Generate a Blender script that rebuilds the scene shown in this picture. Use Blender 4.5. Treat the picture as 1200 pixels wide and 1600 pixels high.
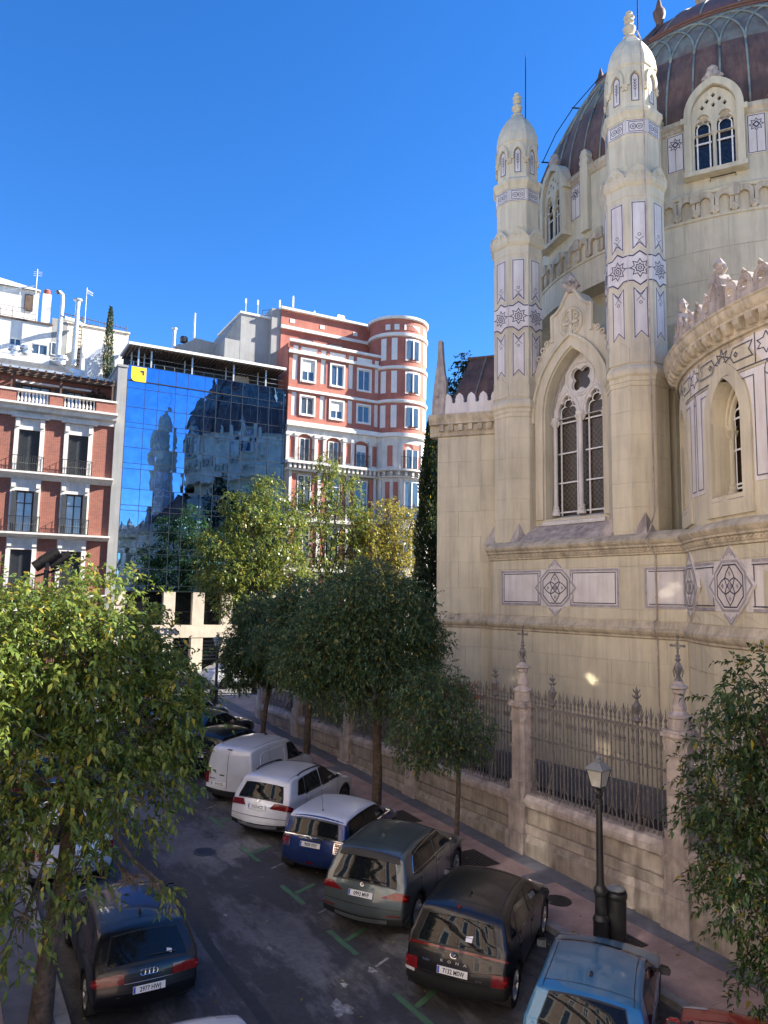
import bpy, bmesh, math, random
import numpy as np
from mathutils import Vector, Matrix
from mathutils.geometry import tessellate_polygon
R = math.radians
sc = bpy.context.scene
for o in list(bpy.data.objects): bpy.data.objects.remove(o)
col = sc.collection
random.seed(7)
# ---------------------------------------------------------------- camera
HEAD, PITCH, ROLL, CZ, FPX = R(31.2), R(6.56), R(.97), 7.5, 1160.0
fw = Vector((math.sin(HEAD)*math.cos(PITCH), math.cos(HEAD)*math.cos(PITCH), math.sin(PITCH)))
rt = Vector((math.cos(HEAD), -math.sin(HEAD), 0)); up = rt.cross(fw)
RT = rt*math.cos(ROLL) + up*math.sin(ROLL); UP = up*math.cos(ROLL) - rt*math.sin(ROLL)
cd = bpy.data.cameras.new('camera'); cam = bpy.data.objects.new('camera', cd); col.objects.link(cam)
cd.sensor_fit = 'VERTICAL'; cd.sensor_height = 24; cd.lens = 24*FPX/1600; cd.clip_start = .1; cd.clip_end = 3000
m = Matrix.Identity(4)
for i in range(3): m[i][0], m[i][1], m[i][2] = RT[i], UP[i], -fw[i]
m[0][3], m[1][3], m[2][3] = 0, 0, CZ
cam.matrix_world = m; sc.camera = cam
# ---------------------------------------------------------------- light
SUN_EL = R(31); SUN_V = Vector((math.cos(R(21))*math.cos(SUN_EL), -math.sin(R(21))*math.cos(SUN_EL), math.sin(SUN_EL)))
w = bpy.data.worlds.new('World'); sc.world = w; w.use_nodes = True
nt = w.node_tree; bg = nt.nodes['Background']; sky = nt.nodes.new('ShaderNodeTexSky')
sky.sky_type = 'NISHITA'; sky.sun_disc = False; sky.sun_elevation = SUN_EL
sky.sun_rotation = math.atan2(SUN_V.x, SUN_V.y)
sky.altitude = 650; sky.air_density = 1.0; sky.dust_density = .0; sky.ozone_density = 6.0
hs = nt.nodes.new('ShaderNodeHueSaturation'); hs.inputs['Saturation'].default_value = 1.2; hs.inputs['Hue'].default_value = .507; nt.links.new(sky.outputs[0], hs.inputs['Color'])
nt.links.new(hs.outputs[0], bg.inputs[0]); bg.inputs[1].default_value = .075
sd = bpy.data.lights.new('sun', 'SUN'); so = bpy.data.objects.new('sun', sd); col.objects.link(so)
sd.energy = 5.0; sd.angle = R(.5); sd.color = (1, .93, .82)
so.rotation_euler = SUN_V.to_track_quat('Z', 'Y').to_euler()
sc.view_settings.view_transform = 'Standard'; sc.view_settings.look = 'None'
sc.view_settings.exposure = 2.0; sc.view_settings.gamma = 1; sc.view_settings.use_curve_mapping = False
sc.render.engine = 'CYCLES'; sc.cycles.use_denoising = True; sc.cycles.max_bounces = 8
sc.cycles.diffuse_bounces = 4; sc.cycles.glossy_bounces = 4; sc.cycles.transmission_bounces = 4
sc.cycles.caustics_reflective = True; sc.cycles.blur_glossy = 0.0; sc.cycles.use_guiding = True; sc.cycles.use_surface_guiding = True; sc.cycles.use_volume_guiding = False; sc.cycles.guiding_training_samples = 128; sc.cycles.surface_guiding_probability = .6; sc.cycles.caustics_refractive = False
# ---------------------------------------------------------------- ground height
SL = .0435
def gz(x, y): return SL*min(y, 52.0)
# ---------------------------------------------------------------- materials
def mat(name, c, rough=.8, var=.18, scale=3., bump=0., bscale=25., metal=0., streak=0., c2=None, rnd=.0, coat=0., spec=.5, world=False):
    m = bpy.data.materials.new(name); m.use_nodes = True; t = m.node_tree; N = t.nodes.new; Lk = t.links.new
    b = t.nodes['Principled BSDF']; b.inputs['Roughness'].default_value = rough; b.inputs['Metallic'].default_value = metal
    b.inputs['Coat Weight'].default_value = coat; b.inputs['Coat Roughness'].default_value = .04
    b.inputs['Specular IOR Level'].default_value = spec
    tc = N('ShaderNodeTexCoord'); oi = N('ShaderNodeObjectInfo')
    ad = N('ShaderNodeVectorMath'); ad.operation = 'MULTIPLY_ADD'; Lk(oi.outputs['Random'], ad.inputs[0]); ad.inputs[1].default_value = (37, 53, 71); Lk(tc.outputs['Object'], ad.inputs[2])
    vec = ad.outputs[0]
    if world: gp = N('ShaderNodeNewGeometry'); vec = gp.outputs['Position']
    n1 = N('ShaderNodeTexNoise'); n1.inputs['Scale'].default_value = scale; n1.inputs['Detail'].default_value = 7; n1.inputs['Roughness'].default_value = .62; Lk(vec, n1.inputs['Vector'])
    c = tuple(c); lo = c2 if c2 else tuple(max(0, x*(1-var*1.6)) for x in c); hi = tuple(min(1, x*(1+var*.7)) for x in c)
    cr = N('ShaderNodeValToRGB'); cr.color_ramp.elements[0].position = .33; cr.color_ramp.elements[1].position = .68
    cr.color_ramp.elements[0].color = (*lo, 1); cr.color_ramp.elements[1].color = (*hi, 1); Lk(n1.outputs['Fac'], cr.inputs[0])
    out = cr.outputs[0]
    if streak:
        mp = N('ShaderNodeMapping'); mp.inputs['Scale'].default_value = (2.6, 2.6, .22); Lk(vec, mp.inputs[0])
        n2 = N('ShaderNodeTexNoise'); n2.inputs['Scale'].default_value = 1.6; n2.inputs['Detail'].default_value = 8; n2.inputs['Roughness'].default_value = .7; Lk(mp.outputs[0], n2.inputs['Vector'])
        r2 = N('ShaderNodeValToRGB'); r2.color_ramp.elements[0].position = .34; r2.color_ramp.elements[1].position = .56
        k = 1-streak; r2.color_ramp.elements[0].color = (k*.94, k*.93, k*.95, 1); r2.color_ramp.elements[1].color = (1, 1, 1, 1); Lk(n2.outputs['Fac'], r2.inputs[0])
        mx = N('ShaderNodeMixRGB'); mx.blend_type = 'MULTIPLY'; mx.inputs[0].default_value = 1; Lk(out, mx.inputs[1]); Lk(r2.outputs[0], mx.inputs[2]); out = mx.outputs[0]
    if rnd:
        ma = N('ShaderNodeMath'); ma.operation = 'MULTIPLY_ADD'; Lk(oi.outputs['Random'], ma.inputs[0]); ma.inputs[1].default_value = 2*rnd; ma.inputs[2].default_value = 1-rnd
        hs = N('ShaderNodeHueSaturation'); Lk(out, hs.inputs['Color']); Lk(ma.outputs[0], hs.inputs['Value']); out = hs.outputs[0]
    Lk(out, b.inputs['Base Color'])
    if bump:
        n3 = N('ShaderNodeTexNoise'); n3.inputs['Scale'].default_value = bscale; n3.inputs['Detail'].default_value = 6; Lk(vec, n3.inputs['Vector'])
        bp = N('ShaderNodeBump'); bp.inputs['Strength'].default_value = bump; bp.inputs['Distance'].default_value = .02; Lk(n3.outputs['Fac'], bp.inputs['Height']); Lk(bp.outputs[0], b.inputs['Normal'])
    return m
def brickmat(name, c1, c2, mortar, sx=1.0):
    m = mat(name, c1, .9, .2, 1.5, 0); t = m.node_tree; b = t.nodes['Principled BSDF']; N = t.nodes.new; Lk = t.links.new
    src = b.inputs['Base Color'].links[0].from_socket
    tc = N('ShaderNodeTexCoord'); sp = N('ShaderNodeSeparateXYZ'); cb = N('ShaderNodeCombineXYZ'); Lk(tc.outputs['Object'], sp.inputs[0])
    ad = N('ShaderNodeMath'); Lk(sp.outputs[0], ad.inputs[0]); Lk(sp.outputs[1], ad.inputs[1]); Lk(ad.outputs[0], cb.inputs[0]); Lk(sp.outputs[2], cb.inputs[1])
    br = N('ShaderNodeTexBrick'); br.inputs['Scale'].default_value = 1; br.inputs['Brick Width'].default_value = .26*sx; br.inputs['Row Height'].default_value = .075*sx
    br.inputs['Mortar Size'].default_value = .009*sx; br.inputs['Color1'].default_value = (*c1, 1); br.inputs['Color2'].default_value = (*c2, 1); br.inputs['Mortar'].default_value = (*mortar, 1)
    Lk(cb.outputs[0], br.inputs['Vector'])
    mx = N('ShaderNodeMixRGB'); mx.blend_type = 'MIX'; mx.inputs[0].default_value = .8; Lk(src, mx.inputs[1]); Lk(br.outputs[0], mx.inputs[2]); Lk(mx.outputs[0], b.inputs['Base Color'])
    bp = N('ShaderNodeBump'); bp.invert = True; bp.inputs['Strength'].default_value = .5; bp.inputs['Distance'].default_value = .01; Lk(br.outputs['Fac'], bp.inputs['Height']); Lk(bp.outputs[0], b.inputs['Normal'])
    return m
def leafmat(name, dark, mid, lite, yellow=.04, rough=.42):
    m = bpy.data.materials.new(name); m.use_nodes = True; t = m.node_tree; N = t.nodes.new; Lk = t.links.new
    b = t.nodes['Principled BSDF']; b.inputs['Roughness'].default_value = rough
    g = N('ShaderNodeNewGeometry'); cr = N('ShaderNodeValToRGB'); e = cr.color_ramp.elements
    e[0].color = (*dark, 1); e[1].position = .55; e[1].color = (*mid, 1)
    q = e.new(.9); q.color = (*lite, 1); q = e.new(1-yellow*.6); q.color = (.30, .24, .03, 1)
    Lk(g.outputs['Random Per Island'], cr.inputs[0]); Lk(cr.outputs[0], b.inputs['Base Color'])
    tr = N('ShaderNodeBsdfTranslucent'); hs = N('ShaderNodeHueSaturation'); hs.inputs['Value'].default_value = 1.7; hs.inputs['Hue'].default_value = .485; Lk(cr.outputs[0], hs.inputs['Color']); Lk(hs.outputs[0], tr.inputs['Color'])
    mx = N('ShaderNodeMixShader'); mx.inputs[0].default_value = .35; Lk(b.outputs[0], mx.inputs[1]); Lk(tr.outputs[0], mx.inputs[2])
    Lk(mx.outputs[0], t.nodes['Material Output'].inputs[0]); return m
def glassmat(name, c, rough=.03, wob=0., spec=.8, metal=0.):
    m = mat(name, c, rough, .12, 2., 0, spec=spec, metal=metal)
    if wob:
        t = m.node_tree; b = t.nodes['Principled BSDF']; N = t.nodes.new
        tc = N('ShaderNodeTexCoord'); oi = N('ShaderNodeObjectInfo'); ad = N('ShaderNodeVectorMath'); ad.operation = 'MULTIPLY_ADD'
        t.links.new(oi.outputs['Random'], ad.inputs[0]); ad.inputs[1].default_value = (91, 17, 43); t.links.new(tc.outputs['Object'], ad.inputs[2])
        n = N('ShaderNodeTexNoise'); n.inputs['Scale'].default_value = 1.1; n.inputs['Detail'].default_value = 1.5; t.links.new(ad.outputs[0], n.inputs['Vector'])
        bp = N('ShaderNodeBump'); bp.inputs['Strength'].default_value = wob; bp.inputs['Distance'].default_value = .05; t.links.new(n.outputs['Fac'], bp.inputs['Height']); t.links.new(bp.outputs[0], b.inputs['Normal'])
    return m
M = {}
M['stone'] = mat('church_stone', (.605, .55, .405), .88, .10, .55, .25, 30, streak=.17, rnd=.022, world=True)
M['stone2'] = mat('church_stone_moulding', (.55, .48, .355), .9, .18, 2.2, .4, 18, streak=.34, world=True)
M['stone3'] = mat('carved_pinkish_stone', (.48, .42, .37), .9, .24, 2.5, .6, 12, streak=.36)
M['marble'] = mat('marble_panel', (.66, .635, .61), .6, .1, 1.0, 0, streak=.15, c2=(.60, .55, .51), rnd=.04, world=True)
M['inlay'] = mat('dark_inlay', (.055, .05, .085), .6, .2, 4)
M['inlay2'] = mat('grey_inlay', (.36, .33, .345), .6, .2, 4)
M['copper'] = mat('brown_copper', (.19, .105, .07), .7, .35, .7, .15, 5, streak=.35, metal=.0, c2=(.095, .062, .05))
M['copper2'] = mat('green_copper', (.19, .205, .16), .7, .3, .9, .15, 5, streak=.3, c2=(.16, .11, .08))
M['copper3'] = mat('reddish_copper', (.22, .09, .06), .7, .35, .8, .15, 5, streak=.3, c2=(.13, .075, .055))
M['seam'] = mat('patinated_seam', (.26, .28, .23), .6, .3, 2, 0)
M['leaded'] = mat('leaded_dark_glass', (.022, .019, .016), .25, .6, 14, .35, 22, c2=(.055, .036, .018))
M['bluelead'] = mat('dark_blue_leaded_glass', (.012, .017, .03), .25, .5, 10, .3, 22)
M['whitebar'] = mat('white_painted_bar', (.74, .73, .70), .6, .1, 5)
M['iron'] = mat('rusty_grey_iron', (.20, .185, .18), .6, .3, 12, .3, 40, metal=.3)
M['granite'] = mat('fence_granite', (.385, .335, .285), .85, .2, 2.5, .5, 40, streak=.35, rnd=.10)
M['granite2'] = mat('fence_pier_granite', (.50, .43, .385), .85, .22, 3, .5, 40, streak=.35, rnd=.04)
M['blackmetal'] = mat('black_cast_iron', (.018, .019, .021), .42, .2, 6, .1, 30)
M['lampglass'] = mat('opal_lamp_glass', (.42, .42, .39), .3, .1, 6)
M['lamproof'] = mat('grey_lamp_hood', (.20, .21, .21), .45, .15, 6)
M['bark'] = mat('bark', (.12, .088, .062), .95, .35, 9, .9, 30, streak=.4)
M['white'] = mat('white_render', (.64, .63, .60), .85, .07, 1.2, .1, 40, streak=.08)
M['cream'] = mat('cream_render', (.68, .60, .47), .9, .1, 1, .1, 40, streak=.15)
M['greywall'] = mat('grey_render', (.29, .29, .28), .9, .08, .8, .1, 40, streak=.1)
M['redwall'] = mat('red_render', (.41, .145, .105), .9, .12, 1.2, .1, 40, streak=.1)
M['trim'] = mat('white_trim', (.70, .68, .645), .8, .06, 2, 0)
M['brick'] = brickmat('red_brick', (.28, .085, .052), (.18, .055, .04), (.34, .24, .19))
M['brickdark'] = brickmat('warm_brick', (.52, .37, .28), (.45, .31, .22), (.6, .5, .4))
M['limewhite'] = mat('white_limestone', (.66, .63, .58), .85, .1, 1.5, .1, 30, streak=.14)
M['travert'] = mat('travertine', (.58, .50, .40), .85, .1, 1.5, .2, 25, streak=.1)
M['shutter'] = mat('dark_shutter', (.03, .036, .042), .6, .2, 5)
M['pane'] = glassmat('window_glass', (.05, .08, .12), .03, .05, 1.0)
M['suncoat'] = glassmat('sun_coated_glass', (.80, .77, .70), .018, .010, 1.0, metal=1.0)
M['skypane'] = glassmat('painted_sky_glass', (.30, .42, .52), .03, .05, 1.0)  # bright sky reflection painted into the base colour of the panes
M['mirror'] = glassmat('blue_mirror_glass', (.21, .42, .74), .015, .07, 1.0, metal=1.0)
M['mullion'] = mat('dark_mullion', (.06, .075, .095), .4, .1, 6, metal=.5)
M['steel'] = mat('galvanised_steel', (.55, .56, .57), .4, .12, 5, metal=.6)
M['yellow'] = mat('yellow_sign', (.80, .58, .02), .5, .05, 3)
M['navy'] = mat('dark_navy_print', (.03, .04, .08), .6, .05, 3)
M['wood'] = mat('brown_slats', (.10, .065, .045), .8, .3, 5)
M['asphalt'] = mat('asphalt', (.13, .127, .132), .85, .3, .55, .5, 90, c2=(.085, .084, .09))
def wear(m, sc_, lo, hi, k, stretch=(1, .35, 1)):
    t = m.node_tree; b = t.nodes['Principled BSDF']; N = t.nodes.new; src = b.inputs['Base Color'].links[0].from_socket
    tc = N('ShaderNodeTexCoord'); mp = N('ShaderNodeMapping'); mp.inputs['Scale'].default_value = stretch; n = N('ShaderNodeTexNoise'); n.inputs['Scale'].default_value = sc_; n.inputs['Detail'].default_value = 11; n.inputs['Roughness'].default_value = .72
    t.links.new(tc.outputs['Object'], mp.inputs[0]); t.links.new(mp.outputs[0], n.inputs['Vector']); r = N('ShaderNodeValToRGB'); r.color_ramp.elements[0].position = lo; r.color_ramp.elements[1].position = hi
    r.color_ramp.elements[0].color = (k, k, k*1.03, 1); r.color_ramp.elements[1].color = (1, 1, 1, 1); t.links.new(n.outputs['Fac'], r.inputs[0])
    mx = N('ShaderNodeMixRGB'); mx.blend_type = 'MULTIPLY'; mx.inputs[0].default_value = 1; t.links.new(src, mx.inputs[1]); t.links.new(r.outputs[0], mx.inputs[2]); t.links.new(mx.outputs[0], b.inputs['Base Color'])
M['seamtar'] = mat('dark_tar', (.026, .026, .028), .7, .2, 5, .2, 60)
M['pave'] = mat('pink_paving', (.42, .295, .25), .88, .16, 1.3, .3, 45, rnd=.04)
M['pavegrey'] = mat('grey_granite_paving', (.16, .16, .175), .85, .18, 2.2, .3, 45, rnd=.06)
M['kerb'] = mat('granite_kerb', (.30, .295, .29), .85, .18, 4, .3, 50, rnd=.1)
M['green'] = mat('worn_green_paint', (.045, .15, .065), .8, .3, 5, .3, 60, c2=(.06, .09, .065))
M['rwhite'] = mat('worn_white_paint', (.26, .26, .26), .8, .3, 9, .3, 60, c2=(.045, .045, .047))
M['earth'] = mat('dark_earth', (.05, .038, .03), .95, .4, 14, .9, 30)
M['plastic'] = mat('black_plastic', (.016, .016, .017), .55, .15, 8)
M['tyre'] = mat('tyre_rubber', (.018, .018, .018), .85, .2, 10)
M['rim'] = mat('alloy', (.50, .50, .51), .3, .06, 6, metal=.9)
M['rimdark'] = mat('dark_alloy', (.10, .10, .105), .35, .06, 6, metal=.8)
M['cglass'] = mat('car_glass', (.008, .010, .012), .03, .1, 3, spec=.34)
M['tail'] = mat('red_lamp', (.17, .008, .010), .15, .25, 18, coat=.6)
M['tail2'] = mat('bright_red_lamp', (.5, .025, .02), .2, .1, 18, coat=.6)
M['clear'] = mat('clear_lamp', (.60, .60, .62), .15, .1, 18, coat=.6)
M['plate'] = mat('plate_white', (.72, .72, .70), .5, .05, 9)
M['plateblue'] = mat('plate_blue', (.03, .08, .42), .5, .05, 9)
M['ink'] = mat('black_lettering', (.012, .012, .014), .6, .05, 9)
M['chrome'] = mat('chrome', (.72, .72, .73), .12, .05, 5, metal=1.)
M['paper'] = mat('white_paper', (.8, .8, .8), .7, .05, 9)
M['leafL'] = leafmat('privet_leaf', (.05, .086, .02), (.10, .155, .03), (.19, .24, .05), .025)
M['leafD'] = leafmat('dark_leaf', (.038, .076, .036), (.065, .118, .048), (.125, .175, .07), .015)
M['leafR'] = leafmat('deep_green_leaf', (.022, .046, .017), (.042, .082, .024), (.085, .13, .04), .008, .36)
M['leafY'] = leafmat('autumn_leaf', (.055, .09, .022), (.10, .15, .03), (.2, .22, .04), .04)
M['leafY2'] = leafmat('yellow_autumn_leaf', (.12, .13, .022), (.2, .19, .03), (.32, .27, .04), .08)
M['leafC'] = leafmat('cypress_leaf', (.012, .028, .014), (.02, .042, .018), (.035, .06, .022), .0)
M['leafO'] = leafmat('orange_leaf', (.24, .07, .02), (.34, .10, .03), (.4, .16, .04), .0)
wear(M['asphalt'], .9, .46, .54, .40); wear(M['asphalt'], 7, .40, .60, .72, (1, 1, 1)); wear(M['pave'], 2.2, .38, .55, .78, (1, 1, 1)); wear(M['copper'], .55, .42, .56, .6, (1, 1, .4))
# ---------------------------------------------------------------- mesh builder
class MB:
    def __init__(s): s.v = []; s.f = []
    def add(s, vs, fs):
        b = len(s.v); s.v += [(float(p[0]), float(p[1]), float(p[2])) for p in vs]; s.f += [tuple(i+b for i in f) for f in fs]; return s
    def box(s, x0, x1, y0, y1, z0, z1):
        return s.add([(x0,y0,z0),(x1,y0,z0),(x1,y1,z0),(x0,y1,z0),(x0,y0,z1),(x1,y0,z1),(x1,y1,z1),(x0,y1,z1)],
              [(0,3,2,1),(4,5,6,7),(0,1,5,4),(1,2,6,5),(2,3,7,6),(3,0,4,7)])
    def cbox(s, x0, x1, y0, y1, z0, z1, c=.006):   # box with chamfered front edge (towards -y)
        return s.add([(x0,y1,z0),(x1,y1,z0),(x1,y1,z1),(x0,y1,z1),(x0,y0+c,z0),(x1,y0+c,z0),(x1,y0+c,z1),(x0,y0+c,z1),(x0+c,y0,z0+c),(x1-c,y0,z0+c),(x1-c,y0,z1-c),(x0+c,y0,z1-c)],
              [(0,1,5,4),(1,2,6,5),(2,3,7,6),(3,0,4,7),(4,5,9,8),(5,6,10,9),(6,7,11,10),(7,4,8,11),(8,9,10,11)])
    def prism(s, outer, d0, d1, holes=(), mp=None):
        mp = mp or (lambda u, z, d: (u, d, z))
        loops = [list(outer)] + [list(h) for h in holes]; tri = tessellate_polygon([[Vector((p[0], p[1], 0)) for p in l] for l in loops])
        flat = [p for l in loops for p in l]; n = len(flat)
        vs = [mp(p[0], p[1], d0) for p in flat] + [mp(p[0], p[1], d1) for p in flat]
        fs = [tuple(t) for t in tri] + [tuple(i+n for i in reversed(t)) for t in tri]
        k = 0
        for l in loops:
            for i in range(len(l)): j = (i+1) % len(l); fs.append((k+i, k+j, k+j+n, k+i+n))
            k += len(l)
        return s.add(vs, fs)
    def lathe(s, prof, n=16, c=(0, 0), a0=0., a1=2*math.pi, off=0., cap=True):
        full = abs(a1-a0-2*math.pi) < 1e-6; m = n if full else n+1
        vs = []; fs = []
        for (r, z) in prof:
            for i in range(m):
                a = a0+off+(a1-a0)*i/n; vs.append((c[0]+r*math.cos(a), c[1]+r*math.sin(a), z))
        for k in range(len(prof)-1):
            for i in range(n):
                j = (i+1) % m; fs.append((k*m+i, k*m+j, (k+1)*m+j, (k+1)*m+i))
        if full and cap:
            fs.append(tuple(range(m-1, -1, -1))); b = (len(prof)-1)*m; fs.append(tuple(range(b, b+m)))
        return s.add(vs, fs)
    def tube(s, path, r, n=6, cap=True):
        P = [Vector(p) for p in path]; rs = r if isinstance(r, (list, tuple)) else [r]*len(P); vs = []; fs = []
        prev = None
        for i, p in enumerate(P):
            d = (P[min(i+1, len(P)-1)]-P[max(i-1, 0)]); d = d.normalized() if d.length > 1e-9 else Vector((0,0,1))
            a = prev if prev is not None else (Vector((1,0,0)) if abs(d.x) < .8 else Vector((0,1,0)))
            a = (a - d*a.dot(d)); a = a.normalized() if a.length > 1e-6 else d.orthogonal().normalized(); prev = a; b = d.cross(a)
            for k in range(n): t = 2*math.pi*k/n; vs.append(p+(a*math.cos(t)+b*math.sin(t))*rs[i])
        for i in range(len(P)-1):
            for k in range(n): j = (k+1) % n; fs.append((i*n+k, i*n+j, (i+1)*n+j, (i+1)*n+k))
        if cap: fs.append(tuple(range(n-1, -1, -1))); b = (len(P)-1)*n; fs.append(tuple(range(b, b+n)))
        return s.add(vs, fs)
    def strip(s, pts, w, d=-.004, closed=False, mp=None):
        sub = mp is not None; mp = mp or (lambda u, z, d: (u, d, z))
        if sub:
            q = []; m_ = len(pts)
            for i in range(m_ if closed else m_-1):
                a, b = pts[i], pts[(i+1) % m_]; k = max(1, int(abs(b[0]-a[0])/.12)); q += [(a[0]+(b[0]-a[0])*t/k, a[1]+(b[1]-a[1])*t/k) for t in range(k)]
            pts = q if closed else q+[pts[-1]]
        n = len(pts); L_ = []; R_ = []
        for i in range(n):
            p = Vector(pts[i][:2]); a = Vector(pts[(i-1) % n][:2]) if (closed or i > 0) else None; b = Vector(pts[(i+1) % n][:2]) if (closed or i < n-1) else None
            t1 = (p-a).normalized() if a is not None and (p-a).length > 1e-9 else None; t2 = (b-p).normalized() if b is not None and (b-p).length > 1e-9 else None
            t1 = t1 or t2; t2 = t2 or t1; t = (t1+t2); t = t.normalized() if t.length > 1e-6 else t1
            nn = Vector((-t.y, t.x)); k = 1/max(.4, nn.dot(Vector((-t1.y, t1.x)))); L_.append(p+nn*w/2*k); R_.append(p-nn*w/2*k)
        vs = [mp(p.x, p.y, d) for p in L_]+[mp(p.x, p.y, d) for p in R_]; fs = []
        for i in range(n if closed else n-1): j = (i+1) % n; fs.append((i, n+i, n+j, j))
        return s.add(vs, fs)
    def mesh(s, name, m, smooth=False, recalc=True):
        me = bpy.data.meshes.new(name); me.from_pydata(s.v, [], s.f); me.materials.append(M[m] if isinstance(m, str) else m)
        if recalc:
            b = bmesh.new(); b.from_mesh(me); bmesh.ops.recalc_face_normals(b, faces=b.faces); b.to_mesh(me); b.free()
        if smooth: me.shade_auto(smooth) if hasattr(me, 'shade_auto') else smooth_by_angle(me, smooth)
        return me
    def build(s, name, m, parent=None, loc=(0,0,0), rz=0., smooth=False, kind=None, recalc=True, label=None):
        return obj(name, s.mesh(name, m, smooth, recalc), parent, loc, rz, kind, label)
def smooth_by_angle(me, ang):
    if ang is True or ang > 3: 
        for p in me.polygons: p.use_smooth = True
        return
    for p in me.polygons: p.use_smooth = True
    b = bmesh.new(); b.from_mesh(me)
    for e in b.edges:
        if len(e.link_faces) != 2 or e.calc_face_angle(0) > ang: e.smooth = False
    b.to_mesh(me); b.free()
def obj(name, me, parent=None, loc=(0,0,0), rz=0., kind=None, label=None):
    o = bpy.data.objects.new(name, me); col.objects.link(o); o.location = loc
    if isinstance(rz, (tuple, list)): o.rotation_euler = rz
    else: o.rotation_euler = (0, 0, rz)
    if parent is not None: o.parent = parent
    if kind: o['kind'] = kind
    if label: o['label'] = label
    return o
def thing(name, label, cat, loc=(0,0,0), rz=0., group=None):
    o = obj(name, None, None, loc, rz); o.empty_display_size = .3; o['label'] = label; o['category'] = cat
    if group: o['group'] = group
    return o
def tag(o, label, cat, group=None):
    o['label'] = label; o['category'] = cat
    if group: o['group'] = group
    return o
def copy_tree(o, parent=None):
    c = o.copy(); col.objects.link(c)
    if parent is not None: c.parent = parent
    for ch in list(o.children): copy_tree(ch, c)
    return c
_bx = {}
def block(parent, w, h, m, loc, rz=0., d=.02, name='stone'):
    k = (round(w, 2), round(h, 2), m, d)
    if k not in _bx: _bx[k] = MB().cbox(-w/2+.003, w/2-.003, -d, .02, -h/2+.003, h/2-.003, .004).mesh(name, m)
    return obj(name, _bx[k], parent, loc, rz)
def arch(c, a, z0, h, n=10, flip=False):   # pointed arch outline from right springing over apex to left springing
    r = (a*a+h*h)/(2*a); th = math.asin(min(1, h/r)); out = []
    for i in range(n+1): t = th*i/n; out.append((c-(r-a)+r*math.cos(t)-0, z0+r*math.sin(t)))
    L_ = [(2*c-p[0], p[1]) for p in reversed(out[:-1])]
    return out+L_
def circ(cx, cz, r, n=16, a0=0, a1=2*math.pi, closed=True):
    m = n if closed else n+1
    return [(cx+r*math.cos(a0+(a1-a0)*i/n), cz+r*math.sin(a0+(a1-a0)*i/n)) for i in range(m)]
def wallholes(mb, x0, x1, z0, z1, holes, y=0., dep=.25):   # flat wall facing -y with rectangular recesses
    xs = sorted({x0, x1, *[h[0] for h in holes], *[h[1] for h in holes]}); zs = sorted({z0, z1, *[h[2] for h in holes], *[h[3] for h in holes]})
    for i in range(len(xs)-1):
        for j in range(len(zs)-1):
            cx, cz = (xs[i]+xs[i+1])/2, (zs[j]+zs[j+1])/2
            if any(h[0] < cx < h[1] and h[2] < cz < h[3] for h in holes): continue
            mb.add([(xs[i],y,zs[j]),(xs[i+1],y,zs[j]),(xs[i+1],y,zs[j+1]),(xs[i],y,zs[j+1])], [(0,1,2,3)])
    for (a, b, c, d) in holes:
        mb.add([(a,y,c),(b,y,c),(b,y,d),(a,y,d),(a,y+dep,c),(b,y+dep,c),(b,y+dep,d),(a,y+dep,d)], [(0,4,5,1),(1,5,6,2),(2,6,7,3),(3,7,4,0),(4,7,6,5)])
    return mb
_txt = {}
def text(s, size, m, parent, loc, rot, name='lettering', depth=.002, sx=1., align='CENTER'):
    k = (s, size, m, sx)
    if k not in _txt:
        cu = bpy.data.curves.new('lettering', 'FONT'); cu.body = s; cu.size = size; cu.extrude = depth; cu.offset = size*.022; cu.align_x = align; cu.align_y = 'CENTER'; cu.resolution_u = 3
        o = bpy.data.objects.new('t', cu); col.objects.link(o); dg = bpy.context.evaluated_depsgraph_get(); me = bpy.data.meshes.new_from_object(o.evaluated_get(dg))
        bpy.data.objects.remove(o); me.materials.clear(); me.materials.append(M[m])
        for v in me.vertices: v.co.x *= sx
        _txt[k] = me
    return obj(name, _txt[k], parent, loc, rot)
# ================================================================ GROUND, ROADS, PAVEMENTS
def sheet(name, m, x0, x1, y0, y1, dz, parent=None, kind='structure', nx=1, ny=12):
    mb = MB(); ys = sorted({y0, y1, *[y for y in np.linspace(y0, y1, ny+1)], *([52.0] if y0 < 52 < y1 else [])}); xs = list(np.linspace(x0, x1, nx+1))
    mb.add([(x, y, gz(x, y)+dz) for y in ys for x in xs], [(j*len(xs)+i, j*len(xs)+i+1, (j+1)*len(xs)+i+1, (j+1)*len(xs)+i) for j in range(len(ys)-1) for i in range(len(xs)-1)])
    return mb.build(name, m, parent, kind=kind)
def slab(name, m, x0, x1, y0, y1, top, th=.16, parent=None, g=.004):
    x0 += g; x1 -= g; y0 += g; y1 -= g; a, b = gz(0, y0)+top, gz(0, y1)+top
    return MB().add([(x0,y0,a-th),(x1,y0,a-th),(x1,y1,b-th),(x0,y1,b-th),(x0,y0,a),(x1,y0,a),(x1,y1,b),(x0,y1,b)],
        [(0,3,2,1),(4,5,6,7),(0,1,5,4),(1,2,6,5),(2,3,7,6),(3,0,4,7)]).build(name, m, parent)
sheet('ground', 'asphalt', -600, 600, -120, 900, -.03, ny=40)
road = sheet('road', 'asphalt', 2.45, 11.7, -25, 40, .0)
sheet('cross_street', 'asphalt', -60, 90, 40, 49.2, .0, ny=4)
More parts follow.
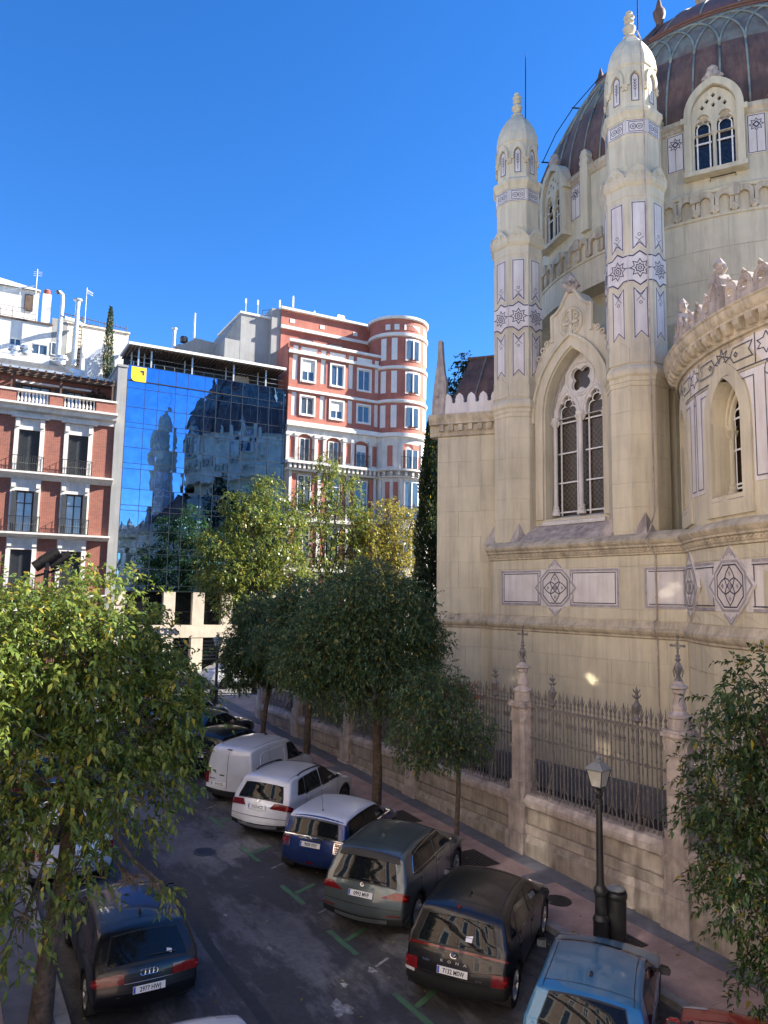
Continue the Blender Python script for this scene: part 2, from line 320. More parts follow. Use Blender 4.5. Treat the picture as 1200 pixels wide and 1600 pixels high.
# tar seam and patches in the road
mb = MB(); rnd = random.Random(3)
for a in range(60):
    y0, y1 = 2+a*.5, 2.5+a*.5; x = 5.22+.03*math.sin(a*.7)
    mb.add([(x-.11,y0,gz(0,y0)+.004),(x+.11,y0,gz(0,y0)+.004),(x+.11+.012*math.sin(a*.7+.7),y1,gz(0,y1)+.004),(x-.11,y1,gz(0,y1)+.004)], [(0,1,2,3)])
mb.build('tar_seam', 'seamtar', road, kind='structure')
def blotch(name, m, cx, cy, rx, ry, n, seed, dz):
    q = random.Random(seed); ph = [q.uniform(0, 6.3) for _ in range(4)]
    P = []
    for i in range(n):
        a = 2*math.pi*i/n; k = 1+.22*math.sin(3*a+ph[0])+.15*math.sin(5*a+ph[1])+.1*math.sin(9*a+ph[2])+q.uniform(-.08, .08)
        P.append((cx+rx*k*math.cos(a), cy+ry*k*math.sin(a)))
    vs = [(cx, cy, gz(0, cy)+dz)]+[(p[0], p[1], gz(0, p[1])+dz) for p in P]
    MB().add(vs, [(0, 1+i, 1+(i+1) % n) for i in range(n)]).build(name, m, road, kind='structure', recalc=False)
M['stain'] = mat('oil_stain', (.038, .037, .04), .8, .35, 1.5, .4, 80, c2=(.054, .053, .056))
for i, (x, y, r_) in enumerate([(6.52, 11.9, .16), (6.9, 12.5, .05), (6.2, 14.3, .05), (7.6, 12.7, .07), (5.9, 16.0, .04), (8.9, 14.1, .06), (5.6, 10.9, .04)]):
    blotch('white_stain', 'rwhite', x, y, r_, r_*1.5, 20, 50+i, .0075)
# green T marks and worn white crosses of the parking bays
marks = obj('bay_markings', None, road); marks['kind'] = 'structure'
def quad2(mb, a, b, wd, dz):
    a, b = Vector(a), Vector(b); t = (b-a).normalized(); n = Vector((-t.y, t.x))*wd/2; n_ = 10
    for i in range(n_):
        p, q = a.lerp(b, i/n_), a.lerp(b, (i+1)/n_); k0, k1 = 1+.1*math.sin(i*5.1+a.y), 1+.1*math.sin((i+1)*5.1+a.y)
        mb.add([(*(p-n*k0), gz(0, p.y)+dz), (*(p+n*k0), gz(0, p.y)+dz), (*(q+n*k1), gz(0, q.y)+dz), (*(q-n*k1), gz(0, q.y)+dz)], [(0, 1, 2, 3)])
for i, y in enumerate([8.8, 11.32, 13.87, 16.3, 18.95, 21.57, 24.0, 26.3, 28.8]):
    mb = MB(); quad2(mb, (7.56, y+.55), (7.62, y-.56), .12, .0085); quad2(mb, (7.68, y+.02), (8.30, y+.29), .12, .0085); mb.build('green_mark', 'green', marks, recalc=False)
    mb = MB(); quad2(mb, (7.72, y-1.1), (8.1, y-.93), .06, .0095); mb.build('white_mark', 'rwhite', marks, recalc=False)
# right pavement
pav = obj('pavement', None); pav['kind'] = 'structure'
bands = [(-4.0, -3.1), (6.2, 7.1), (13.9, 14.55), (24.6, 25.3), (33.5, 34.4)]
y = -14.0; edges = []
while y < 40: edges.append(y); y += 1.15
for a in edges:
    slab('kerb_stone', 'kerb', 11.7, 11.92, a, a+1.15, .13, .3, pav)
    slab('paving_slab', 'pavegrey', 13.42, 14.16, a+.3, a+1.45, .13, .16, pav)
ys = [-14.0]+[v for b in bands for v in b]+[40.3]
for i in range(0, len(ys)-1):
    a, b = ys[i], ys[i+1]; grey = any(abs(a-q[0]) < .01 for q in bands); n = max(1, round((b-a)/1.6))
    for k in range(n): slab('paving_panel', 'pavegrey' if grey else 'pave', 11.92, 13.42, a+(b-a)*k/n, a+(b-a)*(k+1)/n, .13, .16, pav, .0025)
slab('paving_panel', 'pave', 14.16, 34, 35.6, 40.3, .13, .16, pav)
slab('kerb_stone', 'kerb', 11.92, 34, 40.31, 40.53, .13, .3, pav)
# left pavement, far pavement, churchyard
lp = obj('pavement', None); lp['kind'] = 'structure'
for a in edges:
    slab('kerb_stone', 'kerb', 2.2, 2.42, a, a+1.15, .13, .3, lp); slab('paving_slab', 'pavegrey', 1.5, 2.2, a, a+1.15, .13, .16, lp)
for k in range(12): slab('paving_panel', 'pave', -.9, 1.5, -14+k*4.5, -9.5+k*4.5, .13, .16, lp)
slab('pavement', 'pavegrey', -60, 90, 49.3, 51.6, .13, .3)['kind'] = 'structure'
MB().add([(14.35,-14,1.45),(70,-14,1.45),(70,35.4,1.45),(14.35,35.4,1.45),(14.35,-14,-1),(70,-14,-1),(70,35.4,-1),(14.35,35.4,-1)],[(0,1,2,3),(0,4,5,1),(1,5,6,2),(2,6,7,3),(3,7,4,0)]).build('churchyard', 'earth', kind='structure')
# tree pits and a dark cover in the right pavement
for (x0, x1, y0, y1) in [(11.96, 12.95, 18.85, 19.95), (11.96, 12.95, 15.35, 16.45), (11.96, 12.9, 24.9, 26), (11.96, 12.9, 29.1, 30.1), (12.15, 12.95, 10.75, 11.35), (12.3, 13.3, 5.2, 6.2)]:
    slab('tree_pit', 'earth', x0, x1, y0, y1, .136, .05, pav)
    mb = MB()
    for k in range(9):
        f = x0+(x1-x0)*(k+.5)/9; a, b = gz(0, y0)+.139, gz(0, y1)+.139
        mb.add([(f-.02,y0,a),(f+.02,y0,a),(f+.02,y1,b),(f-.02,y1,b)], [(0,1,2,3)])
    mb.build('grate', 'blackmetal', pav)
# ================================================================ BOUNDARY FENCE OF THE CHURCH  (local x = -Y, y = into the yard, z up)
fence = thing('boundary_fence', 'long stone wall with iron spear grille and carved stone piers along the church pavement', 'fence', (14.08, 0, 0), R(-90))
PY = [.7, 5.75, 10.85, 15.9, 21.1, 25.7, 30.3, 34.5]
def bar_mesh(tall):
    mb = MB(); mb.tube([(0,0,2.36),(0,0,4.72)], .016, 6)
    h = 4.72
    if tall:
        mb.lathe([(.016,h),(.04,h+.03),(.02,h+.08),(.03,h+.12),(.045,h+.17),(.02,h+.2),(.03,h+.26),(.004,h+.40)], 6)
        for sx in (-1, 1): mb.tube([(0,0,h+.13),(sx*.05,0,h+.2),(sx*.085,0,h+.29)], [.012,.014,.004], 5)
    else: mb.lathe([(.016,h),(.038,h+.04),(.02,h+.08),(.032,h+.13),(.004,h+.22)], 6)
    for s in (-1, 1):
        mb.tube([(0,0,4.42),(s*.03,0,4.54),(s*.095,0,4.66)], .010, 5)
        mb.tube([(0,0,4.40),(s*.05,0,4.33),(s*.04,0,4.24),(0,0,4.2)], .010, 5)
    mb.lathe([(.016,4.28),(.035,4.31),(.016,4.34)], 6); mb.lathe([(.016,3.9),(.03,3.93),(.016,3.96)], 6)
    return mb.mesh('bar', 'iron')
def scroll_bar():
    mb = MB(); mb.tube([(0,0,2.36),(0,0,4.72)], .02, 6); h = 4.72
    mb.lathe([(.02,h),(.04,h+.03),(.02,h+.08),(.045,h+.17),(.02,h+.2),(.004,h+.40)], 6)
    for z in (3.2, 3.79, 2.75):
        for k in range(4): a = math.pi/4+k*math.pi/2; mb.tube([(0,0,z),(.06*math.cos(a),0,z+.06*math.sin(a)),(.10*math.cos(a),-.01,z+.03*math.sin(a))], [.012,.012,.006], 5)
    for s in (-1, 1): mb.tube([(0,0,2.72),(s*.1,0,2.6),(s*.17,0,2.4)], .012, 5); mb.tube([(0,0,2.8),(0,-.12,2.55),(0,-.2,2.38)], .012, 5)
    return mb.mesh('bar', 'iron')
def post_mesh():
    mb = MB(); mb.tube([(0,0,2.3),(0,0,4.75)], .035, 8); mb.lathe([(.05,4.72),(.11,4.76),(.11,4.79),(.05,4.84),(.04,4.9),(.09,5.02),(.10,5.1),(.05,5.18),(.03,5.24),(.07,5.3),(.03,5.36),(.035,5.42),(.004,5.55)], 8)
    for k in range(6):
        a = k*math.pi/3
        for (z, r_) in ((5.0, .10), (5.26, .09), (5.38, .07)): mb.tube([(.03*math.cos(a),.03*math.sin(a),z),(r_*math.cos(a),r_*math.sin(a),z+.05),((r_+.02)*math.cos(a),(r_+.02)*math.sin(a),z+.1)], [.014,.014,.004], 4)
    mb.tube([(0,0,3.2),(.0,-.15,2.7),(0,-.2,2.36)], .018, 5)
    return mb.mesh('post', 'iron')
BA, BB, BS, BP = bar_mesh(1), bar_mesh(0), scroll_bar(), post_mesh()
stone_end = [0]
for i in range(len(PY)-1):
    a, b = PY[i], PY[i+1]; x0, x1 = -b+.30, -a-.30; Lb = x1-x0   # local x runs towards the camera
    gzl = gz(0, a)-.6
    # backing wall and its stones
    MB().box(x0, x1, .05, .36, gzl, 2.30).build('wall_core', 'granite', fence)
    n = 3; zg = gz(0, a)+.10
    ws = [.38, .34, .28] if i % 2 else [.27, .37, .36]
    acc = 0
    for k in range(n):
        c0 = x0-.02+(Lb+.04)*acc; acc += ws[k]; c1 = x0-.02+(Lb+.04)*acc; cx, wd = (c0+c1)/2, c1-c0
        z0 = gz(0, -c0)-.15
        block(fence, wd, 1.16-z0, 'granite', (cx, -.07, (z0+1.16)/2), d=.06)
        MB().add([(c0+.006,-.13,1.16),(c1-.006,-.13,1.16),(c1-.006,-.05,1.32),(c0+.006,-.05,1.32),(c0+.006,.06,1.16),(c1-.006,.06,1.16),(c1-.006,.06,1.32),(c0+.006,.06,1.32)],[(0,1,2,3),(4,7,6,5),(0,3,7,4),(1,5,6,2),(3,2,6,7),(0,4,5,1)]).build('stone', 'granite', fence)
    acc = 0
    for k in range(2):
        f0, f1 = (0, .47) if k == 0 else (.47, 1)
        c0, c1 = x0+Lb*f0, x0+Lb*f1; cx, wd = (c0+c1)/2, c1-c0
        block(fence, wd, .24, 'granite', (cx, -.02, 1.455), d=.05); block(fence, wd, .40, 'granite', (cx, .04, 1.78), d=.02)
        mb = MB()
        mb.add([(p[0], p[1], p[2]) for xx in (c0+.005, c1-.005) for p in [(xx,.02,1.99),(xx,-.10,2.03),(xx,-.12,2.12),(xx,-.12,2.20),(xx,-.02,2.32),(xx,.40,2.34),(xx,.40,1.99)]],
               [(j, (j+1) % 7, 7+(j+1) % 7, 7+j) for j in range(7)]+[tuple(range(7)), tuple(range(13, 6, -1))])
        mb.build('coping_stone', 'granite2', fence)
    # grille
    yb = .14
    for z, h, d_ in ((4.60, .05, .02), (3.77, .04, .016), (2.42, .035, .016)): MB().box(x0, x1, yb-d_, yb+d_, z, z+h).build('rail', 'iron', fence)
    nb = 34; pos = [x0+Lb*(k+.5)/nb for k in range(nb)]
    for k, x in enumerate(pos):
        if k in (6, 27): obj('post', BP, fence, (x, yb, 0)); continue
        if k % 4 == 1: obj('bar', BS, fence, (x, yb, 0)); continue
        obj('bar', BA if k % 2 == 0 else BB, fence, (x, yb, 0))
# piers
def pier_mesh():
    mb = MB()
    def sq(w, z0, z1, c=.06):
        mb.prism([(-w+c,-w),(w-c,-w),(w,-w+c),(w,w-c),(w-c,w),(-w+c,w),(-w,w-c),(-w,-w+c)], z0, z1, mp=lambda u, z, d: (u, z+.14, d))
    sq(.36, -.4, 1.32, .01); sq(.31, 1.32, 2.36, .05); sq(.34, 2.0, 2.14, .05)
    sq(.30, 2.36, 2.62, .08); sq(.255, 2.62, 3.5, .08); sq(.285, 3.5, 3.58, .08); sq(.25, 3.58, 4.2, .08); sq(.29, 4.2, 4.28, .09); sq(.27, 4.28, 4.6, .1); sq(.34, 4.6, 4.68, .1); sq(.30, 4.68, 4.74, .1)
    mb.lathe([(.24,4.74),(.24,4.98),(.27,5.0),(.27,5.05),(.2,5.08),(.14,5.14),(.165,5.2),(.15,5.26),(.115,5.42),(.115,5.5),(.14,5.53),(.14,5.6),(.2,5.63),(.2,5.67),(.12,5.72),(.10,5.78)], 14, (0, .14))
    for k in range(4):   # small carved gables on the head of the pier
        a = k*math.pi/2; ca, sa = math.cos(a), math.sin(a)
        mb.prism([(-.17,4.28),(.17,4.28),(.17,4.42),(.09,4.52),(0,4.56),(-.09,4.52),(-.17,4.42)], -.30, -.2, mp=lambda u, z, d: (u*ca-d*sa, u*sa+d*ca+.14, z))
    return mb.mesh('pier', 'granite2', smooth=.6)
def finial_mesh():
    mb = MB(); mb.lathe([(.10,5.76),(.08,5.82),(.05,5.86),(.04,5.9),(.085,6.02),(.095,6.08),(.05,6.16),(.03,6.2),(.07,6.24),(.035,6.28),(.05,6.33),(.02,6.36),(.018,6.6)], 8, (0, .14))
    for k in range(6):
        a = k*math.pi/3
        mb.tube([(.09*math.cos(a), .14+.09*math.sin(a), 5.86), (.12*math.cos(a), .14+.12*math.sin(a), 6.0), (.04*math.cos(a), .14+.04*math.sin(a), 6.18)], .012, 4)
    mb.box(-.16, .16, .125, .155, 6.53, 6.565); mb.box(-.018, .018, .125, .155, 6.36, 6.74)
    for (x, z) in ((-.16, 6.5475), (.16, 6.5475), (0, 6.74)):
        mb.box(x-.03, x+.03, .12, .16, z-.03, z+.03)
    for s in (-1, 1):
        for t in (-1, 1): mb.tube([(0,.14,6.5475+t*.08),(s*.05,.14,6.5475+t*.05),(s*.08,.14,6.5475)], .008, 4)
    return mb.mesh('iron_cross', 'iron')
pm, fm = pier_mesh(), finial_mesh()
for y in PY:
    p = obj('pier', pm, fence, (-y, 0, 0)); obj('iron_cross', fm, p)
# ================================================================ CHURCH  (local x = along the street front towards the camera, y = inwards, z up)
church = thing('church', 'pale stone domed church with inlaid turrets, rounded apse and copper dome behind the iron fence', 'church', (18.0, 15.2, 0), R(-85))
T1U, T2U, TN = -5.62, -.42, 1.0
CU, CN, CR = -2.9, 12.0, 8.8          # drum centre and radius
AU, AN, AR = 7.9, 4.92, 7.88         # apse centre and wall radius
WIN = (-3.0, 1.25, 14.15, 2.2)        # big window: centre, half width, springing, rise
# ---- base storey
pod = MB().box(-5.95, 2.2, 0, 4, 1.2, 9.3).build('podium', 'stone', church)
def field(parent, x0, x1, z0, z1, ch, bw, y, mp=None, m='stone'):
    n = max(1, round((z1-z0)/ch)); h = (z1-z0)/n
    for j in range(n):
        off = (j % 2)*.5; k = max(1, round((x1-x0)/bw)); wd = (x1-x0)/k
        xs = [x0]+[x0+wd*(i+off) for i in range(0 if off else 1, k)]+[x1]; xs = sorted(set(round(q, 4) for q in xs))
        for i in range(len(xs)-1):
            a, b = xs[i], xs[i+1]
            if b-a > .05: block(parent, b-a, h, m, ((a+b)/2, y, z0+h*(j+.5)), 0, .02)
field(pod, -5.95, 1.72, 2.3, 6.42, .69, 1.35, 0)
field(pod, -5.95, 1.72, 6.95, 7.26, .31, 1.45, 0)
field(pod, -5.95, 1.72, 8.55, 8.88, .33, 1.45, 0)
for a, b in ((-5.95, -5.52), (-.48, .36)): block(pod, b-a, 1.29, 'stone', ((a+b)/2, 0, 7.905))
MB().box(-6.05, 1.9, -.22, 2, 1.2, 2.25).build('plinth', 'pavegrey', pod)
def run_mould(prof, x0, x1, y1=.3):   # horizontal moulding, profile (out, z)
    mb = MB(); P = [(-q[0], q[1]) for q in prof]; n = len(P)
    pts = [(P[i][0], P[i][1]) for i in range(n)]+[(y1, P[-1][1]), (y1, P[0][1])]; N_ = len(pts)
    mb.add([(x, p[0], p[1]) for x in (x0, x1) for p in pts], [(j, (j+1) % N_, N_+(j+1) % N_, N_+j) for j in range(N_)]+[tuple(range(N_)), tuple(range(2*N_-1, N_-1, -1))])
    return mb
STR = [(.02,6.42),(.06,6.45),(.06,6.50),(.12,6.56),(.16,6.64),(.16,6.70),(.10,6.73),(.06,6.82),(.02,6.93)]
LED = [(.02,8.88),(.07,8.9),(.07,8.95),(.10,8.97),(.10,9.08),(.17,9.12),(.17,9.17),(.24,9.24),(.27,9.31),(.25,9.34),(.10,9.46),(-.25,9.60)]
run_mould(STR, -6.08, 1.8).build('string_course', 'stone2', pod)
run_mould(LED, -6.1, 1.8).build('cornice_ledge', 'stone2', pod)
mb = MB(); x = -6.0
while x < 1.75: mb.box(x, x+.07, -.135, -.09, 9.0, 9.05); mb.box(x+.07, x+.14, -.135, -.09, 9.04, 9.085); x += .16
mb.build('fret_band', 'stone2', pod, kind='stuff')
# ---- inlaid frieze
def medallion(parent, place, half=.56):
    # place(mb-coords) : function giving loc, rz for a part drawn in the flat (x, z) plane with y out = -
    loc, rz = place; s = half
    mb = MB()
    d1 = [(0, 1.52*s), (1.08*s, .5*s), (1.08*s, -.5*s), (0, -1.52*s), (-1.08*s, -.5*s), (-1.08*s, .5*s)]
    mb.prism([(0, 1.62*s), (.62*s, 1.0*s), (1.06*s, .62*s), (1.5*s, 0), (1.06*s, -.62*s), (.62*s, -1.0*s), (0, -1.62*s), (-.62*s, -1.0*s), (-1.06*s, -.62*s), (-1.5*s, 0), (-1.06*s, .62*s), (-.62*s, 1.0*s)], -.03, .05)
    p = mb.build('medallion', 'marble', parent, loc, rz)
    mb = MB()
    for sg in (1, -1):
        mb.strip([(-.44*s, sg*1.1*s), (0, sg*1.53*s), (.44*s, sg*1.1*s)], .10*s, -.034); mb.strip([(-.2*s, sg*1.2*s), (0, sg*1.38*s), (.2*s, sg*1.2*s)], .03, -.034)
        mb.strip([(sg*1.08*s, .36*s), (sg*1.42*s, 0), (sg*1.08*s, -.36*s)], .10*s, -.034)
    mb.strip([(-1.02*s, .5*s), (-.5*s, .98*s), (.5*s, .98*s), (1.02*s, .5*s), (1.02*s, -.5*s), (.5*s, -.98*s), (-.5*s, -.98*s), (-1.02*s, -.5*s)], .11*s, -.0345, True)
    mb.build('inlay', 'inlay2', p)
    mb = MB(); mb.strip([(-.86*s, .42*s), (-.42*s, .84*s), (.42*s, .84*s), (.86*s, .42*s), (.86*s, -.42*s), (.42*s, -.84*s), (-.42*s, -.84*s), (-.86*s, -.42*s)], .035, -.036, True)
    for k in range(4):
        a = k*math.pi/2; ca, sa = math.cos(a), math.sin(a)
        P = [(.0, -.12), (.16, .05), (.22, .2), (.14, .36), (0, .52), (-.14, .36), (-.22, .2), (-.16, .05)]
        mb.strip([((p[0]*ca-p[1]*sa)*s*1.5, (p[0]*sa+p[1]*ca)*s*1.5) for p in P], .032, -.0365-.0004*k, True)
    mb.build('inlay', 'inlay', p); mb = MB()
    for k in range(4):
        a = k*math.pi/2; mb.prism([(.5*s*math.cos(a)+q[0]*s, .5*s*math.sin(a)+q[1]*s) for q in ((.09, 0), (0, .11), (-.09, 0), (0, -.11))], -.0385, -.03)
    mb.prism([(.13*s, 0), (0, .2*s), (-.13*s, 0), (0, -.2*s)], -.0385, -.03); mb.build('inlay', 'inlay2', p)
for (a, b) in ((-5.50, -3.62), (-2.42, -.50), (.38, 1.72)):
    z0, z1 = 7.30, 8.52
    q = MB().prism([(a, z0), (b, z0), (b, z1), (a, z1)], -.024, .04).build('marble_panel', 'marble', pod)
    mb = MB(); mb.strip([(a+.05, z0+.05), (b-.05, z0+.05), (b-.05, z1-.05), (a+.05, z1-.05)], .075, -.027, True); mb.build('inlay', 'inlay2', q)
    mb = MB(); mb.strip([(a+.14, z0+.13), (b-(.14 if b < 1.5 else 0), z0+.13), (b-(.14 if b < 1.5 else 0), z1-.13), (a+.14, z1-.13)], .03, -.030, b < 1.5); mb.build('inlay', 'inlay', q)
q = MB().prism([(-3.62, 7.30), (-2.42, 7.30), (-2.42, 8.52), (-3.62, 8.52)], -.026, .04).build('marble_panel', 'marble', pod)
medallion(pod, ((-3.02, 0, 7.91), 0), .60)
# ---- bay wall with the great window
c, a, zs, h = WIN
bay = obj('bay_wall', None, church)
outer = [(-5.6, 9.3), (-.4, 9.3), (-.4, 15.6)]
ex = arch(c, a+.52, zs, h+.55, 12)
right = [(p[0], p[1]) for p in ex if p[0] > c+.9 and p[0] < -1.25 and p[1] > 15.4]
gab = [(c+.89, 17.0), (c+.89, 17.72), (c+.72, 17.76), (c+.5, 17.92), (c+.34, 18.14), (c+.24, 18.3), (c+.14, 18.42), (c-.14, 18.42), (c-.24, 18.3), (c-.34, 18.14), (c-.5, 17.92), (c-.72, 17.76), (c-.89, 17.72), (c-.89, 17.0)]
outer += [(-1.28, 15.8), (-1.5, 16.3), (-1.8, 16.75)]+gab+[(2*c+1.8, 16.75), (2*c+1.5, 16.3), (2*c+1.28, 15.8), (-5.6, 15.6)]
hole = [(c+a, 10.35)]+arch(c, a, zs, h, 12)+[(c-a, 10.35)]
bw = MB().prism(outer, .95, 1.75, [hole]).build('wall_face', 'stone', bay)
M_arch = MB(); A1, A2 = [(c+a+.06, 10.35)]+arch(c, a+.06, zs, h+.06, 14)+[(c-a-.06, 10.35)], [(c+a+.40, 10.35)]+arch(c, a+.40, zs, h+.42, 14)+[(c-a-.40, 10.35)]
M_arch.prism(A2+list(reversed(A1)), .87, .96); A3 = [(c+a+.5, 13.9)]+arch(c, a+.50, zs, h+.54, 14)+[(c-a-.5, 13.9)]; A4 = [(c+a+.40, 13.9)]+arch(c, a+.40, zs, h+.42, 14)+[(c-a-.40, 13.9)]
M_arch.prism(A3+list(reversed(A4)), .78, .96); M_arch.build('archivolt', 'stone', bay)
# gable: raised rim, roundel with a cross, scrolls, finial
mb = MB(); rim = [(c+.86, 16.75)]+gab[1:]; rim = rim[:-1]+[(c-.86, 16.75)]
for i in range(len(rim)-1): mb.tube([(rim[i][0], .93, rim[i][1]), (rim[i+1][0], .93, rim[i+1][1])], .065, 6)
mb.tube([(p[0], .93, p[1]) for p in circ(c, 17.28, .47, 24, closed=False)], .05, 6); mb.tube([(p[0], .95, p[1]) for p in circ(c, 17.28, .58, 24, closed=False)], .03, 6)
mb.box(c-.06, c+.06, .88, .96, 16.84, 17.72); mb.box(c-.33, c+.33, .88, .96, 17.2, 17.3)
for s in (-1, 1):
    for r_, zc in ((.13, 17.02), (.07, 17.02), (.10, 17.46)): mb.tube([(p[0], .92, p[1]) for p in circ(c+s*.21, zc, r_, 12, closed=False)], .026, 5)
    for (uu, zz) in ((1.12, 16.78), (1.32, 16.58), (1.5, 16.3)): mb.tube([(p[0], .93, p[1]) for p in circ(c+s*uu, zz, .09, 10, closed=False)], .035, 5)
mb.build('gable_carving', 'stone', bay, smooth=.7)
mb = MB(); mb.lathe([(.12,18.36),(.2,18.5),(.24,18.62),(.16,18.7),(.2,18.8),(.15,18.92),(.08,19.02),(.02,19.12)], 8, (c, .95))
for k in range(6):
    an = k*math.pi/3; mb.tube([(c+.1*math.cos(an), .95+.1*math.sin(an), 18.5), (c+.3*math.cos(an), .95+.3*math.sin(an), 18.66), (c+.2*math.cos(an), .95+.2*math.sin(an), 18.74)], [.06, .07, .02], 5)
mb.build('leaf_finial', 'stone3', bay, smooth=.8)
# tracery
def trefoil(cx, zb, zt, w):
    P = [(cx+w, zb), (cx+w, zt-.30)]
    P += circ(cx+w-.17, zt-.22, .17, 6, 0, math.pi*.62, False)+circ(cx, zt+.02, .19, 8, math.pi*-.12, math.pi*1.12, False)+circ(cx-w+.17, zt-.22, .17, 6, math.pi*.38, math.pi, False)
    return P+[(cx-w, zt-.30), (cx-w, zb)]
big = [(c+a-.02, 14.0)]+arch(c, a-.02, zs, h-.02, 14)+[(c-a+.02, 14.0)]
def quatre(cx, cz, r, k=.62): 
    out = []
    for j in range(4):
        an = math.pi/4+j*math.pi/2-.0; out += circ(cx+r*k*math.cos(an), cz+r*k*math.sin(an), r*.50, 8, an-math.pi*.56, an+math.pi*.56, False)
    return out
qz = 15.33
holes = [trefoil(c-.62, 14.02, 14.62, .40), trefoil(c+.62, 14.02, 14.62, .40), [(p[0], p[1]) for p in quatre(c, qz, .44)],
         [(c, 14.72-.02), (c+.13, 14.86), (c, 14.80), (c-.13, 14.86)], [(c+.70, 15.32), (c+.94, 14.98), (c+.86, 15.3), (c+.70, 15.62)], [(c-.70, 15.32), (c-.70, 15.62), (c-.86, 15.3), (c-.94, 14.98)]]
tr = MB().prism(big, 1.40, 1.56, holes).build('tracery', 'limewhite', bay)
mb = MB(); mb.tube([(p[0], 1.40, p[1]) for p in circ(c, qz, .60, 28, closed=False)], .05, 6); mb.tube([(p[0], 1.41, p[1]) for p in circ(c, qz, .52, 28, closed=False)], .025, 5)
for s in (-1, 1):
    mb.tube([(p[0], 1.40, p[1]) for p in arch(c+s*.62, .56, 14.02, .98, 10)], .05, 6); mb.tube([(p[0], 1.41, p[1]) for p in arch(c+s*.62, .48, 14.02, .86, 10)], .028, 5)
    mb.tube([(p[0], 1.40, p[1]) for p in arch(c, a-.05, zs, h-.06, 12)], .05, 6)
mb.build('tracery_mouldings', 'limewhite', bay, smooth=.8)
for hpts, nm in ((holes[2], 'window_bar'),):
    mb = MB(); mb.strip(hpts, .05, 1.50, True); mb.build(nm, 'whitebar', bay)
g = MB().prism([(c+a-.05, 10.4), (c+a-.05, 14.2)]+arch(c, a-.05, zs, h-.06, 12)[1:-1]+[(c-a+.05, 14.2), (c-a+.05, 10.4)], 1.58, 1.60).build('leaded_glass', 'leaded', bay)
mb = MB()     # lead cames, a fine net in front of the glass
for k in range(-9, 24):
    z = 10.4+k*.2
    for s in (1, -1):
        p0, p1 = (c-a*.96, z), (c+a*.96, z+s*2.4)
        pts = [(p0[0]+(p1[0]-p0[0])*t/6, p0[1]+(p1[1]-p0[1])*t/6) for t in range(7)]; pts = [p for p in pts if 10.45 < p[1] < 14.8]
        if len(pts) > 1: mb.strip(pts, .012, 1.575)
mb.build('lead_net', 'iron', bay, recalc=False)
for s in (-1, 1):
    x = c+s*.62
    mb = MB()
    for xx in (x-.36, x+.36): mb.box(xx-.024, xx+.024, 1.50, 1.54, 10.5, 14.2)
    for z in (10.62, 11.68, 12.75, 13.86): mb.box(x-.5, x+.5, 1.48, 1.51, z-.025, z+.025)
    mb.strip(trefoil(x, 14.1, 14.5, .34), .045, 1.50); mb.box(x-.015, x+.015, 1.49, 1.52, 14.66, 14.85)
    mb.build('window_bar', 'whitebar', bay)
def colonette(x, y, z0, z1, r_, m='limewhite', name='column', parent=bay):
    mb = MB(); mb.lathe([(r_*1.9,z0),(r_*1.9,z0+.12),(r_*1.5,z0+.16),(r_*1.7,z0+.2),(r_*1.3,z0+.26),(r_*1.6,z0+.30),(r_,z0+.36),(r_,z1-.34),(r_*1.25,z1-.33),(r_*1.15,z1-.28),(r_*1.6,z1-.16),(r_*1.9,z1-.06),(r_*2.0,z1)], 12, (x, y))
    for k in range(8): an = k*math.pi/4; mb.tube([(x+r_*1.3*math.cos(an), y+r_*1.3*math.sin(an), z1-.3), (x+r_*2.1*math.cos(an), y+r_*2.1*math.sin(an), z1-.12)], [.02, .04], 4)
    return mb.build(name, m, parent, smooth=.7)
colonette(c, 1.36, 10.5, 14.12, .085); colonette(c-a+.14, 1.34, 10.5, 14.05, .075); colonette(c+a-.14, 1.34, 10.5, 14.05, .075)
MB().add([(c-a-.1,.86,10.24),(c+a+.1,.86,10.24),(c+a+.1,1.6,10.5),(c-a-.1,1.6,10.5),(c-a-.1,.86,10.12),(c+a+.1,.86,10.12),(c+a+.1,1.6,10.1),(c-a-.1,1.6,10.1)],[(0,1,2,3),(4,7,6,5),(0,4,5,1),(1,5,6,2),(2,6,7,3),(3,7,4,0)]).build('window_sill', 'limewhite', bay)
for (xa, xb) in ((-4.75, -3.7), (-3.69, -2.4), (-2.39, -1.2)):
    MB().add([(xa,.02,9.52),(xb,.02,9.52),(xb,.95,10.14),(xa,.95,10.14),(xa,.02,9.3),(xb,.02,9.3),(xb,.95,9.3),(xa,.95,9.3)],[(0,1,2,3),(4,7,6,5),(0,4,5,1),(1,5,6,2),(2,6,7,3),(3,7,4,0)]).build('sloping_sill_stone', 'stone3', bay)
# ---- turrets
def octo(prof, n=8, c=(0, 0)):   # profile given as apothems
    k = 1/math.cos(math.pi/8); return MB().lathe([(p[0]*k, p[1]) for p in prof], 8, c, off=math.pi/8)
def star8(r, k=.62): return [((r if i % 2 == 0 else r*k)*math.cos(math.pi/8*i), (r if i % 2 == 0 else r*k)*math.sin(math.pi/8*i)) for i in range(16)]
tur = octo([(.87,8.9),(.87,14.15),(.90,14.17),(.90,14.3),(.93,14.33),(.93,14.45),(.99,14.52),(1.0,14.66),(.96,14.76),(.88,14.86),(.88,20.38),(.90,20.4),(.90,20.5),(.9,20.72),(.94,20.76),(1.0,20.86),(1.0,20.98),(.93,21.05),(.78,21.1),(.78,22.5),(.80,22.53),(.80,23.08),(.83,23.1),(.86,23.2),(.92,23.3),(.92,23.42),(.80,23.52),(.76,23.55),(.76,25.0),(.80,25.05),(.76,25.4),(.66,25.75),(.52,26.05),(.36,26.3),(.20,26.48),(.2,26.55)]).build('turret', 'stone', church, (T2U, TN, 0))
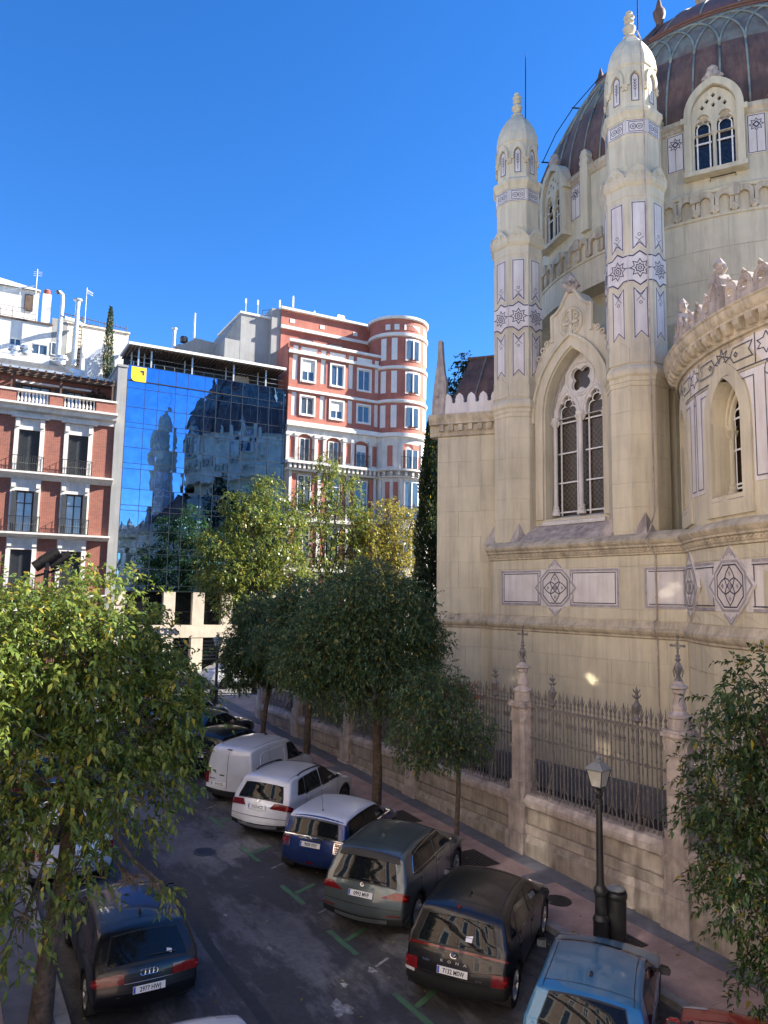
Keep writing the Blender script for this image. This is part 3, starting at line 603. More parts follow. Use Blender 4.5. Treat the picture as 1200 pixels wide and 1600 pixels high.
FACES = [(-135, 1), (-90, 1), (-45, 1), (0, 1), (180, 1)]
FW = {}
def face(parent, ang, ap, mb, name, m, smooth=False, recalc=True):
    key = (name, m, id(mb)); 
    if key not in FW: FW[key] = (mb, mb.mesh(name, m, smooth, recalc))
    a = R(ang); return obj(name, FW[key][1], parent, (ap*math.cos(a), ap*math.sin(a), 0), a+math.pi/2)
# every face: ashlar, marble panels, inlay, gable, niche
fwid = lambda ap: 2*ap*math.tan(math.pi/8)
ledm = MB()  # upper and lower marble panels with swallow-tail ends
PU, PD = [(-.235,18.52),(0,18.74),(.235,18.52),(.235,20.2),(-.235,20.2)], [(-.235,15.62),(0,15.86),(.235,15.62),(.235,17.4),(0,17.18),(-.235,17.4)]
up_p = MB().prism(PU, -.02, .04); dn_p = MB().prism(PD, -.02, .04)
up_i = MB().strip([(-.20,18.62),(0,18.82),(.20,18.62),(.20,20.16),(-.20,20.16)], .028, -.0235, True)
for t in (0, 1): up_i.strip([(-.13, 18.70+.0), (.0, 18.9), (.13, 19.0)] if t else [(.13, 18.70), (0, 18.9), (-.13, 19.0)], .018, -.0245-.0006*t)
up_i.strip(circ(0, 19.08, .05, 8), .018, -.0245, True)
dn_i = MB().strip([(-.20,15.70),(0,15.92),(.20,15.70),(.20,17.32),(0,17.1),(-.20,17.32)], .028, -.0235, True)
for t in (0, 1): dn_i.strip([(-.13, 17.22), (0, 17.04), (.12, 16.9)] if t else [(.13, 17.22), (0, 17.04), (-.12, 16.9)], .018, -.0245-.0006*t)
dn_i.strip(circ(0, 16.84, .045, 8), .018, -.0245, True)
band_p = MB().prism([(-.36,17.52),(-.2,17.52),(0,17.36),(.2,17.52),(.36,17.52),(.36,18.42),(.2,18.42),(0,18.58),(-.2,18.42),(-.36,18.42)], -.022, .04)
band_i = MB()
for z, s in ((17.56, 1), (18.38, -1)): band_i.strip([(-.36, z), (-.2, z), (0, z-s*.15), (.2, z), (.36, z)], .045, -.026)
band_i.strip([(p[0], p[1]+17.97) for p in star8(.30)], .03, -.0275, True); band_i.strip([(p[0], p[1]+17.97) for p in star8(.15, .7)], .03, -.0275, True); band_i.strip(circ(0, 17.97, .05, 10), .03, -.0278, True)
band_i.strip([(-.36, 17.97), (-.30, 17.97)], .03, -.0265); band_i.strip([(.30, 17.97), (.36, 17.97)], .03, -.0265)
inf_p = MB().prism([(-.32,22.55),(.32,22.55),(.32,23.05),(-.32,23.05)], -.015, .03)
inf_i = MB().strip([(-.31,22.58),(.31,22.58)], .02, -.019); inf_i.strip([(-.31,23.02),(.31,23.02)], .02, -.019); inf_i.strip([(-.23,22.64),(.23,22.64),(.23,22.97),(-.23,22.97)], .022, -.0185, True)
inf_i.strip(circ(-.10, 22.805, .09, 14), .022, -.0192, True); inf_i.strip(circ(.10, 22.805, .09, 14), .022, -.0197, True); inf_i.strip(circ(-.10, 22.805, .03, 8), .02, -.0192, True); inf_i.strip(circ(.10, 22.805, .03, 8), .02, -.0197, True)
NI = [(.11,23.74),(.11,24.52)]+[(p[0], p[1]) for p in arch(0, .11, 24.52, .18, 5)][1:-1]+[(-.11,24.52),(-.11,23.74)]
ni_p = MB().prism(NI, -.012, .03); ni_i = MB().strip(NI, .026, -.016, True); ni_i.strip([(0,23.85),(0,24.5)], .018, -.0165)
for k in range(4):
    for s in (-1, 1): ni_i.strip([(0, 24.1+.1*k), (s*.06, 24.19+.1*k)], .016, -.0170-.0003*(s > 0))
nich = MB(); NO = [(.29, 24.28)]+arch(0, .29, 24.45, .55, 8)+[(-.29, 24.28)]; NN = [(-.17, 24.28)]+list(reversed(arch(0, .17, 24.45, .30, 8)))+[(.17, 24.28)]
nich.prism(NO+NN, -.075, .03)
for s in (-1, 1): nich.lathe([(.05,24.1),(.06,24.16),(.04,24.2),(.07,24.28),(.05,24.33)], 6, (s*.29, -.03))
gabl = MB().prism([(-.40,20.98),(.40,20.98),(.36,21.08),(.26,21.16),(.14,21.32),(.06,21.42),(0,21.45),(-.06,21.42),(-.14,21.32),(-.26,21.16),(-.36,21.08)], -.06, .22)
for s in (-1, 1): gabl.tube([(p[0], -.07, p[1]) for p in circ(s*.14, 21.13, .07, 8, closed=False)], .025, 5)
gabl.tube([(-.4, -.05, 21.0), (-.14, -.05, 21.3), (0, -.05, 21.45), (.14, -.05, 21.3), (.4, -.05, 21.0)], .03, 5)
zig = MB().prism([(-.37,14.9),(.37,14.9),(.37,15.35),(0,15.66),(-.37,15.35)], -.035, .03)
for ang, _ in FACES:
    if ang != 180:
        w_ = fwid(.87)
        for j in range(6):
            hh = 4.5/6
            block(tur, w_-.01, hh, 'stone', (.87*math.cos(R(ang)), .87*math.sin(R(ang)), 9.62+hh*(j+.5)), R(ang)+math.pi/2, .014)
        for z0, z1, ap in ((21.5, 22.45, .78),): block(tur, fwid(ap)-.01, z1-z0, 'stone', (ap*math.cos(R(ang)), ap*math.sin(R(ang)), (z0+z1)/2), R(ang)+math.pi/2, .01)
    for mb_, nm, m_, ap in ((up_p, 'marble_panel', 'marble', .88), (dn_p, 'marble_panel', 'marble', .88), (band_p, 'marble_band', 'marble', .88), (inf_p, 'marble_band', 'marble', .80), (ni_p, 'niche', 'marble', .76), (nich, 'niche_hood', 'stone', .76), (gabl, 'crown_gable', 'stone', .95), (zig, 'pointed_stone', 'stone', .88)):
        face(tur, ang, ap, mb_, nm, m_)
    for mb_, ap in ((up_i, .88), (dn_i, .88), (band_i, .88), (inf_i, .80), (ni_i, .76)): face(tur, ang, ap, mb_, 'inlay', 'inlay', recalc=False)
MB().lathe([(.16,26.45),(.24,26.52),(.16,26.6),(.11,26.66),(.2,26.8),(.22,26.9),(.13,27.0),(.1,27.06),(.17,27.14),(.14,27.22),(.19,27.3),(.1,27.4),(.12,27.47),(.03,27.55)], 10)  .build('finial', 'stone', tur, smooth=.7)
MB().tube([(.3,.05,26.2),(.32,.05,28.3),(.32,.05,29.1)], [.022,.02,.012], 6).build('lightning_rod', 'blackmetal', tur)
for s in (-1, 1):   # broach stops at the foot of the diagonal faces
    MB().add([(s*.87, -.95, 9.5), (s*.36, -.9, 9.5), (s*.87, -.36, 9.5), (s*.62, -.62, 10.25)], [(0, 1, 3), (0, 3, 2), (1, 2, 3), (0, 2, 1)]).build('broach_stop', 'stone3', tur)
t1 = copy_tree(tur, church); t1.location = (T1U, TN, 0)
for o in list(t1.children):
    if o.name.startswith('lightning'): o.location.x = .1
mb = MB(); pth = [(.78,-.05,1.4),(.78,-.05,6.4),(.78,-.24,6.6),(.78,-.24,6.9),(.78,-.05,7.0),(.78,-.05,8.9),(.72,-.36,9.2),(.70,-.36,9.35),(.58,.0,9.6),(.52,.37,10.2),(.5,.37,14.1),(.56,.25,14.5),(.5,.36,15.0),(.48,.38,20.3),(.5,.3,20.9),(.42,.45,21.3),(.40,.5,23.1),(.45,.4,23.4),(.36,.5,24.5),(.2,.7,26),(-.1,.95,26.6)]
mb.tube(pth, .028, 6)
for z in (2.5, 4.3, 6.1, 7.6, 8.6): mb.lathe([(.045,z),(.045,z+.06)], 6, (.78, -.05))
mb.build('downpipe', 'stone3', church)
# ---- wing beyond the far turret
wa, wb = Vector((-8.28, -.70)), Vector((-5.4, 1.17)); wd = (wb-wa).normalized(); wn = Vector((-wd.y, wd.x)); WL = (wb-wa).length
wing = obj('wing', None, church, (wa.x, wa.y, 0), math.atan2(wd.y, wd.x))
MB().box(0, WL, 0, 5, 1.2, 14.5).build('wing_wall', 'stone', wing)
field(wing, 0, WL, 2.3, 6.42, .69, 1.2, 0); field(wing, 0, WL, 6.95, 13.72, .96, 1.6, 0)
MB().box(-.1, WL, -.2, 1, 1.2, 2.25).build('plinth', 'pavegrey', wing)
run_mould(STR, -.12, WL).build('string_course', 'stone2', wing)
run_mould([(.02,13.75),(.08,13.78),(.08,13.92),(.10,13.94),(.10,14.18),(.24,14.22),(.24,14.3),(.3,14.42),(.34,14.55),(.34,14.6),(.1,14.64)], -.3, WL).build('cornice', 'stone2', wing)
for k in range(9): MB().box(.10+k*.38, .28+k*.38, -.22, 0, 13.96, 14.2).build('modillion', 'stone2', wing)
for k in range(7):
    x = .42+k*.47
    P = [(x-.235,14.6),(x+.235,14.6),(x+.235,15.06)]+circ(x+.235, 15.13, .075, 5, -math.pi*.5, -math.pi*1.0, False)+[(x+.17,15.2),(x+.12,15.36),(x,15.46),(x-.12,15.36),(x-.17,15.2)]+circ(x-.235, 15.13, .075, 5, 0, -math.pi*.5, False)+[(x-.235,15.06)]
    MB().prism(P, -.12, .08).build('parapet_stone', 'marble', wing)
rf = MB().add([(.25,.2,14.7),(WL+1,.2,14.7),(WL+1,2.7,17.7),(.6,2.7,17.7),(WL+1,5.2,14.7),(.25,5.2,14.7)], [(0,1,2,3),(3,2,4,5),(0,3,5)]).build('roof', 'copper', wing)
for x in (1.25, 2.2, 3.15): MB().tube([(x,.2,14.74),(x+.06,2.7,17.74)], .035, 6).build('seam', 'seam', rf)
MB().tube([(.5,2.7,17.74),(WL+1,2.7,17.74)], .06, 6).build('ridge', 'copper', rf)
MB().prism([(-.24,14.6),(.30,14.6),(.34,15.2),(.36,15.9),(.26,16.4),(.20,17.0),(.16,17.65),(.02,17.65),(-.02,16.8),(-.12,16.0),(-.2,15.3)], -.12, .16).build('pinnacle', 'stone3', wing)
MB().lathe([(.05,15.3),(.1,15.38),(.05,15.46)], 10, (-.02, -.12)).build('boss', 'stone3', wing)
# ---- apse: geometry on a cylinder, angle 0 looks towards the street (-y), positive towards +x
def apt(r, deg): a = R(deg); return (AU+r*math.sin(a), AN-r*math.cos(a))
A0, A1 = -66.0, 40.0
def ring(prof, c=(AU, AN), a0=A0, a1=A1, n=72):
    mb = MB(); m = n+1; vs = []
    for (r, z) in prof:
        for i in range(m):
            a = R(a0+(a1-a0)*i/n); vs.append((c[0]+r*math.sin(a), c[1]-r*math.cos(a), z))
    return mb.add(vs, [(k*m+i, k*m+i+1, (k+1)*m+i+1, (k+1)*m+i) for k in range(len(prof)-1) for i in range(n)])
def cyl(r, c): return lambda a0: (lambda u, z, d: (c[0]+(r+(-d))*math.sin(R(a0)+u/r), c[1]-(r+(-d))*math.cos(R(a0)+u/r), z))
apse = obj('apse', None, church)
aw = {-51.4, -29.1, -6.8, 15.5}
# wall: cylinder panels with pointed openings, drawn unrolled
def wall_piece(deg0, deg1, z0, z1, hole=None, r=AR, c=(AU, AN), nsub=None):
    mid = (deg0+deg1)/2; hw = R(deg1-deg0)/2*r; mp = cyl(r, c)(mid); n = 8
    P = [(-hw+2*hw*i/n, z0) for i in range(n+1)]+[(hw-2*hw*i/n, z1) for i in range(n+1)]
    return MB().prism(P, 0, .75, [hole] if hole else [], mp)
WH = [(.64,10.1),(.64,12.0)]+arch(0, .64, 12.0, 1.05, 10)[1:-1]+[(-.64,12.0),(-.64,10.1)]
for i, a in enumerate(sorted(aw)):
    wall_piece(a-11.15, a+11.15, 9.3, 13.8, WH).build('apse_wall', 'stone', apse)
    mp = cyl(AR, (AU, AN))(a)
    SO = [(.98,9.62),(.98,12.0)]+arch(0, .98, 12.0, 1.45, 12)[1:-1]+[(-.98,12.0),(-.98,9.62)]
    SI = WH
    MB().prism(SO+[(-.98, 9.62)]+[], -.035, .06, [SI], mp).build('window_surround', 'stone', apse)
    # white bars, glass, colonettes
    gp = cyl(AR-.62, (AU, AN))(a)
    MB().prism([(.66,10.0),(.66,12.0)]+arch(0, .66, 12.0, 1.07, 8)[1:-1]+[(-.66,12.0),(-.66,10.0)], 0, .02, [], gp).build('leaded_glass', 'leaded', apse)
    mb = MB(); FR = [(.40,10.35),(.40,12.05)]+circ(.26,12.2,.15,5,-.3,math.pi*.6,False)+circ(0,12.52,.17,7,-.2,math.pi*1.1,False)+circ(-.26,12.2,.15,5,math.pi*.4,math.pi+.3,False)+[(-.40,12.05),(-.40,10.35)]
    mb.strip(FR, .05, -.09, True, gp)
    for z in (10.45, 11.32, 12.12): mb.strip([(-.6, z), (0, z), (.6, z)], .05, -.10, False, gp)
    mb.build('window_bar', 'whitebar', apse)
    for s in (-1, 1):
        q = gp(s*.52, 0, -.12); colonette(q[0], q[1], 10.15, 11.95, .07, 'stone', 'column', apse)
    mb = MB(); mb.tube([gp(p[0], p[1], -.12) for p in arch(0, .52, 11.95, .9, 10)], .07, 6); mb.tube([gp(p[0], p[1], -.2) for p in arch(0, .58, 11.95, 1.05, 10)], .05, 6); mb.build('arch_moulding', 'stone', apse, smooth=.8)
    mb = MB().prism([(-.66,9.98),(.66,9.98),(.66,10.12),(-.66,10.12)], -.03, .62, [], mp); mb.build('window_sill', 'stone3', apse)
    # marble field left and right of the surround, with border lines
    for s in (-1, 1):
        x0, x1 = 1.04, 1.56
        P = [(s*x0, 10.3), (s*x1, 10.3), (s*x1, 12.96), (s*.62, 12.96)]+([(s*.86, 12.75), (s*1.0, 12.3), (s*x0, 12.0)])
        q = MB().prism(P, -.012, .03, [], mp).build('marble_panel', 'marble', apse)
        mb = MB().strip([(s*1.12, 10.42), (s*1.46, 10.42), (s*1.46, 12.88)], .026, -.017, False, mp); mb.strip([(s*1.12, 10.42), (s*1.12, 12.80), (s*.5, 12.80)], .026, -.0175, False, mp)
        mb.strip([(s*1.3, 10.42), (s*1.3, 10.44)], .02, -.018, False, mp); mb.build('inlay', 'inlay', q, recalc=False)
    # band with stars and ribbons
    hw = R(11.15)*AR
    P = [(-hw+2*hw*t/8, 12.98) for t in range(9)]+[(hw-2*hw*t/8, 13.94) for t in range(9)]
    q = MB().prism(P, -.013, .03, [], mp).build('marble_band', 'marble', apse)
    mb = MB(); LN = lambda z: [(-hw+2*hw*t/8, z) for t in range(9)]
    mb.strip(LN(13.05), .028, -.018, False, mp); mb.strip(LN(13.86), .028, -.018, False, mp)
    mb.strip([(p[0], p[1]+13.46) for p in star8(.30, .55)], .028, -.0185, True, mp); mb.strip([(p[0], p[1]+13.46) for p in star8(.14, .7)], .024, -.0185, True, mp)
    for s in (-1, 1):
        mb.strip([(s*.34, 13.46), (s*.46, 13.28), (s*1.12, 13.28), (s*1.0, 13.46), (s*1.12, 13.64), (s*.46, 13.64)], .026, -.0187, True, mp)
        mb.strip(circ(s*.55, 13.46, .06, 4), .03, -.0189, True, mp); mb.strip([(s*1.2, 13.05), (s*1.2, 13.86)], .026, -.019, False, mp)
        xs = s*hw
        mb.strip([(p[0]*s+xs, p[1]+13.46) for p in [(-.0,.26),(-.08,.12),(-.26,.1),(-.16,0),(-.26,-.1),(-.08,-.12),(0,-.26)]], .026, -.0192, False, mp)
        mb.strip([(xs, 13.05), (xs-s*.06, 12.9), (xs-s*.07, 12.78), (xs, 12.7)], .024, -.0178, False, mp)
    mb.build('inlay', 'inlay', q, recalc=False)
for (z0, z1, ch, bw_) in ((2.3, 6.42, .69, 9.5), (6.95, 7.26, .31, 9.5), (8.55, 8.88, .33, 9.5)):
    n = max(1, round((z1-z0)/ch)); h_ = (z1-z0)/n
    for j in range(n):
        a = -58.0+(j % 2)*bw_/2
        while a < 30:
            mp = cyl(AR, (AU, AN))(a+bw_/2); hw = R(bw_)*AR/2-.006; zz = z0+h_*j
            MB().prism([(-hw,zz+.006),(0,zz+.006),(hw,zz+.006),(hw,zz+h_-.006),(0,zz+h_-.006),(-hw,zz+h_-.006)], -.02, .05, [], mp).build('stone', 'stone', apse)
            a += bw_
ring([(AR, 1.2), (AR, 9.35)]).build('apse_base', 'stone', apse, smooth=True)
ring([(AR+.2, 1.2), (AR+.2, 2.2), (AR, 2.28)]).build('plinth', 'pavegrey', apse, smooth=.5)
ring([(AR+q[0]+.0, q[1]) for q in STR]).build('string_course', 'stone2', apse, smooth=.5)
ring([(AR+q[0], q[1]) for q in LED]).build('cornice_ledge', 'stone2', apse, smooth=.5)
mb = MB(); a = -60.0
while a < 30:
    mp = cyl(AR+.10, (AU, AN))(a); mb.prism([(0,9.0),(.07,9.0),(.07,9.05),(0,9.05)], -.035, .02, [], mp); mb.prism([(.07,9.04),(.14,9.04),(.14,9.085),(.07,9.085)], -.035, .02, [], mp); a += math.degrees(.16/AR)
mb.build('fret_band', 'stone2', apse, kind='stuff')
# frieze with two medallions and more beyond the frame
for a, b in ((-51.0, -34), (-23, -11.7), (-.7, 10.6)):
    mid = (a+b)/2; hw = R(b-a)/2*AR; mp = cyl(AR, (AU, AN))(mid)
    P = [(-hw+2*hw*t/8, 7.30) for t in range(9)]+[(hw-2*hw*t/8, 8.52) for t in range(9)]
    q = MB().prism(P, -.024, .04, [], mp).build('marble_panel', 'marble', apse)
    mb = MB(); LN = lambda z: [(-hw+2*hw*t/10, z) for t in range(11)]
    mb.strip(LN(7.34), .075, -.027, False, mp); mb.strip(LN(8.48), .075, -.027, False, mp); mb.build('inlay', 'inlay2', q, recalc=False)
    mb = MB(); mb.strip(LN(7.43), .03, -.03, False, mp); mb.strip(LN(8.39), .03, -.03, False, mp)
    for s in (-1, 1): mb.strip([(s*(hw-.06), 7.43), (s*(hw-.06), 8.39)], .03, -.031, False, mp)
    mb.build('inlay', 'inlay', q, recalc=False)
for a in (-46.5, -28.6, -6.3, 16):
    mp = cyl(AR, (AU, AN))(a); hw = R(5.6)*AR
    MB().prism([(-hw,7.30),(0,7.3),(hw,7.30),(hw,8.52),(0,8.52),(-hw,8.52)], -.022, .04, [], mp).build('marble_panel', 'marble', apse)
    x, y = apt(AR+.025, a); medallion(apse, ((x, y, 7.91), R(a)), .60)
# top cornice with modillions, cresting
ring([(AR+q[0], q[1]) for q in [(.0,13.720),(.06,13.94),(.06,13.820),(.10,13.840),(.10,13.880),(.12,13.900),(.12,14.140),(.30,14.180),(.30,14.240),(.36,14.300),(.40,14.400),(.40,14.460),(.44,14.500),(.44,14.530),(.05,14.580),(-1.5,14.630)]]).build('cornice', 'stone2', apse, smooth=.5)
mod = MB().add([(-.11,0,13.910),(.11,0,13.910),(.11,0,14.175),(-.11,0,14.175),(-.11,-.10,13.940),(.11,-.10,13.940),(.11,-.20,14.050),(-.11,-.20,14.050),(.11,-.22,14.175),(-.11,-.22,14.175)],[(0,1,5,4),(4,5,6,7),(7,6,8,9),(9,8,2,3),(0,4,7,9,3),(1,2,8,6,5)]).mesh('modillion', 'stone2')
a = -57.0
while a < 30:
    x, y = apt(AR+.11, a); obj('modillion', mod, apse, (x, y, 0), R(a)); a += 2.9
lob = [(-.26,14.580),(.26,14.580),(.26,14.940),(.235,15.000),(.25,15.080),(.20,15.200),(.1,15.300),(0,15.350),(-.1,15.300),(-.20,15.200),(-.25,15.080),(-.235,15.000),(-.26,14.940)]
lobe = MB().prism(lob, -.10, .10, [circ(0, 15.050, .095, 10)])
lobe.tube([(p[0], -.10, p[1]) for p in circ(0, 15.050, .14, 12, closed=False)], .03, 5); lobe.tube([(-.05,-.1,15.320),(0,-.12,15.400),(.05,-.1,15.320)], .04, 5); lobe = lobe.mesh('cresting_stone', 'stone3')
pin = MB().prism([(-.33,14.580),(.33,14.580),(.33,15.280),(.24,15.360),(.26,15.500),(.16,15.660),(0,15.740),(-.16,15.660),(-.26,15.500),(-.24,15.360),(-.33,15.280)], -.16, .14)
pin.tube([(p[0], -.17, p[1]) for p in arch(0, .2, 15.080, .4, 8)], .035, 5); pin.lathe([(.06,15.700),(.14,15.800),(.10,15.880),(.16,15.960),(.08,16.080),(.02,16.160)], 8)
for s in (-1, 1): pin.tube([(s*.1,0,15.680),(s*.26,0,15.780),(s*.16,0,15.900)], .06, 5)
pin = pin.mesh('cresting_pinnacle', 'stone3')
ang = 3.72; k = -15
while k < 10:
    a = -29.1+k*ang; x, y = apt(AR-.02, a)
    if k % 5 == 0: obj('cresting_pinnacle', pin, apse, (x, y, 0), R(a))
    else: obj('cresting_stone', lobe, apse, (x, y, 0), R(a))
    k += 1
MB().lathe([(AR-.1,14.280),(.1,17.0)], 32, (AU, AN)).build('roof', 'copper', apse, smooth=True)
# ---- drum, windows, dome
drum = obj('drum', None, church)
def dring(prof, a0=0, a1=360, n=96): return ring(prof, (CU, CN), a0, a1, n)
W0 = [2.4+22.5+45*k for k in range(8)]
ring([(CR+.02,14.0),(CR+.02,19.66)],(CU,CN),9,90,24).build('drum_wall','stone',drum,smooth=.5); dring([(CR-1.0,14.0),(CR-1.0,19.65),(CR+.02,19.65),(CR+.02,20.6),(CR+.08,20.62),(CR+.08,20.72),(CR,20.75),(CR,21.5),(CR+.06,21.52),(CR+.10,21.62),(CR+.02,21.7),(CR,21.75),(CR,24.1)]).build('drum_wall', 'stone', drum, smooth=.5)
dring([(CR,24.05),(CR+.07,24.1),(CR+.07,24.2),(CR+.14,24.28),(CR+.14,24.44),(CR+.04,24.5),(CR-.6,24.52)]).build('drum_cornice', 'stone2', drum, smooth=.5)
for j, (z0, z1) in enumerate(((17.4, 18.45), (18.45, 19.5), (19.5, 20.58))):
    bw_ = 9.0; a = (-72.0 if j == 2 else 9.5)+(j % 2)*4.5
    while a < 75:
        mp = cyl(CR+.02, (CU, CN))(a+bw_/2); hw = R(bw_)*CR/2-.006
        MB().prism([(-hw,z0+.006),(0,z0+.006),(hw,z0+.006),(hw,z1-.006),(0,z1-.006),(-hw,z1-.006)], -.016, .05, [], mp).build('stone', 'stone', drum); a += bw_
# blind arcade: little trefoil-headed arches projecting
arcm = MB().prism([(-.29,20.76),(-.29,21.26)]+list(reversed(arch(0, .29, 21.26, .30, 8)))[1:-1]+[(.29,21.26),(.29,20.76),(.17,20.76),(.17,21.16)]+arch(0, .17, 21.16, .2, 6)[1:-1]+[(-.17,21.16),(-.17,20.76)], -.14, .05)
for s in (-1, 1): arcm.lathe([(.03,20.7),(.07,20.78),(.05,20.84),(.08,20.92),(.06,20.98)], 6, (s*.27, -.1))
arcm = arcm.mesh('arcade_arch', 'stone2'); knob = MB().prism([(-.16,21.2),(.16,21.2),(.16,21.5),(.1,21.62),(0,21.66),(-.1,21.62),(-.16,21.5)], -.22, .05).mesh('arcade_block', 'stone2')
k = 0; a = -75.0
while a < 75:
    x, y = CU+(CR-.0)*math.sin(R(a)), CN-(CR-.0)*math.cos(R(a)); obj('arcade_arch', arcm, drum, (x, y, 0), R(a))
    if k % 2 == 0: obj('arcade_block', knob, drum, (CU+CR*math.sin(R(a+1.95)), CN-CR*math.cos(R(a+1.95)), 0), R(a+1.95))
    a += 3.9; k += 1
def flatpart(mb, name, m, a, r=CR, recalc=True, parent=drum):
    x, y = CU+r*math.sin(R(a)), CN-r*math.cos(R(a)); key = (name, id(mb))
    if key not in FW: FW[key] = (mb, mb.mesh(name, m, .6 if name in ('window_arch', 'window_columns') else False, recalc))
    return obj(name, FW[key][1], parent, (x, y, 0), R(a))
d_arch = MB().prism([(.95,22.25),(.95,24.35)]+arch(0, .95, 24.35, 1.25, 10)[1:-1]+[(-.95,24.35),(-.95,22.25),(-.72,22.25),(-.72,24.35)]+list(reversed(arch(0, .72, 24.35, .98, 10)))[1:-1]+[(.72,24.35),(.72,22.25)], -.34, .1)
d_arch.prism([(.86,24.1),(1.06,24.1),(1.06,24.3),(.86,24.3)], -.36, .1); d_arch.prism([(-1.06,24.1),(-.86,24.1),(-.86,24.3),(-1.06,24.3)], -.36, .1); d_arch.prism([(-1.0,22.1),(1.0,22.1),(1.0,22.26),(-1.0,22.26)], -.38, .1)
d_tr = MB().prism([(.73,23.6)]+[(.73,24.3)]+arch(0, .73, 24.3, .98, 10)[1:-1]+[(-.73,24.3),(-.73,23.6)], -.20, -.08, [trefoil(-.35, 23.62, 24.15, .26), trefoil(.35, 23.62, 24.15, .26)]+[[(x, z-.09), (x+.08, z), (x, z+.09), (x-.08, z)] for x, z in ((0, 24.62), (0, 24.98), (-.2, 24.8), (.2, 24.8), (-.36, 24.6), (.36, 24.6))])
d_gl = MB().box(-.72, .72, -.04, -.02, 22.26, 25.1)
d_fr = MB()
for s in (-1, 1):
    for q in (-.20, .20): d_fr.box(s*.35+q-.024, s*.35+q+.024, -.12, -.07, 22.3, 23.8)
    d_fr.box(s*.35-.26, s*.35+.26, -.13, -.09, 23.3, 23.35); d_fr.strip(trefoil(s*.35, 23.7, 24.1, .2), .04, -.10)
d_co = MB()
for x in (-.70, 0, .70): d_co.lathe([(.10,22.26),(.1,22.34),(.065,22.4),(.06,23.5),(.1,23.58),(.11,23.66)], 10, (x, -.16))
d_fin = MB().lathe([(.10,25.5),(.24,25.66),(.26,25.8),(.16,25.9),(.20,26.0),(.05,26.14)], 8, (0, -.12))
for s in (-1, 1): d_fin.tube([(s*.08,-.12,25.56),(s*.3,-.14,25.7),(s*.2,-.12,25.84)], [.06,.08,.03], 5)
d_pan = MB().prism([(-.30,22.62),(.30,22.62),(.30,24.05),(-.30,24.05)], -.03, .05)
d_pi = MB().strip([(-.26,22.66),(.26,22.66),(.26,24.0),(-.26,24.0)], .026, -.034, True); d_pi.strip([(0,22.66),(0,23.42)], .02, -.034); d_pi.strip([(p[0], p[1]+23.66) for p in star8(.22)], .026, -.0345, True); d_pi.strip(circ(0, 23.66, .1, 4), .05, -.0348, True)
d_pil = MB().box(-.20, .20, -.20, .1, 21.8, 24.5).prism([(-.16,24.5),(.16,24.5),(.24,24.7),(.16,24.82),(.2,24.95),(.1,25.15),(-.1,25.15),(-.2,24.95),(-.16,24.82),(-.24,24.7)], -.2, .1)
for a in W0:
    for mb_, nm, m_ in ((d_gl, 'leaded_glass', 'bluelead'), (d_arch, 'window_arch', 'stone'), (d_tr, 'tracery', 'stone'), (d_fr, 'window_bar', 'whitebar'), (d_co, 'window_columns', 'stone'), (d_fin, 'leaf_finial', 'stone3')): flatpart(mb_, nm, m_, a)
    for s in (-8.4, 8.4): q = flatpart(d_pan, 'marble_panel', 'marble', a+s); flatpart(d_pi, 'inlay', 'inlay', a+s, CR, False)
    flatpart(d_pil, 'pilaster', 'stone', a+12.6); flatpart(d_pil, 'pilaster', 'stone', a-12.6)
MB().tube([(-.2,0,0),(-.2,0,.12),(.6,0,.12),(.6,0,.02)], .018, 5).build('iron_bracket', 'blackmetal', drum, (CU+(CR+.1)*math.sin(R(25)), CN-(CR+.1)*math.cos(R(25)), 21.9), R(25))
# dome
DP = [(8.7*(1-t**1.8)**(1/1.5), 24.5+10*t) for t in (0, .08, .16, .24, .32, .4, .48, .56, .64, .72, .8, .87, .93, .97)]
def dr(z):
    zs_ = [p[1] for p in DP]; return float(np.interp(z, zs_, [p[0] for p in DP]))
dome = obj('dome', None, church)
def dome_zone(nm, m, z0, z1):
    zz = [z0]+[p[1] for p in DP if z0 < p[1] < z1]+[z1]; zz = sorted(set(zz+list(np.linspace(z0, z1, 8))))
    dring([(dr(z), z) for z in zz]).build(nm, m, dome, smooth=True)
dome_zone('dome_lower', 'copper', 24.5, 27.6); dome_zone('dome_middle', 'copper2', 27.6, 29.9); dome_zone('dome_upper', 'copper3', 29.9, 34.2)
def dpt(a, z, o=.03): r_ = dr(z)+o; return (CU+r_*math.sin(R(a)), CN-r_*math.cos(R(a)), z)
mb = MB(); sp = 360/60
for k in range(60):
    a = 2.4+sp*k; mb.tube([dpt(a, z) for z in np.linspace(24.5, 27.4, 6)], .04, 5)
    for s in (-1, 1):
        P = []
        for t in np.linspace(0, 1, 10): an = t*math.pi/2; P.append(dpt(a+s*sp*1.5*(1-math.cos(an)), 27.4+2.0*math.sin(an) , .035))
        mb.tube(P, .042, 5)
    if k % 2: mb.tube([dpt(a, z) for z in np.linspace(30.1, 34.0, 8)], .04, 5)
mb.build('seams', 'seam', dome, smooth=True)
mb = MB(); mb.tube([dpt(a, 29.95, .04) for a in np.linspace(0, 360, 97)], .07, 5); mb.tube([dpt(a, 29.7, .04) for a in np.linspace(0, 360, 97)], .04, 5); mb.build('band', 'copper3', dome, smooth=True)
rib = MB()
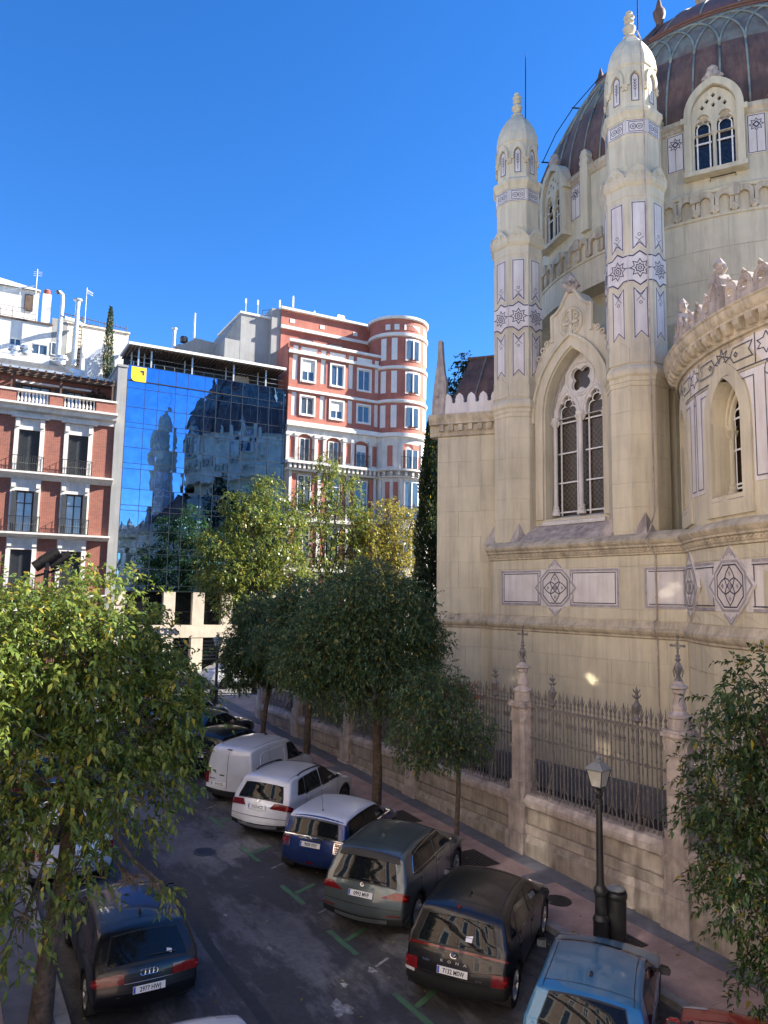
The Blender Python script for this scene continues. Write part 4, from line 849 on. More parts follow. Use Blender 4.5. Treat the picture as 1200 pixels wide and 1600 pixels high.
for k in range(8):
    mb = MB(); a = 2.4+45*k
    mb.tube([dpt(a, z, .06) for z in np.linspace(24.5, 31.2, 12)], [.2]*4+[.17]*4+[.13]*4, 6); q = dpt(a, 31.2, .1)
    mb.lathe([(.13,0),(.16,.3),(.24,.5),(.26,.7),(.14,.9),(.1,1.1),(.03,1.35)], 8); 
    n_ = len(mb.v)-7*8
    mb.v = mb.v[:n_]+[(p[0]+q[0], p[1]+q[1], p[2]+q[2]-.1) for p in mb.v[n_:]]
    mb.build('rib', 'copper', dome, smooth=.8)
MB().lathe([(1.25,34.0),(1.3,34.3),(1.0,34.4),(1.0,35.8),(1.25,35.9),(1.2,36.1),(.7,37.1),(.15,37.8),(.05,39)], 12, (CU, CN)).build('lantern', 'stone2', dome)
# cable with stand-offs along the dome
C_A = -33.0
pts = [dpt(C_A-20*(z-27)/9*0, z, .45) for z in (27.0, 28.4, 29.7, 31.0, 32.2, 33.4)]
mb = MB(); mb.tube(pts, .022, 5)
for z in (27.0, 29.7, 32.2): mb.tube([dpt(C_A, z, .0), dpt(C_A, z, .5)], .035, 5)
mb.build('lightning_cable', 'blackmetal', dome)
# ---- body of the church behind and beside the front (mostly out of sight)
MB().box(-9.5, 2.5, 2.2, 22, 1.2, 15.2).box(-5.7, .4, 1.8, 4, 9.3, 15.2).box(-10.5, 4.5, 3.2, 20, 15.0, 17.0).box(6, 27, 6, 20, 1.2, 14.6).build('church_body', 'stone', church)
MB().box(30, 52, 24, 33.5, 1.2, 15.5).build('shade_block_mesh', 'stone', None).name = 'shade_block'  # unseen block added to keep the sun off the far pavement corner
tag(bpy.data.objects['shade_block'], 'plain stone block added unseen behind the church to shade the pavement', 'house')
# ================================================================ BUILDINGS ACROSS THE CROSS STREET (local x along the facades, y into them)
FAC, FRZ = (0, 51.0, 0), R(-2.1)
def building(name, label, cat): return thing(name, label, cat, FAC, FRZ)
_sh = {}
def sbox(parent, name, m, x0, x1, y0, y1, z0, z1):   # box whose mesh is shared between equal sizes
    k = (name, m, round(x1-x0, 3), round(y1-y0, 3), round(z1-z0, 3))
    if k not in _sh: _sh[k] = MB().box(0, x1-x0, 0, y1-y0, 0, z1-z0).mesh(name, m)
    return obj(name, _sh[k], parent, (x0, y0, z0))
def window(parent, x0, x1, z0, z1, y=.16, fr=.09, m='trim', pane='pane', cols=2, transom=None, blind=0.):
    mb = MB(); zs = [z0+fr] + ([transom] if transom else []) + [z1-fr]
    xs = [x0+fr+(x1-x0-2*fr)*i/cols for i in range(cols+1)]
    mb.box(x0, x0+fr, y, y+.07, z0, z1).box(x1-fr, x1, y, y+.07, z0, z1).box(x0+fr, x1-fr, y, y+.07, z0, z0+fr).box(x0+fr, x1-fr, y, y+.07, z1-fr, z1)
    for x in xs[1:-1]: mb.box(x-fr*.55, x+fr*.55, y+.003, y+.066, z0+fr, z1-fr)
    if transom: mb.box(x0+fr, x1-fr, y+.006, y+.06, transom-fr*.4, transom+fr*.4)
    k = ('w', round(x1-x0, 3), round(z1-z0, 3), fr, m, cols, transom and round(transom-z0, 3), y)
    if k not in _sh:
        mb.v = [(v[0]-x0, v[1], v[2]-z0) for v in mb.v]; _sh[k] = mb.mesh('window', m)
    f = obj('window', _sh[k], parent, (x0, 0, z0))
    for i in range(cols):
        a, b = xs[i]+fr*.3-x0, xs[i+1]-fr*.3-x0
        q = sbox(f, 'pane', pane, a, b, y+.03, y+.045, fr*.9, z1-z0-fr*.9); q.rotation_euler = (R(random.uniform(-.6, .6)), 0, R(random.uniform(-.8, .8)))
    if blind: sbox(f, 'blind', 'trim', fr, x1-x0-fr, y+.008, y+.028, (z1-z0)*(1-blind), z1-z0-fr)
    return f
def railing(parent, x0, x1, z0, z1, out=.38, y=0., step=.12, m='blackmetal', belly=0.):
    mb = MB(); P = [(x0, y), (x0, y-out), (x1, y-out), (x1, y)]
    for z in (z0+.05, z1): mb.tube([(p[0], p[1], z) for p in P], .02, 4)
    for i in range(3):
        a, b = Vector(P[i]), Vector(P[i+1]); n = max(1, int((b-a).length/step))
        for k in range(n+1):
            p = a.lerp(b, k/n); mb.tube([(p.x, p.y, z0), (p.x, p.y-belly, z0+(z1-z0)*.35), (p.x, p.y, z1)] if belly else [(p.x, p.y, z0), (p.x, p.y, z1)], .011, 4)
            if k < n and (b-a).length > .5: mb.tube([(q[0]+p.x+(b-a).length/n/2, p.y, q[1]+(z0+z1)/2) for q in circ(0, 0, step*.38, 6, closed=False)], .008, 3)
    return mb.build('balcony_railing', m, parent, kind='stuff')
# ---------------------------------------------------------------- red brick house on the left
B1 = building('brick_house', 'red brick house with white window surrounds and iron balconies left of the mirrored office', 'house')
cols_ = [1.76, 4.63, 7.50]; rows = [(14.9, 17.57), (11.12, 13.72), (7.35, 10.06), (3.6, 6.3)]
holes = [(c_-.60, c_+.60, a, b) for c_ in cols_ for a, b in rows]
wallholes(MB(), -6, 9.66, 1.8, 18.45, holes, 0, .3).box(-6, 9.66, .35, 9, 1.8, 18.4).build('wall', 'brick', B1)
for i, c_ in enumerate(cols_):
    for j, (a, b) in enumerate(rows):
        top = [18.28, 14.45, 10.79, 7.2][j]
        mb = MB(); mb.box(c_-.86, c_-.60, -.07, .02, a, b).box(c_+.60, c_+.86, -.07, .02, a, b).box(c_-.86, c_+.86, -.08, .02, b, top)
        for s in (-1, 1): mb.box(c_+s*.70-.12, c_+s*.70+.12, -.22, -.06, top-.55, top)
        mb.build('window_surround', 'limewhite', B1)
        if j == 0: sbox(B1, 'hood_moulding', 'limewhite', c_-1.08, c_+1.08, -.34, .0, 18.3, 18.42)
        if j in (0, 2):   # closed shutters
            for s in (0, 1):
                x0 = c_-.59+s*.595; k = 'shut%d' % 0
                if k not in _sh:
                    mb = MB().box(0, .585, 0, .05, 0, 2.62)
                    for q in range(34): mb.add([(.05,-.004,.1+q*.073),(.535,-.004,.1+q*.073),(.535,-.02,.15+q*.073),(.05,-.02,.15+q*.073)], [(0,1,2,3)])
                    _sh[k] = mb.mesh('shutter', 'shutter')
                obj('shutter', _sh[k], B1, (x0, .10, a+.02))
        else:
            window(B1, c_-.50, c_+.50, a+.02, b-.02, .2, .07, 'shutter', 'skypane', 2, b-.75)
            for s in (-1, 1): sbox(B1, 'shutter', 'shutter', c_+s*.62-.13, c_+s*.62+.13, -.12, -.075, a+.05, b-.05)
        railing(B1, c_-.88, c_+.88, a, a+.98, .36)
for z0, z1, o in ((14.45, 14.9, .55), (10.79, 11.12, .55), (7.2, 7.35, .5)):
    MB().prism([(-.0, z0), (-.0, z1), (-o, z1), (-o, z1-.12), (-o*.6, z1-.2), (-.12, z0)], -6, 9.70, mp=lambda u, z, d: (d, u, z)).build('stone_ledge', 'limewhite', B1)
MB().prism([(0.02, 18.42), (.02, 19.18), (-.75, 19.18), (-.75, 19.05), (-.5, 18.95), (-.45, 18.75), (-.12, 18.66), (-.12, 18.42)], -6, 9.72, mp=lambda u, z, d: (d, u, z)).build('cornice', 'limewhite', B1)
for a, b in ((-6, .85), (2.75, 3.72), (5.62, 6.42), (8.42, 9.66)): sbox(B1, 'parapet', 'brick', a, b, -.3, 0, 19.18, 19.95)
MB().box(-6, 9.7, -.36, .05, 19.95, 20.08).build('parapet_coping', 'limewhite', B1)
bal = MB().lathe([(.07,19.18),(.07,19.26),(.04,19.3),(.085,19.45),(.05,19.66),(.04,19.82),(.07,19.86),(.07,19.95)], 8).mesh('baluster', 'limewhite', smooth=.8)
for a, b in ((.85, 2.75), (3.72, 5.62), (6.42, 8.42)):
    for k in range(9): obj('baluster', bal, B1, (a+(b-a)*(k+.5)/9, -.15, 0))
holes = [(4.0, 5.85, 19.2, 20.95), (6.75, 7.85, 19.2, 20.9), (1, 2.6, 19.2, 20.9)]
wallholes(MB(), -6, 9.66, 19.18, 21.9, holes, 2.0, .2).box(-6, 9.66, 2.25, 9, 18.4, 21.85).build('attic_wall', 'brick', B1)
for a, b, c_, d in holes: window(B1, a+.02, b-.02, c_, d, 2.1, .09, 'shutter', 'skypane', 3 if b-a > 1.5 else 2)
for x in (3.68, 6.05, 6.55, 7.98): sbox(B1, 'shutter', 'shutter', x, x+.3, 1.9, 1.96, 19.2, 20.95)
for a, b in ((3.7, 6.3), (6.5, 8.3)): sbox(B1, 'awning_box', 'limewhite', a, b, 1.7, 2.0, 21.0, 21.14)
mb = MB().box(-6, 9.8, 1.6, 9, 21.9, 22.05); mb.build('roof', 'steel', B1)
pg = MB().box(-6, 9.5, -.15, .0, 21.12, 21.28).box(-6, 9.5, 1.75, 1.9, 21.5, 21.64).build('pergola_beam', 'wood', B1)
for k in range(25): 
    x = -2.9+k*.51; MB().add([(x,-.55,21.22),(x+.09,-.55,21.22),(x+.09,2,21.66),(x,2,21.66),(x,-.55,21.42),(x+.09,-.55,21.42),(x+.09,2,21.82),(x,2,21.82)],[(0,3,2,1),(4,5,6,7),(0,1,5,4),(1,2,6,5),(2,3,7,6),(3,0,4,7)]).build('pergola_slat', 'wood', B1)
for x in (-.4, 3.35, 6.2, 9.35): sbox(B1, 'pergola_post', 'wood', x, x+.1, -.14, -.04, 20.0, 21.12)
MB().box(9.66, 10.27, -.15, 9, 1.8, 22.55).box(9.6, 10.3, -.2, 9, 22.55, 22.7).build('party_wall_pier', 'greywall', B1)
# ---------------------------------------------------------------- mirrored office
B2 = building('glass_office', 'blue mirror glass office block on pale columns with a yellow corner sign', 'office building')
MB().box(10.35, 21.7, .12, 10, 7.6, 22.8).build('core', 'mullion', B2)
MB().box(10.35, 21.7, .9, 10, 1.8, 7.6).build('core', 'navy', B2)
vx = [10.32, 11.50, 12.36, 13.55, 14.38, 15.58, 16.42, 17.50, 18.34, 19.52, 20.38, 21.50, 21.70]
zr = [22.82, 21.78, 21.25]
f = 21.25
rowz = [21.78, 21.25, 19.95, 18.88, 18.55, 17.2, 16.12, 15.75, 14.4, 13.3, 12.95, 11.6, 10.5, 10.12, 9.12, 8.02, 7.66]
rowz = [22.82]+rowz; q_ = random.Random(11)
for j in range(len(rowz)-1):
    for i in range(len(vx)-1):
        a, b, c_, d = vx[i]+.02, vx[i+1]-.02, rowz[j+1]+.02, rowz[j]-.02
        p = sbox(B2, 'mirror_pane', 'mirror', a, b, 0, .02, c_, d); s_ = .35 if i < 6 else .75
        p.rotation_euler = (R(q_.gauss(0, .22)*s_*2), 0, R(q_.gauss(0, .35)*s_*2))
for x in vx[:-1]: sbox(B2, 'mullion', 'mullion', x-.014, x+.014, -.03, .05, 7.66, 22.82)
for z in rowz: sbox(B2, 'transom', 'mullion', 10.32, 21.7, -.024, .05, z-.011, z+.011)
sbox(B2, 'transom', 'blackmetal', 10.32, 18.6, -.07, .04, 21.72, 21.79)
# yellow sign with rounded corner and a small dark corner mark
P = [(10.52, 22.72), (10.52, 22.05)]+circ(10.80, 21.99, .28, 6, math.pi, math.pi*1.5, False)+[(11.50, 21.71), (11.50, 22.72)]
sg = MB().prism(P, -.10, -.045).build('sign', 'yellow', B2)
MB().prism([(11.12, 22.5), (11.36, 22.5), (11.36, 22.2), (11.26, 22.2), (11.26, 22.38), (11.12, 22.38)], -.112, -.10).build('sign_mark', 'navy', sg)
for x, w_ in ((10.4, .55), (13.43, .78), (15.40, .80), (17.40, .80), (19.40, .80), (21.1, .6)):
    sbox(B2, 'column', 'travert', x, x+w_, -.05, .8, 5.42, 7.62); sbox(B2, 'column', 'travert', x, x+w_, -.05, .8, 1.8, 4.56)
sbox(B2, 'beam', 'travert', 10.4, 21.7, -.08, .85, 4.57, 5.41); 
for a, b in ((11, 13.4), (14.25, 15.36), (16.25, 17.36), (18.25, 19.36), (20.25, 21.05)):
    sbox(B2, 'window', 'cglass', a, b, .35, .4, 5.45, 7.6); sbox(B2, 'transom', 'mullion', a, b, .3, .36, 6.28, 6.32)
    for k in range(6): sbox(B2, 'shutter_slat', 'mullion', a, b, .5, .54, 3.0+k*.24, 3.14+k*.24)
    sbox(B2, 'window', 'cglass', a, b, .6, .65, 1.9, 4.5)
text('MARCHA', .62, 'navy', B2, (13.2, -.10, 4.98), (R(90), 0, 0), depth=.02)
# roof terrace: canopy, posts, set-back glazing, railing
MB().add([(10.2,-.5,24.1),(21.45,-.5,24.15),(21.45,3,24.25),(10.2,3,24.2),(10.2,-.5,24.28),(21.45,-.5,24.33),(21.45,3,24.43),(10.2,3,24.38)],[(0,3,2,1),(4,5,6,7),(0,1,5,4),(1,2,6,5),(2,3,7,6),(3,0,4,7)]).build('canopy', 'trim', B2)
for k in range(46): sbox(B2, 'canopy_slat', 'wood', 10.3+k*.242, 10.42+k*.242, -.45, 2.9, 24.0+.0011*k, 24.06+.0011*k)
for x in (10.9, 11.75, 14.55, 17.55, 20.0): sbox(B2, 'canopy_post', 'steel', x, x+.1, -.05, .05, 22.82, 24.05); sbox(B2, 'canopy_post', 'steel', x-.28, x-.2, .9, 1.0, 22.82, 24.05)
for k in range(11): sbox(B2, 'terrace_pane', 'pane', 10.4+k*.72, 11.08+k*.72, 2.6, 2.63, 22.82, 24.2)
sbox(B2, 'terrace_wall', 'white', 18.35, 19.6, 2.5, 2.7, 22.82, 24.2); sbox(B2, 'terrace_wall', 'shutter', 19.6, 22.0, 2.2, 2.4, 22.82, 24.9)
mb = MB()
for z in (23.2, 23.55): mb.tube([(10.4, .3, z), (21.6, .3, z)], .018, 4)
mb.build('terrace_railing', 'steel', B2)
MB().box(14.9, 18.75, 6, 11, 24.3, 26.9).add([(14.8,5.8,26.6),(16.3,5.8,27.55),(18.85,5.8,27.35),(14.8,11,26.6),(16.3,11,27.55),(18.85,11,27.35),(14.8,5.8,26.4),(18.85,5.8,26.4)],[(0,1,4,3),(1,2,5,4),(0,6,7,2,1)]).build('rooftop_hut', 'greywall', B2)
MB().tube([(14.6,6,24.2),(14.6,6,28.0)], .12, 8).lathe([(.2,27.95),(.22,28.1)], 8, (14.6, 6)).build('vent_pipe', 'steel', B2)
MB().tube([(16.18,6.2,27.4),(16.18,6.2,29.7)], [.09,.07], 8).build('vent_pipe', 'trim', B2)
MB().lathe([(.3,27.3),(.32,27.6),(.25,27.75)], 10, (15.5, 6.6)).build('vent_cowl', 'blackmetal', B2)
# ---------------------------------------------------------------- red and white apartment house with a round corner tower
B3 = building('red_apartment_house', 'red and white apartment house with a round corner tower, brightly sunlit beyond the trees', 'apartment house')
fx0, fx1 = 21.85, 30.02
wr = [(23.41, 25.52, 23.62, 1.30), (25.87, 25.52, 23.62, 1.30), (28.22, 25.52, 23.62, 1.30), (23.41, 22.63, 21.02, 1.30), (25.87, 22.63, 21.02, 1.30), (28.22, 22.63, 21.02, 1.30)]
holes = [(c_-w_/2, c_+w_/2, b, t) for c_, t, b, w_ in wr]
holes += [(x-.21, x+.21, b, t) for x in (22.35, 24.68, 27.05, 29.40) for t, b in ((25.7, 23.72), (22.78, 20.95))]
holes += [(x-.25, x+.25, 25.98-.02, 26.42) for x in (22.4, 24.72, 27.08, 29.42)]+[(c_-.7, c_+.7, 25.96, 26.42) for c_, in ((23.5,), (25.9,), (28.25,))]
wallholes(MB(), fx0, fx1, 20.45, 26.72, holes, 0, .14).box(fx0, fx1, .3, 9, 20.4, 26.6).build('wall', 'redwall', B3)
for c_, t, b, w_ in wr:
    mb = MB().box(c_-w_/2-.0, c_-w_/2+.12, -.07, .12, b, t).box(c_+w_/2-.12, c_+w_/2, -.07, .12, b, t).box(c_-w_/2+.12, c_+w_/2-.12, -.07, .12, t-.12, t).box(c_-w_/2+.12, c_+w_/2-.12, -.10, .12, b, b+.12); mb.build('window_surround', 'trim', B3)
    window(B3, c_-w_/2+.13, c_+w_/2-.13, b+.13, t-.13, .03, .06, 'trim', 'pane', 2, blind=.55 if (c_ < 24 and t > 25) or (25 < c_ < 27 and t < 24) else 0)
for x in (22.35, 24.68, 27.05, 29.40):
    for t, b in ((25.7, 23.72), (22.78, 20.95)): sbox(B3, 'white_panel', 'trim', x-.2, x+.2, .06, .13, b+.01, t-.01)
    sbox(B3, 'white_panel', 'trim', x-.24, x+.24, .05, .13, 25.98, 26.40)
for c_ in (23.5, 25.9, 28.25): sbox(B3, 'white_panel', 'trim', c_-.69, c_+.69, .05, .13, 25.98, 26.40)
for z0, z1, o in ((26.6, 26.8, .22), (25.72, 25.95, .2), (22.85, 23.05, .16), (20.15, 20.5, .24)):
    sbox(B3, 'string_moulding', 'trim', fx0-.08, fx1+.06, -o, .0, z0, z1)
# white storey with arched openings and red insets
c3 = [23.35, 25.75, 28.15]
PL = [(fx0, 17.5), (fx1, 17.5), (fx1, 20.2), (fx0, 20.2)]
AH = [[(c_+.66, 17.52), (c_+.66, 19.3)]+[(p[0], p[1]) for p in circ(c_, 18.86, .80, 8, math.pi*.19, math.pi*.81, False)]+[(c_-.66, 19.3), (c_-.66, 17.52)] for c_ in c3]
MB().prism(PL, 0, .2, AH).box(fx0, fx1, .34, 9, 1.8, 20.3).build('white_wall', 'limewhite', B3)
for c_ in c3:
    sbox(B3, 'red_inset', 'redwall', c_-.67, c_+.67, .2, .33, 17.5, 19.72)
    window(B3, c_-.42, c_+.42, 17.5, 19.35, .12, .06, 'trim', 'pane', 2, blind=.3 if c_ > 27 else 0)
    railing(B3, c_-.64, c_+.64, 17.5, 18.5, .16, 0, .1, belly=.14)
for x in (22.25, 24.55, 26.95, 29.25):
    sbox(B3, 'red_inset', 'redwall', x-.2, x+.2, -.03, .0, 17.75, 19.35)
    for s in (-1, 1):
        p = sbox(B3, 'pilaster', 'limewhite', x+s*.36-.12, x+s*.36+.12, -.14, .0, 17.5, 19.6); sbox(p, 'capital', 'limewhite', -.05, .29, -.05, .14, 1.9, 2.14)
sbox(B3, 'cornice', 'limewhite', fx0-.1, fx1+.05, -.6, .0, 17.28, 17.48); sbox(B3, 'cornice', 'limewhite', fx0-.05, fx1, -.3, .0, 16.78, 16.92)
for k in range(22): sbox(B3, 'corbel', 'limewhite', fx0+.1+k*.37, fx0+.27+k*.37, -.5, -.0, 16.93, 17.27)
for c_ in c3:
    for b, t in ((13.6, 16.5), (9.9, 12.7), (6.2, 9.0)):
        window(B3, c_-.55, c_+.55, b, t, -.02, .07, 'trim', 'pane', 2, t-.7); railing(B3, c_-.7, c_+.7, b, b+1, .3, 0, .14)
        for s in (-1, 1): sbox(B3, 'red_inset', 'redwall', c_+s*.86-.2, c_+s*.86+.2, -.03, 0, b-.1, t+.1)
        for s in (-1, 1): sbox(B3, 'pilaster', 'limewhite', c_+s*1.16-.1, c_+s*1.16+.1, -.12, 0, b-.4, t+.25)
for z in (13.0, 9.3, 5.6): sbox(B3, 'stone_ledge', 'limewhite', fx0-.05, fx1, -.3, 0, z, z+.25)
# set-back upper storey
holes = [(x-.22, x+.22, 29.05, 29.4) for x in (23.0, 25.6, 28.6)]+[(x-.62, x+.62, 26.8, 28.0) for x in (24.2, 26.9)]
wallholes(MB(), 22.05, 30.6, 26.5, 30.0, holes, 2.5, .16).box(22.05, 30.6, 2.7, 9, 26.5, 29.9).build('upper_wall', 'redwall', B3)
for x in (23.0, 25.6, 28.6): sbox(B3, 'white_panel', 'trim', x-.2, x+.2, 2.47, 2.6, 29.07, 29.38)
for x in (24.2, 26.9): sbox(B3, 'shutter_blind', 'trim', x-.6, x+.6, 2.58, 2.62, 27.5, 27.98); sbox(B3, 'window', 'pane', x-.6, x+.6, 2.60, 2.64, 26.8, 27.5)
sbox(B3, 'roof_edge', 'trim', 21.95, 30.6, 2.2, 9, 30.0, 30.18); sbox(B3, 'string_moulding', 'trim', 22.0, 30.6, 2.25, 2.5, 28.45, 28.7)
# tower
TX, TY, TR = 31.75, .85, 2.35
def tring(prof, a0=-140, a1=140, n=40): return ring(prof, (TX, TY), a0, a1, n)
tring([(TR, 20.2), (TR, 29.75)]).build('tower_wall', 'redwall', B3, smooth=True)
tring([(TR, 1.8), (TR, 20.3)]).build('tower_base_wall', 'limewhite', B3, smooth=True)
MB().lathe([(TR+.15, 29.75), (TR+.2, 29.8), (TR+.2, 29.98), (.1, 30.1)], 40, (TX, TY)).build('tower_roof_edge', 'trim', B3, smooth=.5)
for z0, z1, o in ((28.3, 28.6, .15), (25.6, 25.85, .15), (22.85, 23.1, .15), (20.05, 20.4, .24), (17.3, 17.5, .5), (16.8, 16.95, .25)):
    tring([(TR, z0), (TR+o, z0+.05), (TR+o, z1), (TR, z1+.05)]).build('tower_moulding', 'trim' if z0 > 20 else 'limewhite', B3, smooth=.5)
def tpiece(name, m, a, w_, z0, z1, out=.04, dep=.03):
    k = (name, m, w_, z0, z1, out)
    if k not in _sh: _sh[k] = MB().prism([(-w_/2, z0), (0, z0), (w_/2, z0), (w_/2, z1), (0, z1), (-w_/2, z1)], -out, dep, [], lambda u, z, d: ((TR-d)*math.sin(u/TR), -(TR-d)*math.cos(u/TR), z)).mesh(name, m)
    return obj(name, _sh[k], B3, (TX, TY, 0), R(a))
for (b, t) in ((26.35, 28.15), (23.65, 25.45), (20.85, 22.65)):
    for a in (-58, -36, 38, 52, 66, 84): tpiece('white_panel', 'trim', a, .46, b, t)
    for a in (2, 118):
        tpiece('window_surround', 'trim', a, 1.34, b-.02, t+.02, .07)
        tpiece('window', 'pane', a, 1.0, b+.15, t-.15, .085, -.05); tpiece('window_bar', 'trim', a, .10, b+.12, t-.12, .10); tpiece('blind', 'trim', a+15, .16, b+.15, t-.15, .09)
for a in (-50, -32): tpiece('white_panel', 'trim', a, .40, 28.85, 29.3)
tpiece('white_panel', 'trim', 0, 1.4, 28.85, 29.3); [tpiece('white_panel', 'trim', a, .30, 28.85, 29.3) for a in (34, 48, 62, 76)]
for a in (-42, 48, 70): tpiece('red_inset', 'redwall', a, .42, 17.75, 19.4, .03)
tpiece('red_arch', 'redwall', 2, 1.5, 17.52, 19.55, .05); tpiece('window', 'pane', 2, .86, 17.55, 19.1, .08, -.03); tpiece('window_bar', 'trim', 2, .1, 17.55, 19.1, .1); tpiece('window_bar', 'trim', -11, .1, 17.55, 19.1, .1); tpiece('window_bar', 'trim', 15, .1, 17.55, 19.1, .1)
for a in (-22, 26, -62, 60): tpiece('pilaster', 'limewhite', a, .2, 17.5, 19.7, .13)
for b, t in ((13.6, 16.5), (9.9, 12.7)):
    tpiece('window', 'pane', 2, 1.1, b, t, .06, -.03); [tpiece('window_bar', 'trim', a, .09, b, t, .085) for a in (-13, 2, 17)]; [tpiece('red_inset', 'redwall', a, .36, b, t, .03) for a in (-46, -30, 36, 56)]; [tpiece('pilaster', 'limewhite', a, .22, b-.3, t+.2, .1) for a in (-60, -38, -20, 26, 46)]
mb = MB()
for z in (17.6, 18.5, 13.7, 14.6):
    mb.tube([(TX+(TR+.22)*math.sin(R(a)), TY-(TR+.22)*math.cos(R(a)), z) for a in np.linspace(-20, 24, 9)], .02, 4)
for b in (17.6, 13.7):
    for a in np.linspace(-20, 24, 13): x, y = TX+(TR+.22)*math.sin(R(a)), TY-(TR+.22)*math.cos(R(a)); mb.tube([(x, y, b), (x, y, b+.9)], .012, 4)
mb.build('balcony_railing', 'blackmetal', B3, kind='stuff')
for k in range(9): a = -50+k*12.5; tpiece('corbel', 'limewhite', a, .16, 16.97, 17.28, .4)
# grey annex behind, roof clutter
MB().box(18.95, 21.3, 3, 9, 22.8, 29.2).box(17.75, 18.97, 3.01, 12, 22.8, 27.0).add([(18.95,3,29.2),(18.95,11,29.2),(17.75,12,27.4),(17.75,12,22.8),(18.95,3,22.8),(17.75,3.4,26.9)],[(0,1,2,5),(0,5,4)]).box(21.3, 22.1, 2.6, 9, 22.8, 30.0).build('grey_annex_wall', 'greywall', B3)
MB().add([(18.85,2.9,29.2),(21.35,2.9,29.2),(21.35,9,29.2),(18.85,9,29.2),(18.85,2.9,29.36),(21.35,2.9,29.36),(21.35,9,29.36),(18.85,9,29.36)],[(0,3,2,1),(4,5,6,7),(0,1,5,4),(1,2,6,5),(2,3,7,6),(3,0,4,7)]).build('roof_edge', 'trim', B3)
for x, y, h in ((23.6, 4, 1.9), (22.45, 4, 1.3), (19.6, 4, .8), (20.6, 4, .9), (25.3, 3.5, .8)): MB().tube([(x, y, 29.2), (x, y, 30.1+h)], .035, 5).box(x-.06, x+.06, y-.05, y+.05, 30.1+h*.5, 30.1+h*.95).build('antenna', 'trim', B3)
mb = MB()
for z in (30.3, 30.75): mb.tube([(21.0, 4, z-.55), (23.6, 4, z+.25)], .02, 4)
for t in range(6): x = 21+t*.52; mb.tube([(x, 4, 29.3), (x, 4, 30.2+t*.16)], .02, 4)
mb.build('roof_railing', 'blackmetal', B3)
MB().add([(27.2,3,30.18),(28,3,30.18),(27.9,3.2,30.9),(27.3,3.2,30.9),(27.2,4,30.18),(28,4,30.18)],[(0,1,2,3),(3,2,5,4),(0,3,4),(1,5,2)]).build('skylight', 'trim', B3)
MB().box(30.3, 31.0, 2.5, 3.2, 30.1, 30.6).box(30.2, 31.1, 2.4, 3.3, 30.6, 30.75).build('chimney', 'greywall', B3)
# ---------------------------------------------------------------- white buildings behind the brick house
B4 = building('white_apartment_block', 'stepped white apartment block with rooftop door, rising behind the brick house', 'apartment block')
MB().box(-4, 5.35, 14, 22, 22, 31.9).build('penthouse_wall', 'white', B4); MB().add([(-4,13.7,32.9),(2.4,13.7,32.35),(5.45,13.7,31.95),(5.45,22,31.95),(-4,22,32.9),(-4,13.7,31.85),(5.45,13.7,31.85)],[(0,1,2,3,4),(0,5,6,2,1),(2,6,3)]).build('penthouse_roof', 'white', B4)
holes = [(3.32, 4.1, 25.6, 26.14), (4.8, 5.9, 25.18, 25.97)]
wallholes(MB(), -4, 6.1, 21, 27.55, holes, 9, .15).box(-4, 6.1, 9.2, 20, 21, 27.5).build('wall', 'white', B4)
for h_ in holes: window(B4, *h_, 9.05, .06, 'trim', 'pane', 2)
sbox(B4, 'roof_edge', 'wood', -4, 6.15, 8.9, 9.2, 27.55, 27.68)
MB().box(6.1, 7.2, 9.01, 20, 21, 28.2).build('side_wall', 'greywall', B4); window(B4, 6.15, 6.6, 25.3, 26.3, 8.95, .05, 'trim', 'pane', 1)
MB().box(7.2, 11.7, 9, 20, 21, 28.0).box(7.1, 11.8, 8.9, 20, 28.0, 28.12).build('cream_wall', 'cream', B4)
d_ = sbox(B4, 'door', 'shutter', 4.31, 4.95, 13.92, 13.98, 30.1, 31.5); sbox(d_, 'door_blind', 'wood', .05, .59, -.02, 0, .05, 1.3)
MB().tube([(2.6, 13.5, 31.2), (4.9, 13.0, 31.95)], .05, 5).tube([(3.9, 13.3, 29.9), (3.9, 13.3, 31.7)], .04, 5).build('awning_pole', 'steel', B4)
mb = MB()
for z in (28.0, 28.4, 28.75): mb.tube([(2.4, 9.6, z), (5.0, 9.6, z)], .022, 4)
for x in (2.6, 3.4, 4.2, 5): mb.tube([(x, 9.6, 27.5), (x, 9.6, 28.75)], .022, 4)
mb.tube([(6.9, 9.5, 28.9), (11.6, 9.5, 28.55)], .03, 4); mb.tube([(6.9, 9.5, 28.5), (11.6, 9.5, 28.2)], .03, 4)
for x in np.linspace(7, 11.6, 12): mb.tube([(x, 9.5, 28.0), (x, 9.5, 28.85)], .025, 4)
mb.build('roof_railing', 'wood', B4)
ch = MB().box(5.40, 6.02, 10, 10.6, 27.5, 30.35).build('chimney', 'white', B4)
for k in range(4): MB().lathe([(.2+.02*k, 30.35+.11*k), (.24, 30.4+.11*k), (.2, 30.44+.11*k)], 10, (5.71, 10.3)).build('chimney_cowl', 'redwall', ch)
MB().tube([(6.65,8,27.4),(6.65,8,29.5),(6.6,8,29.8),(6.42,8,29.95),(6.3,8,29.9)], .13, 10).build('flue_pipe', 'trim', B4); MB().tube([(6.33,7.99,29.92),(6.2,7.98,29.86)], .15, 10).build('flue_mouth', 'blackmetal', B4)
mb = MB().tube([(6.5,7,24.2),(6.5,7,27.4),(6.6,7.4,27.8),(7.5,8.2,28.0),(8.2,8.6,27.9)], .17, 10)
for z in (25, 25.8, 26.6, 27.3): mb.lathe([(.19,z),(.19,z+.05)], 10, (6.5, 7))
mb.build('steel_duct', 'steel', B4)
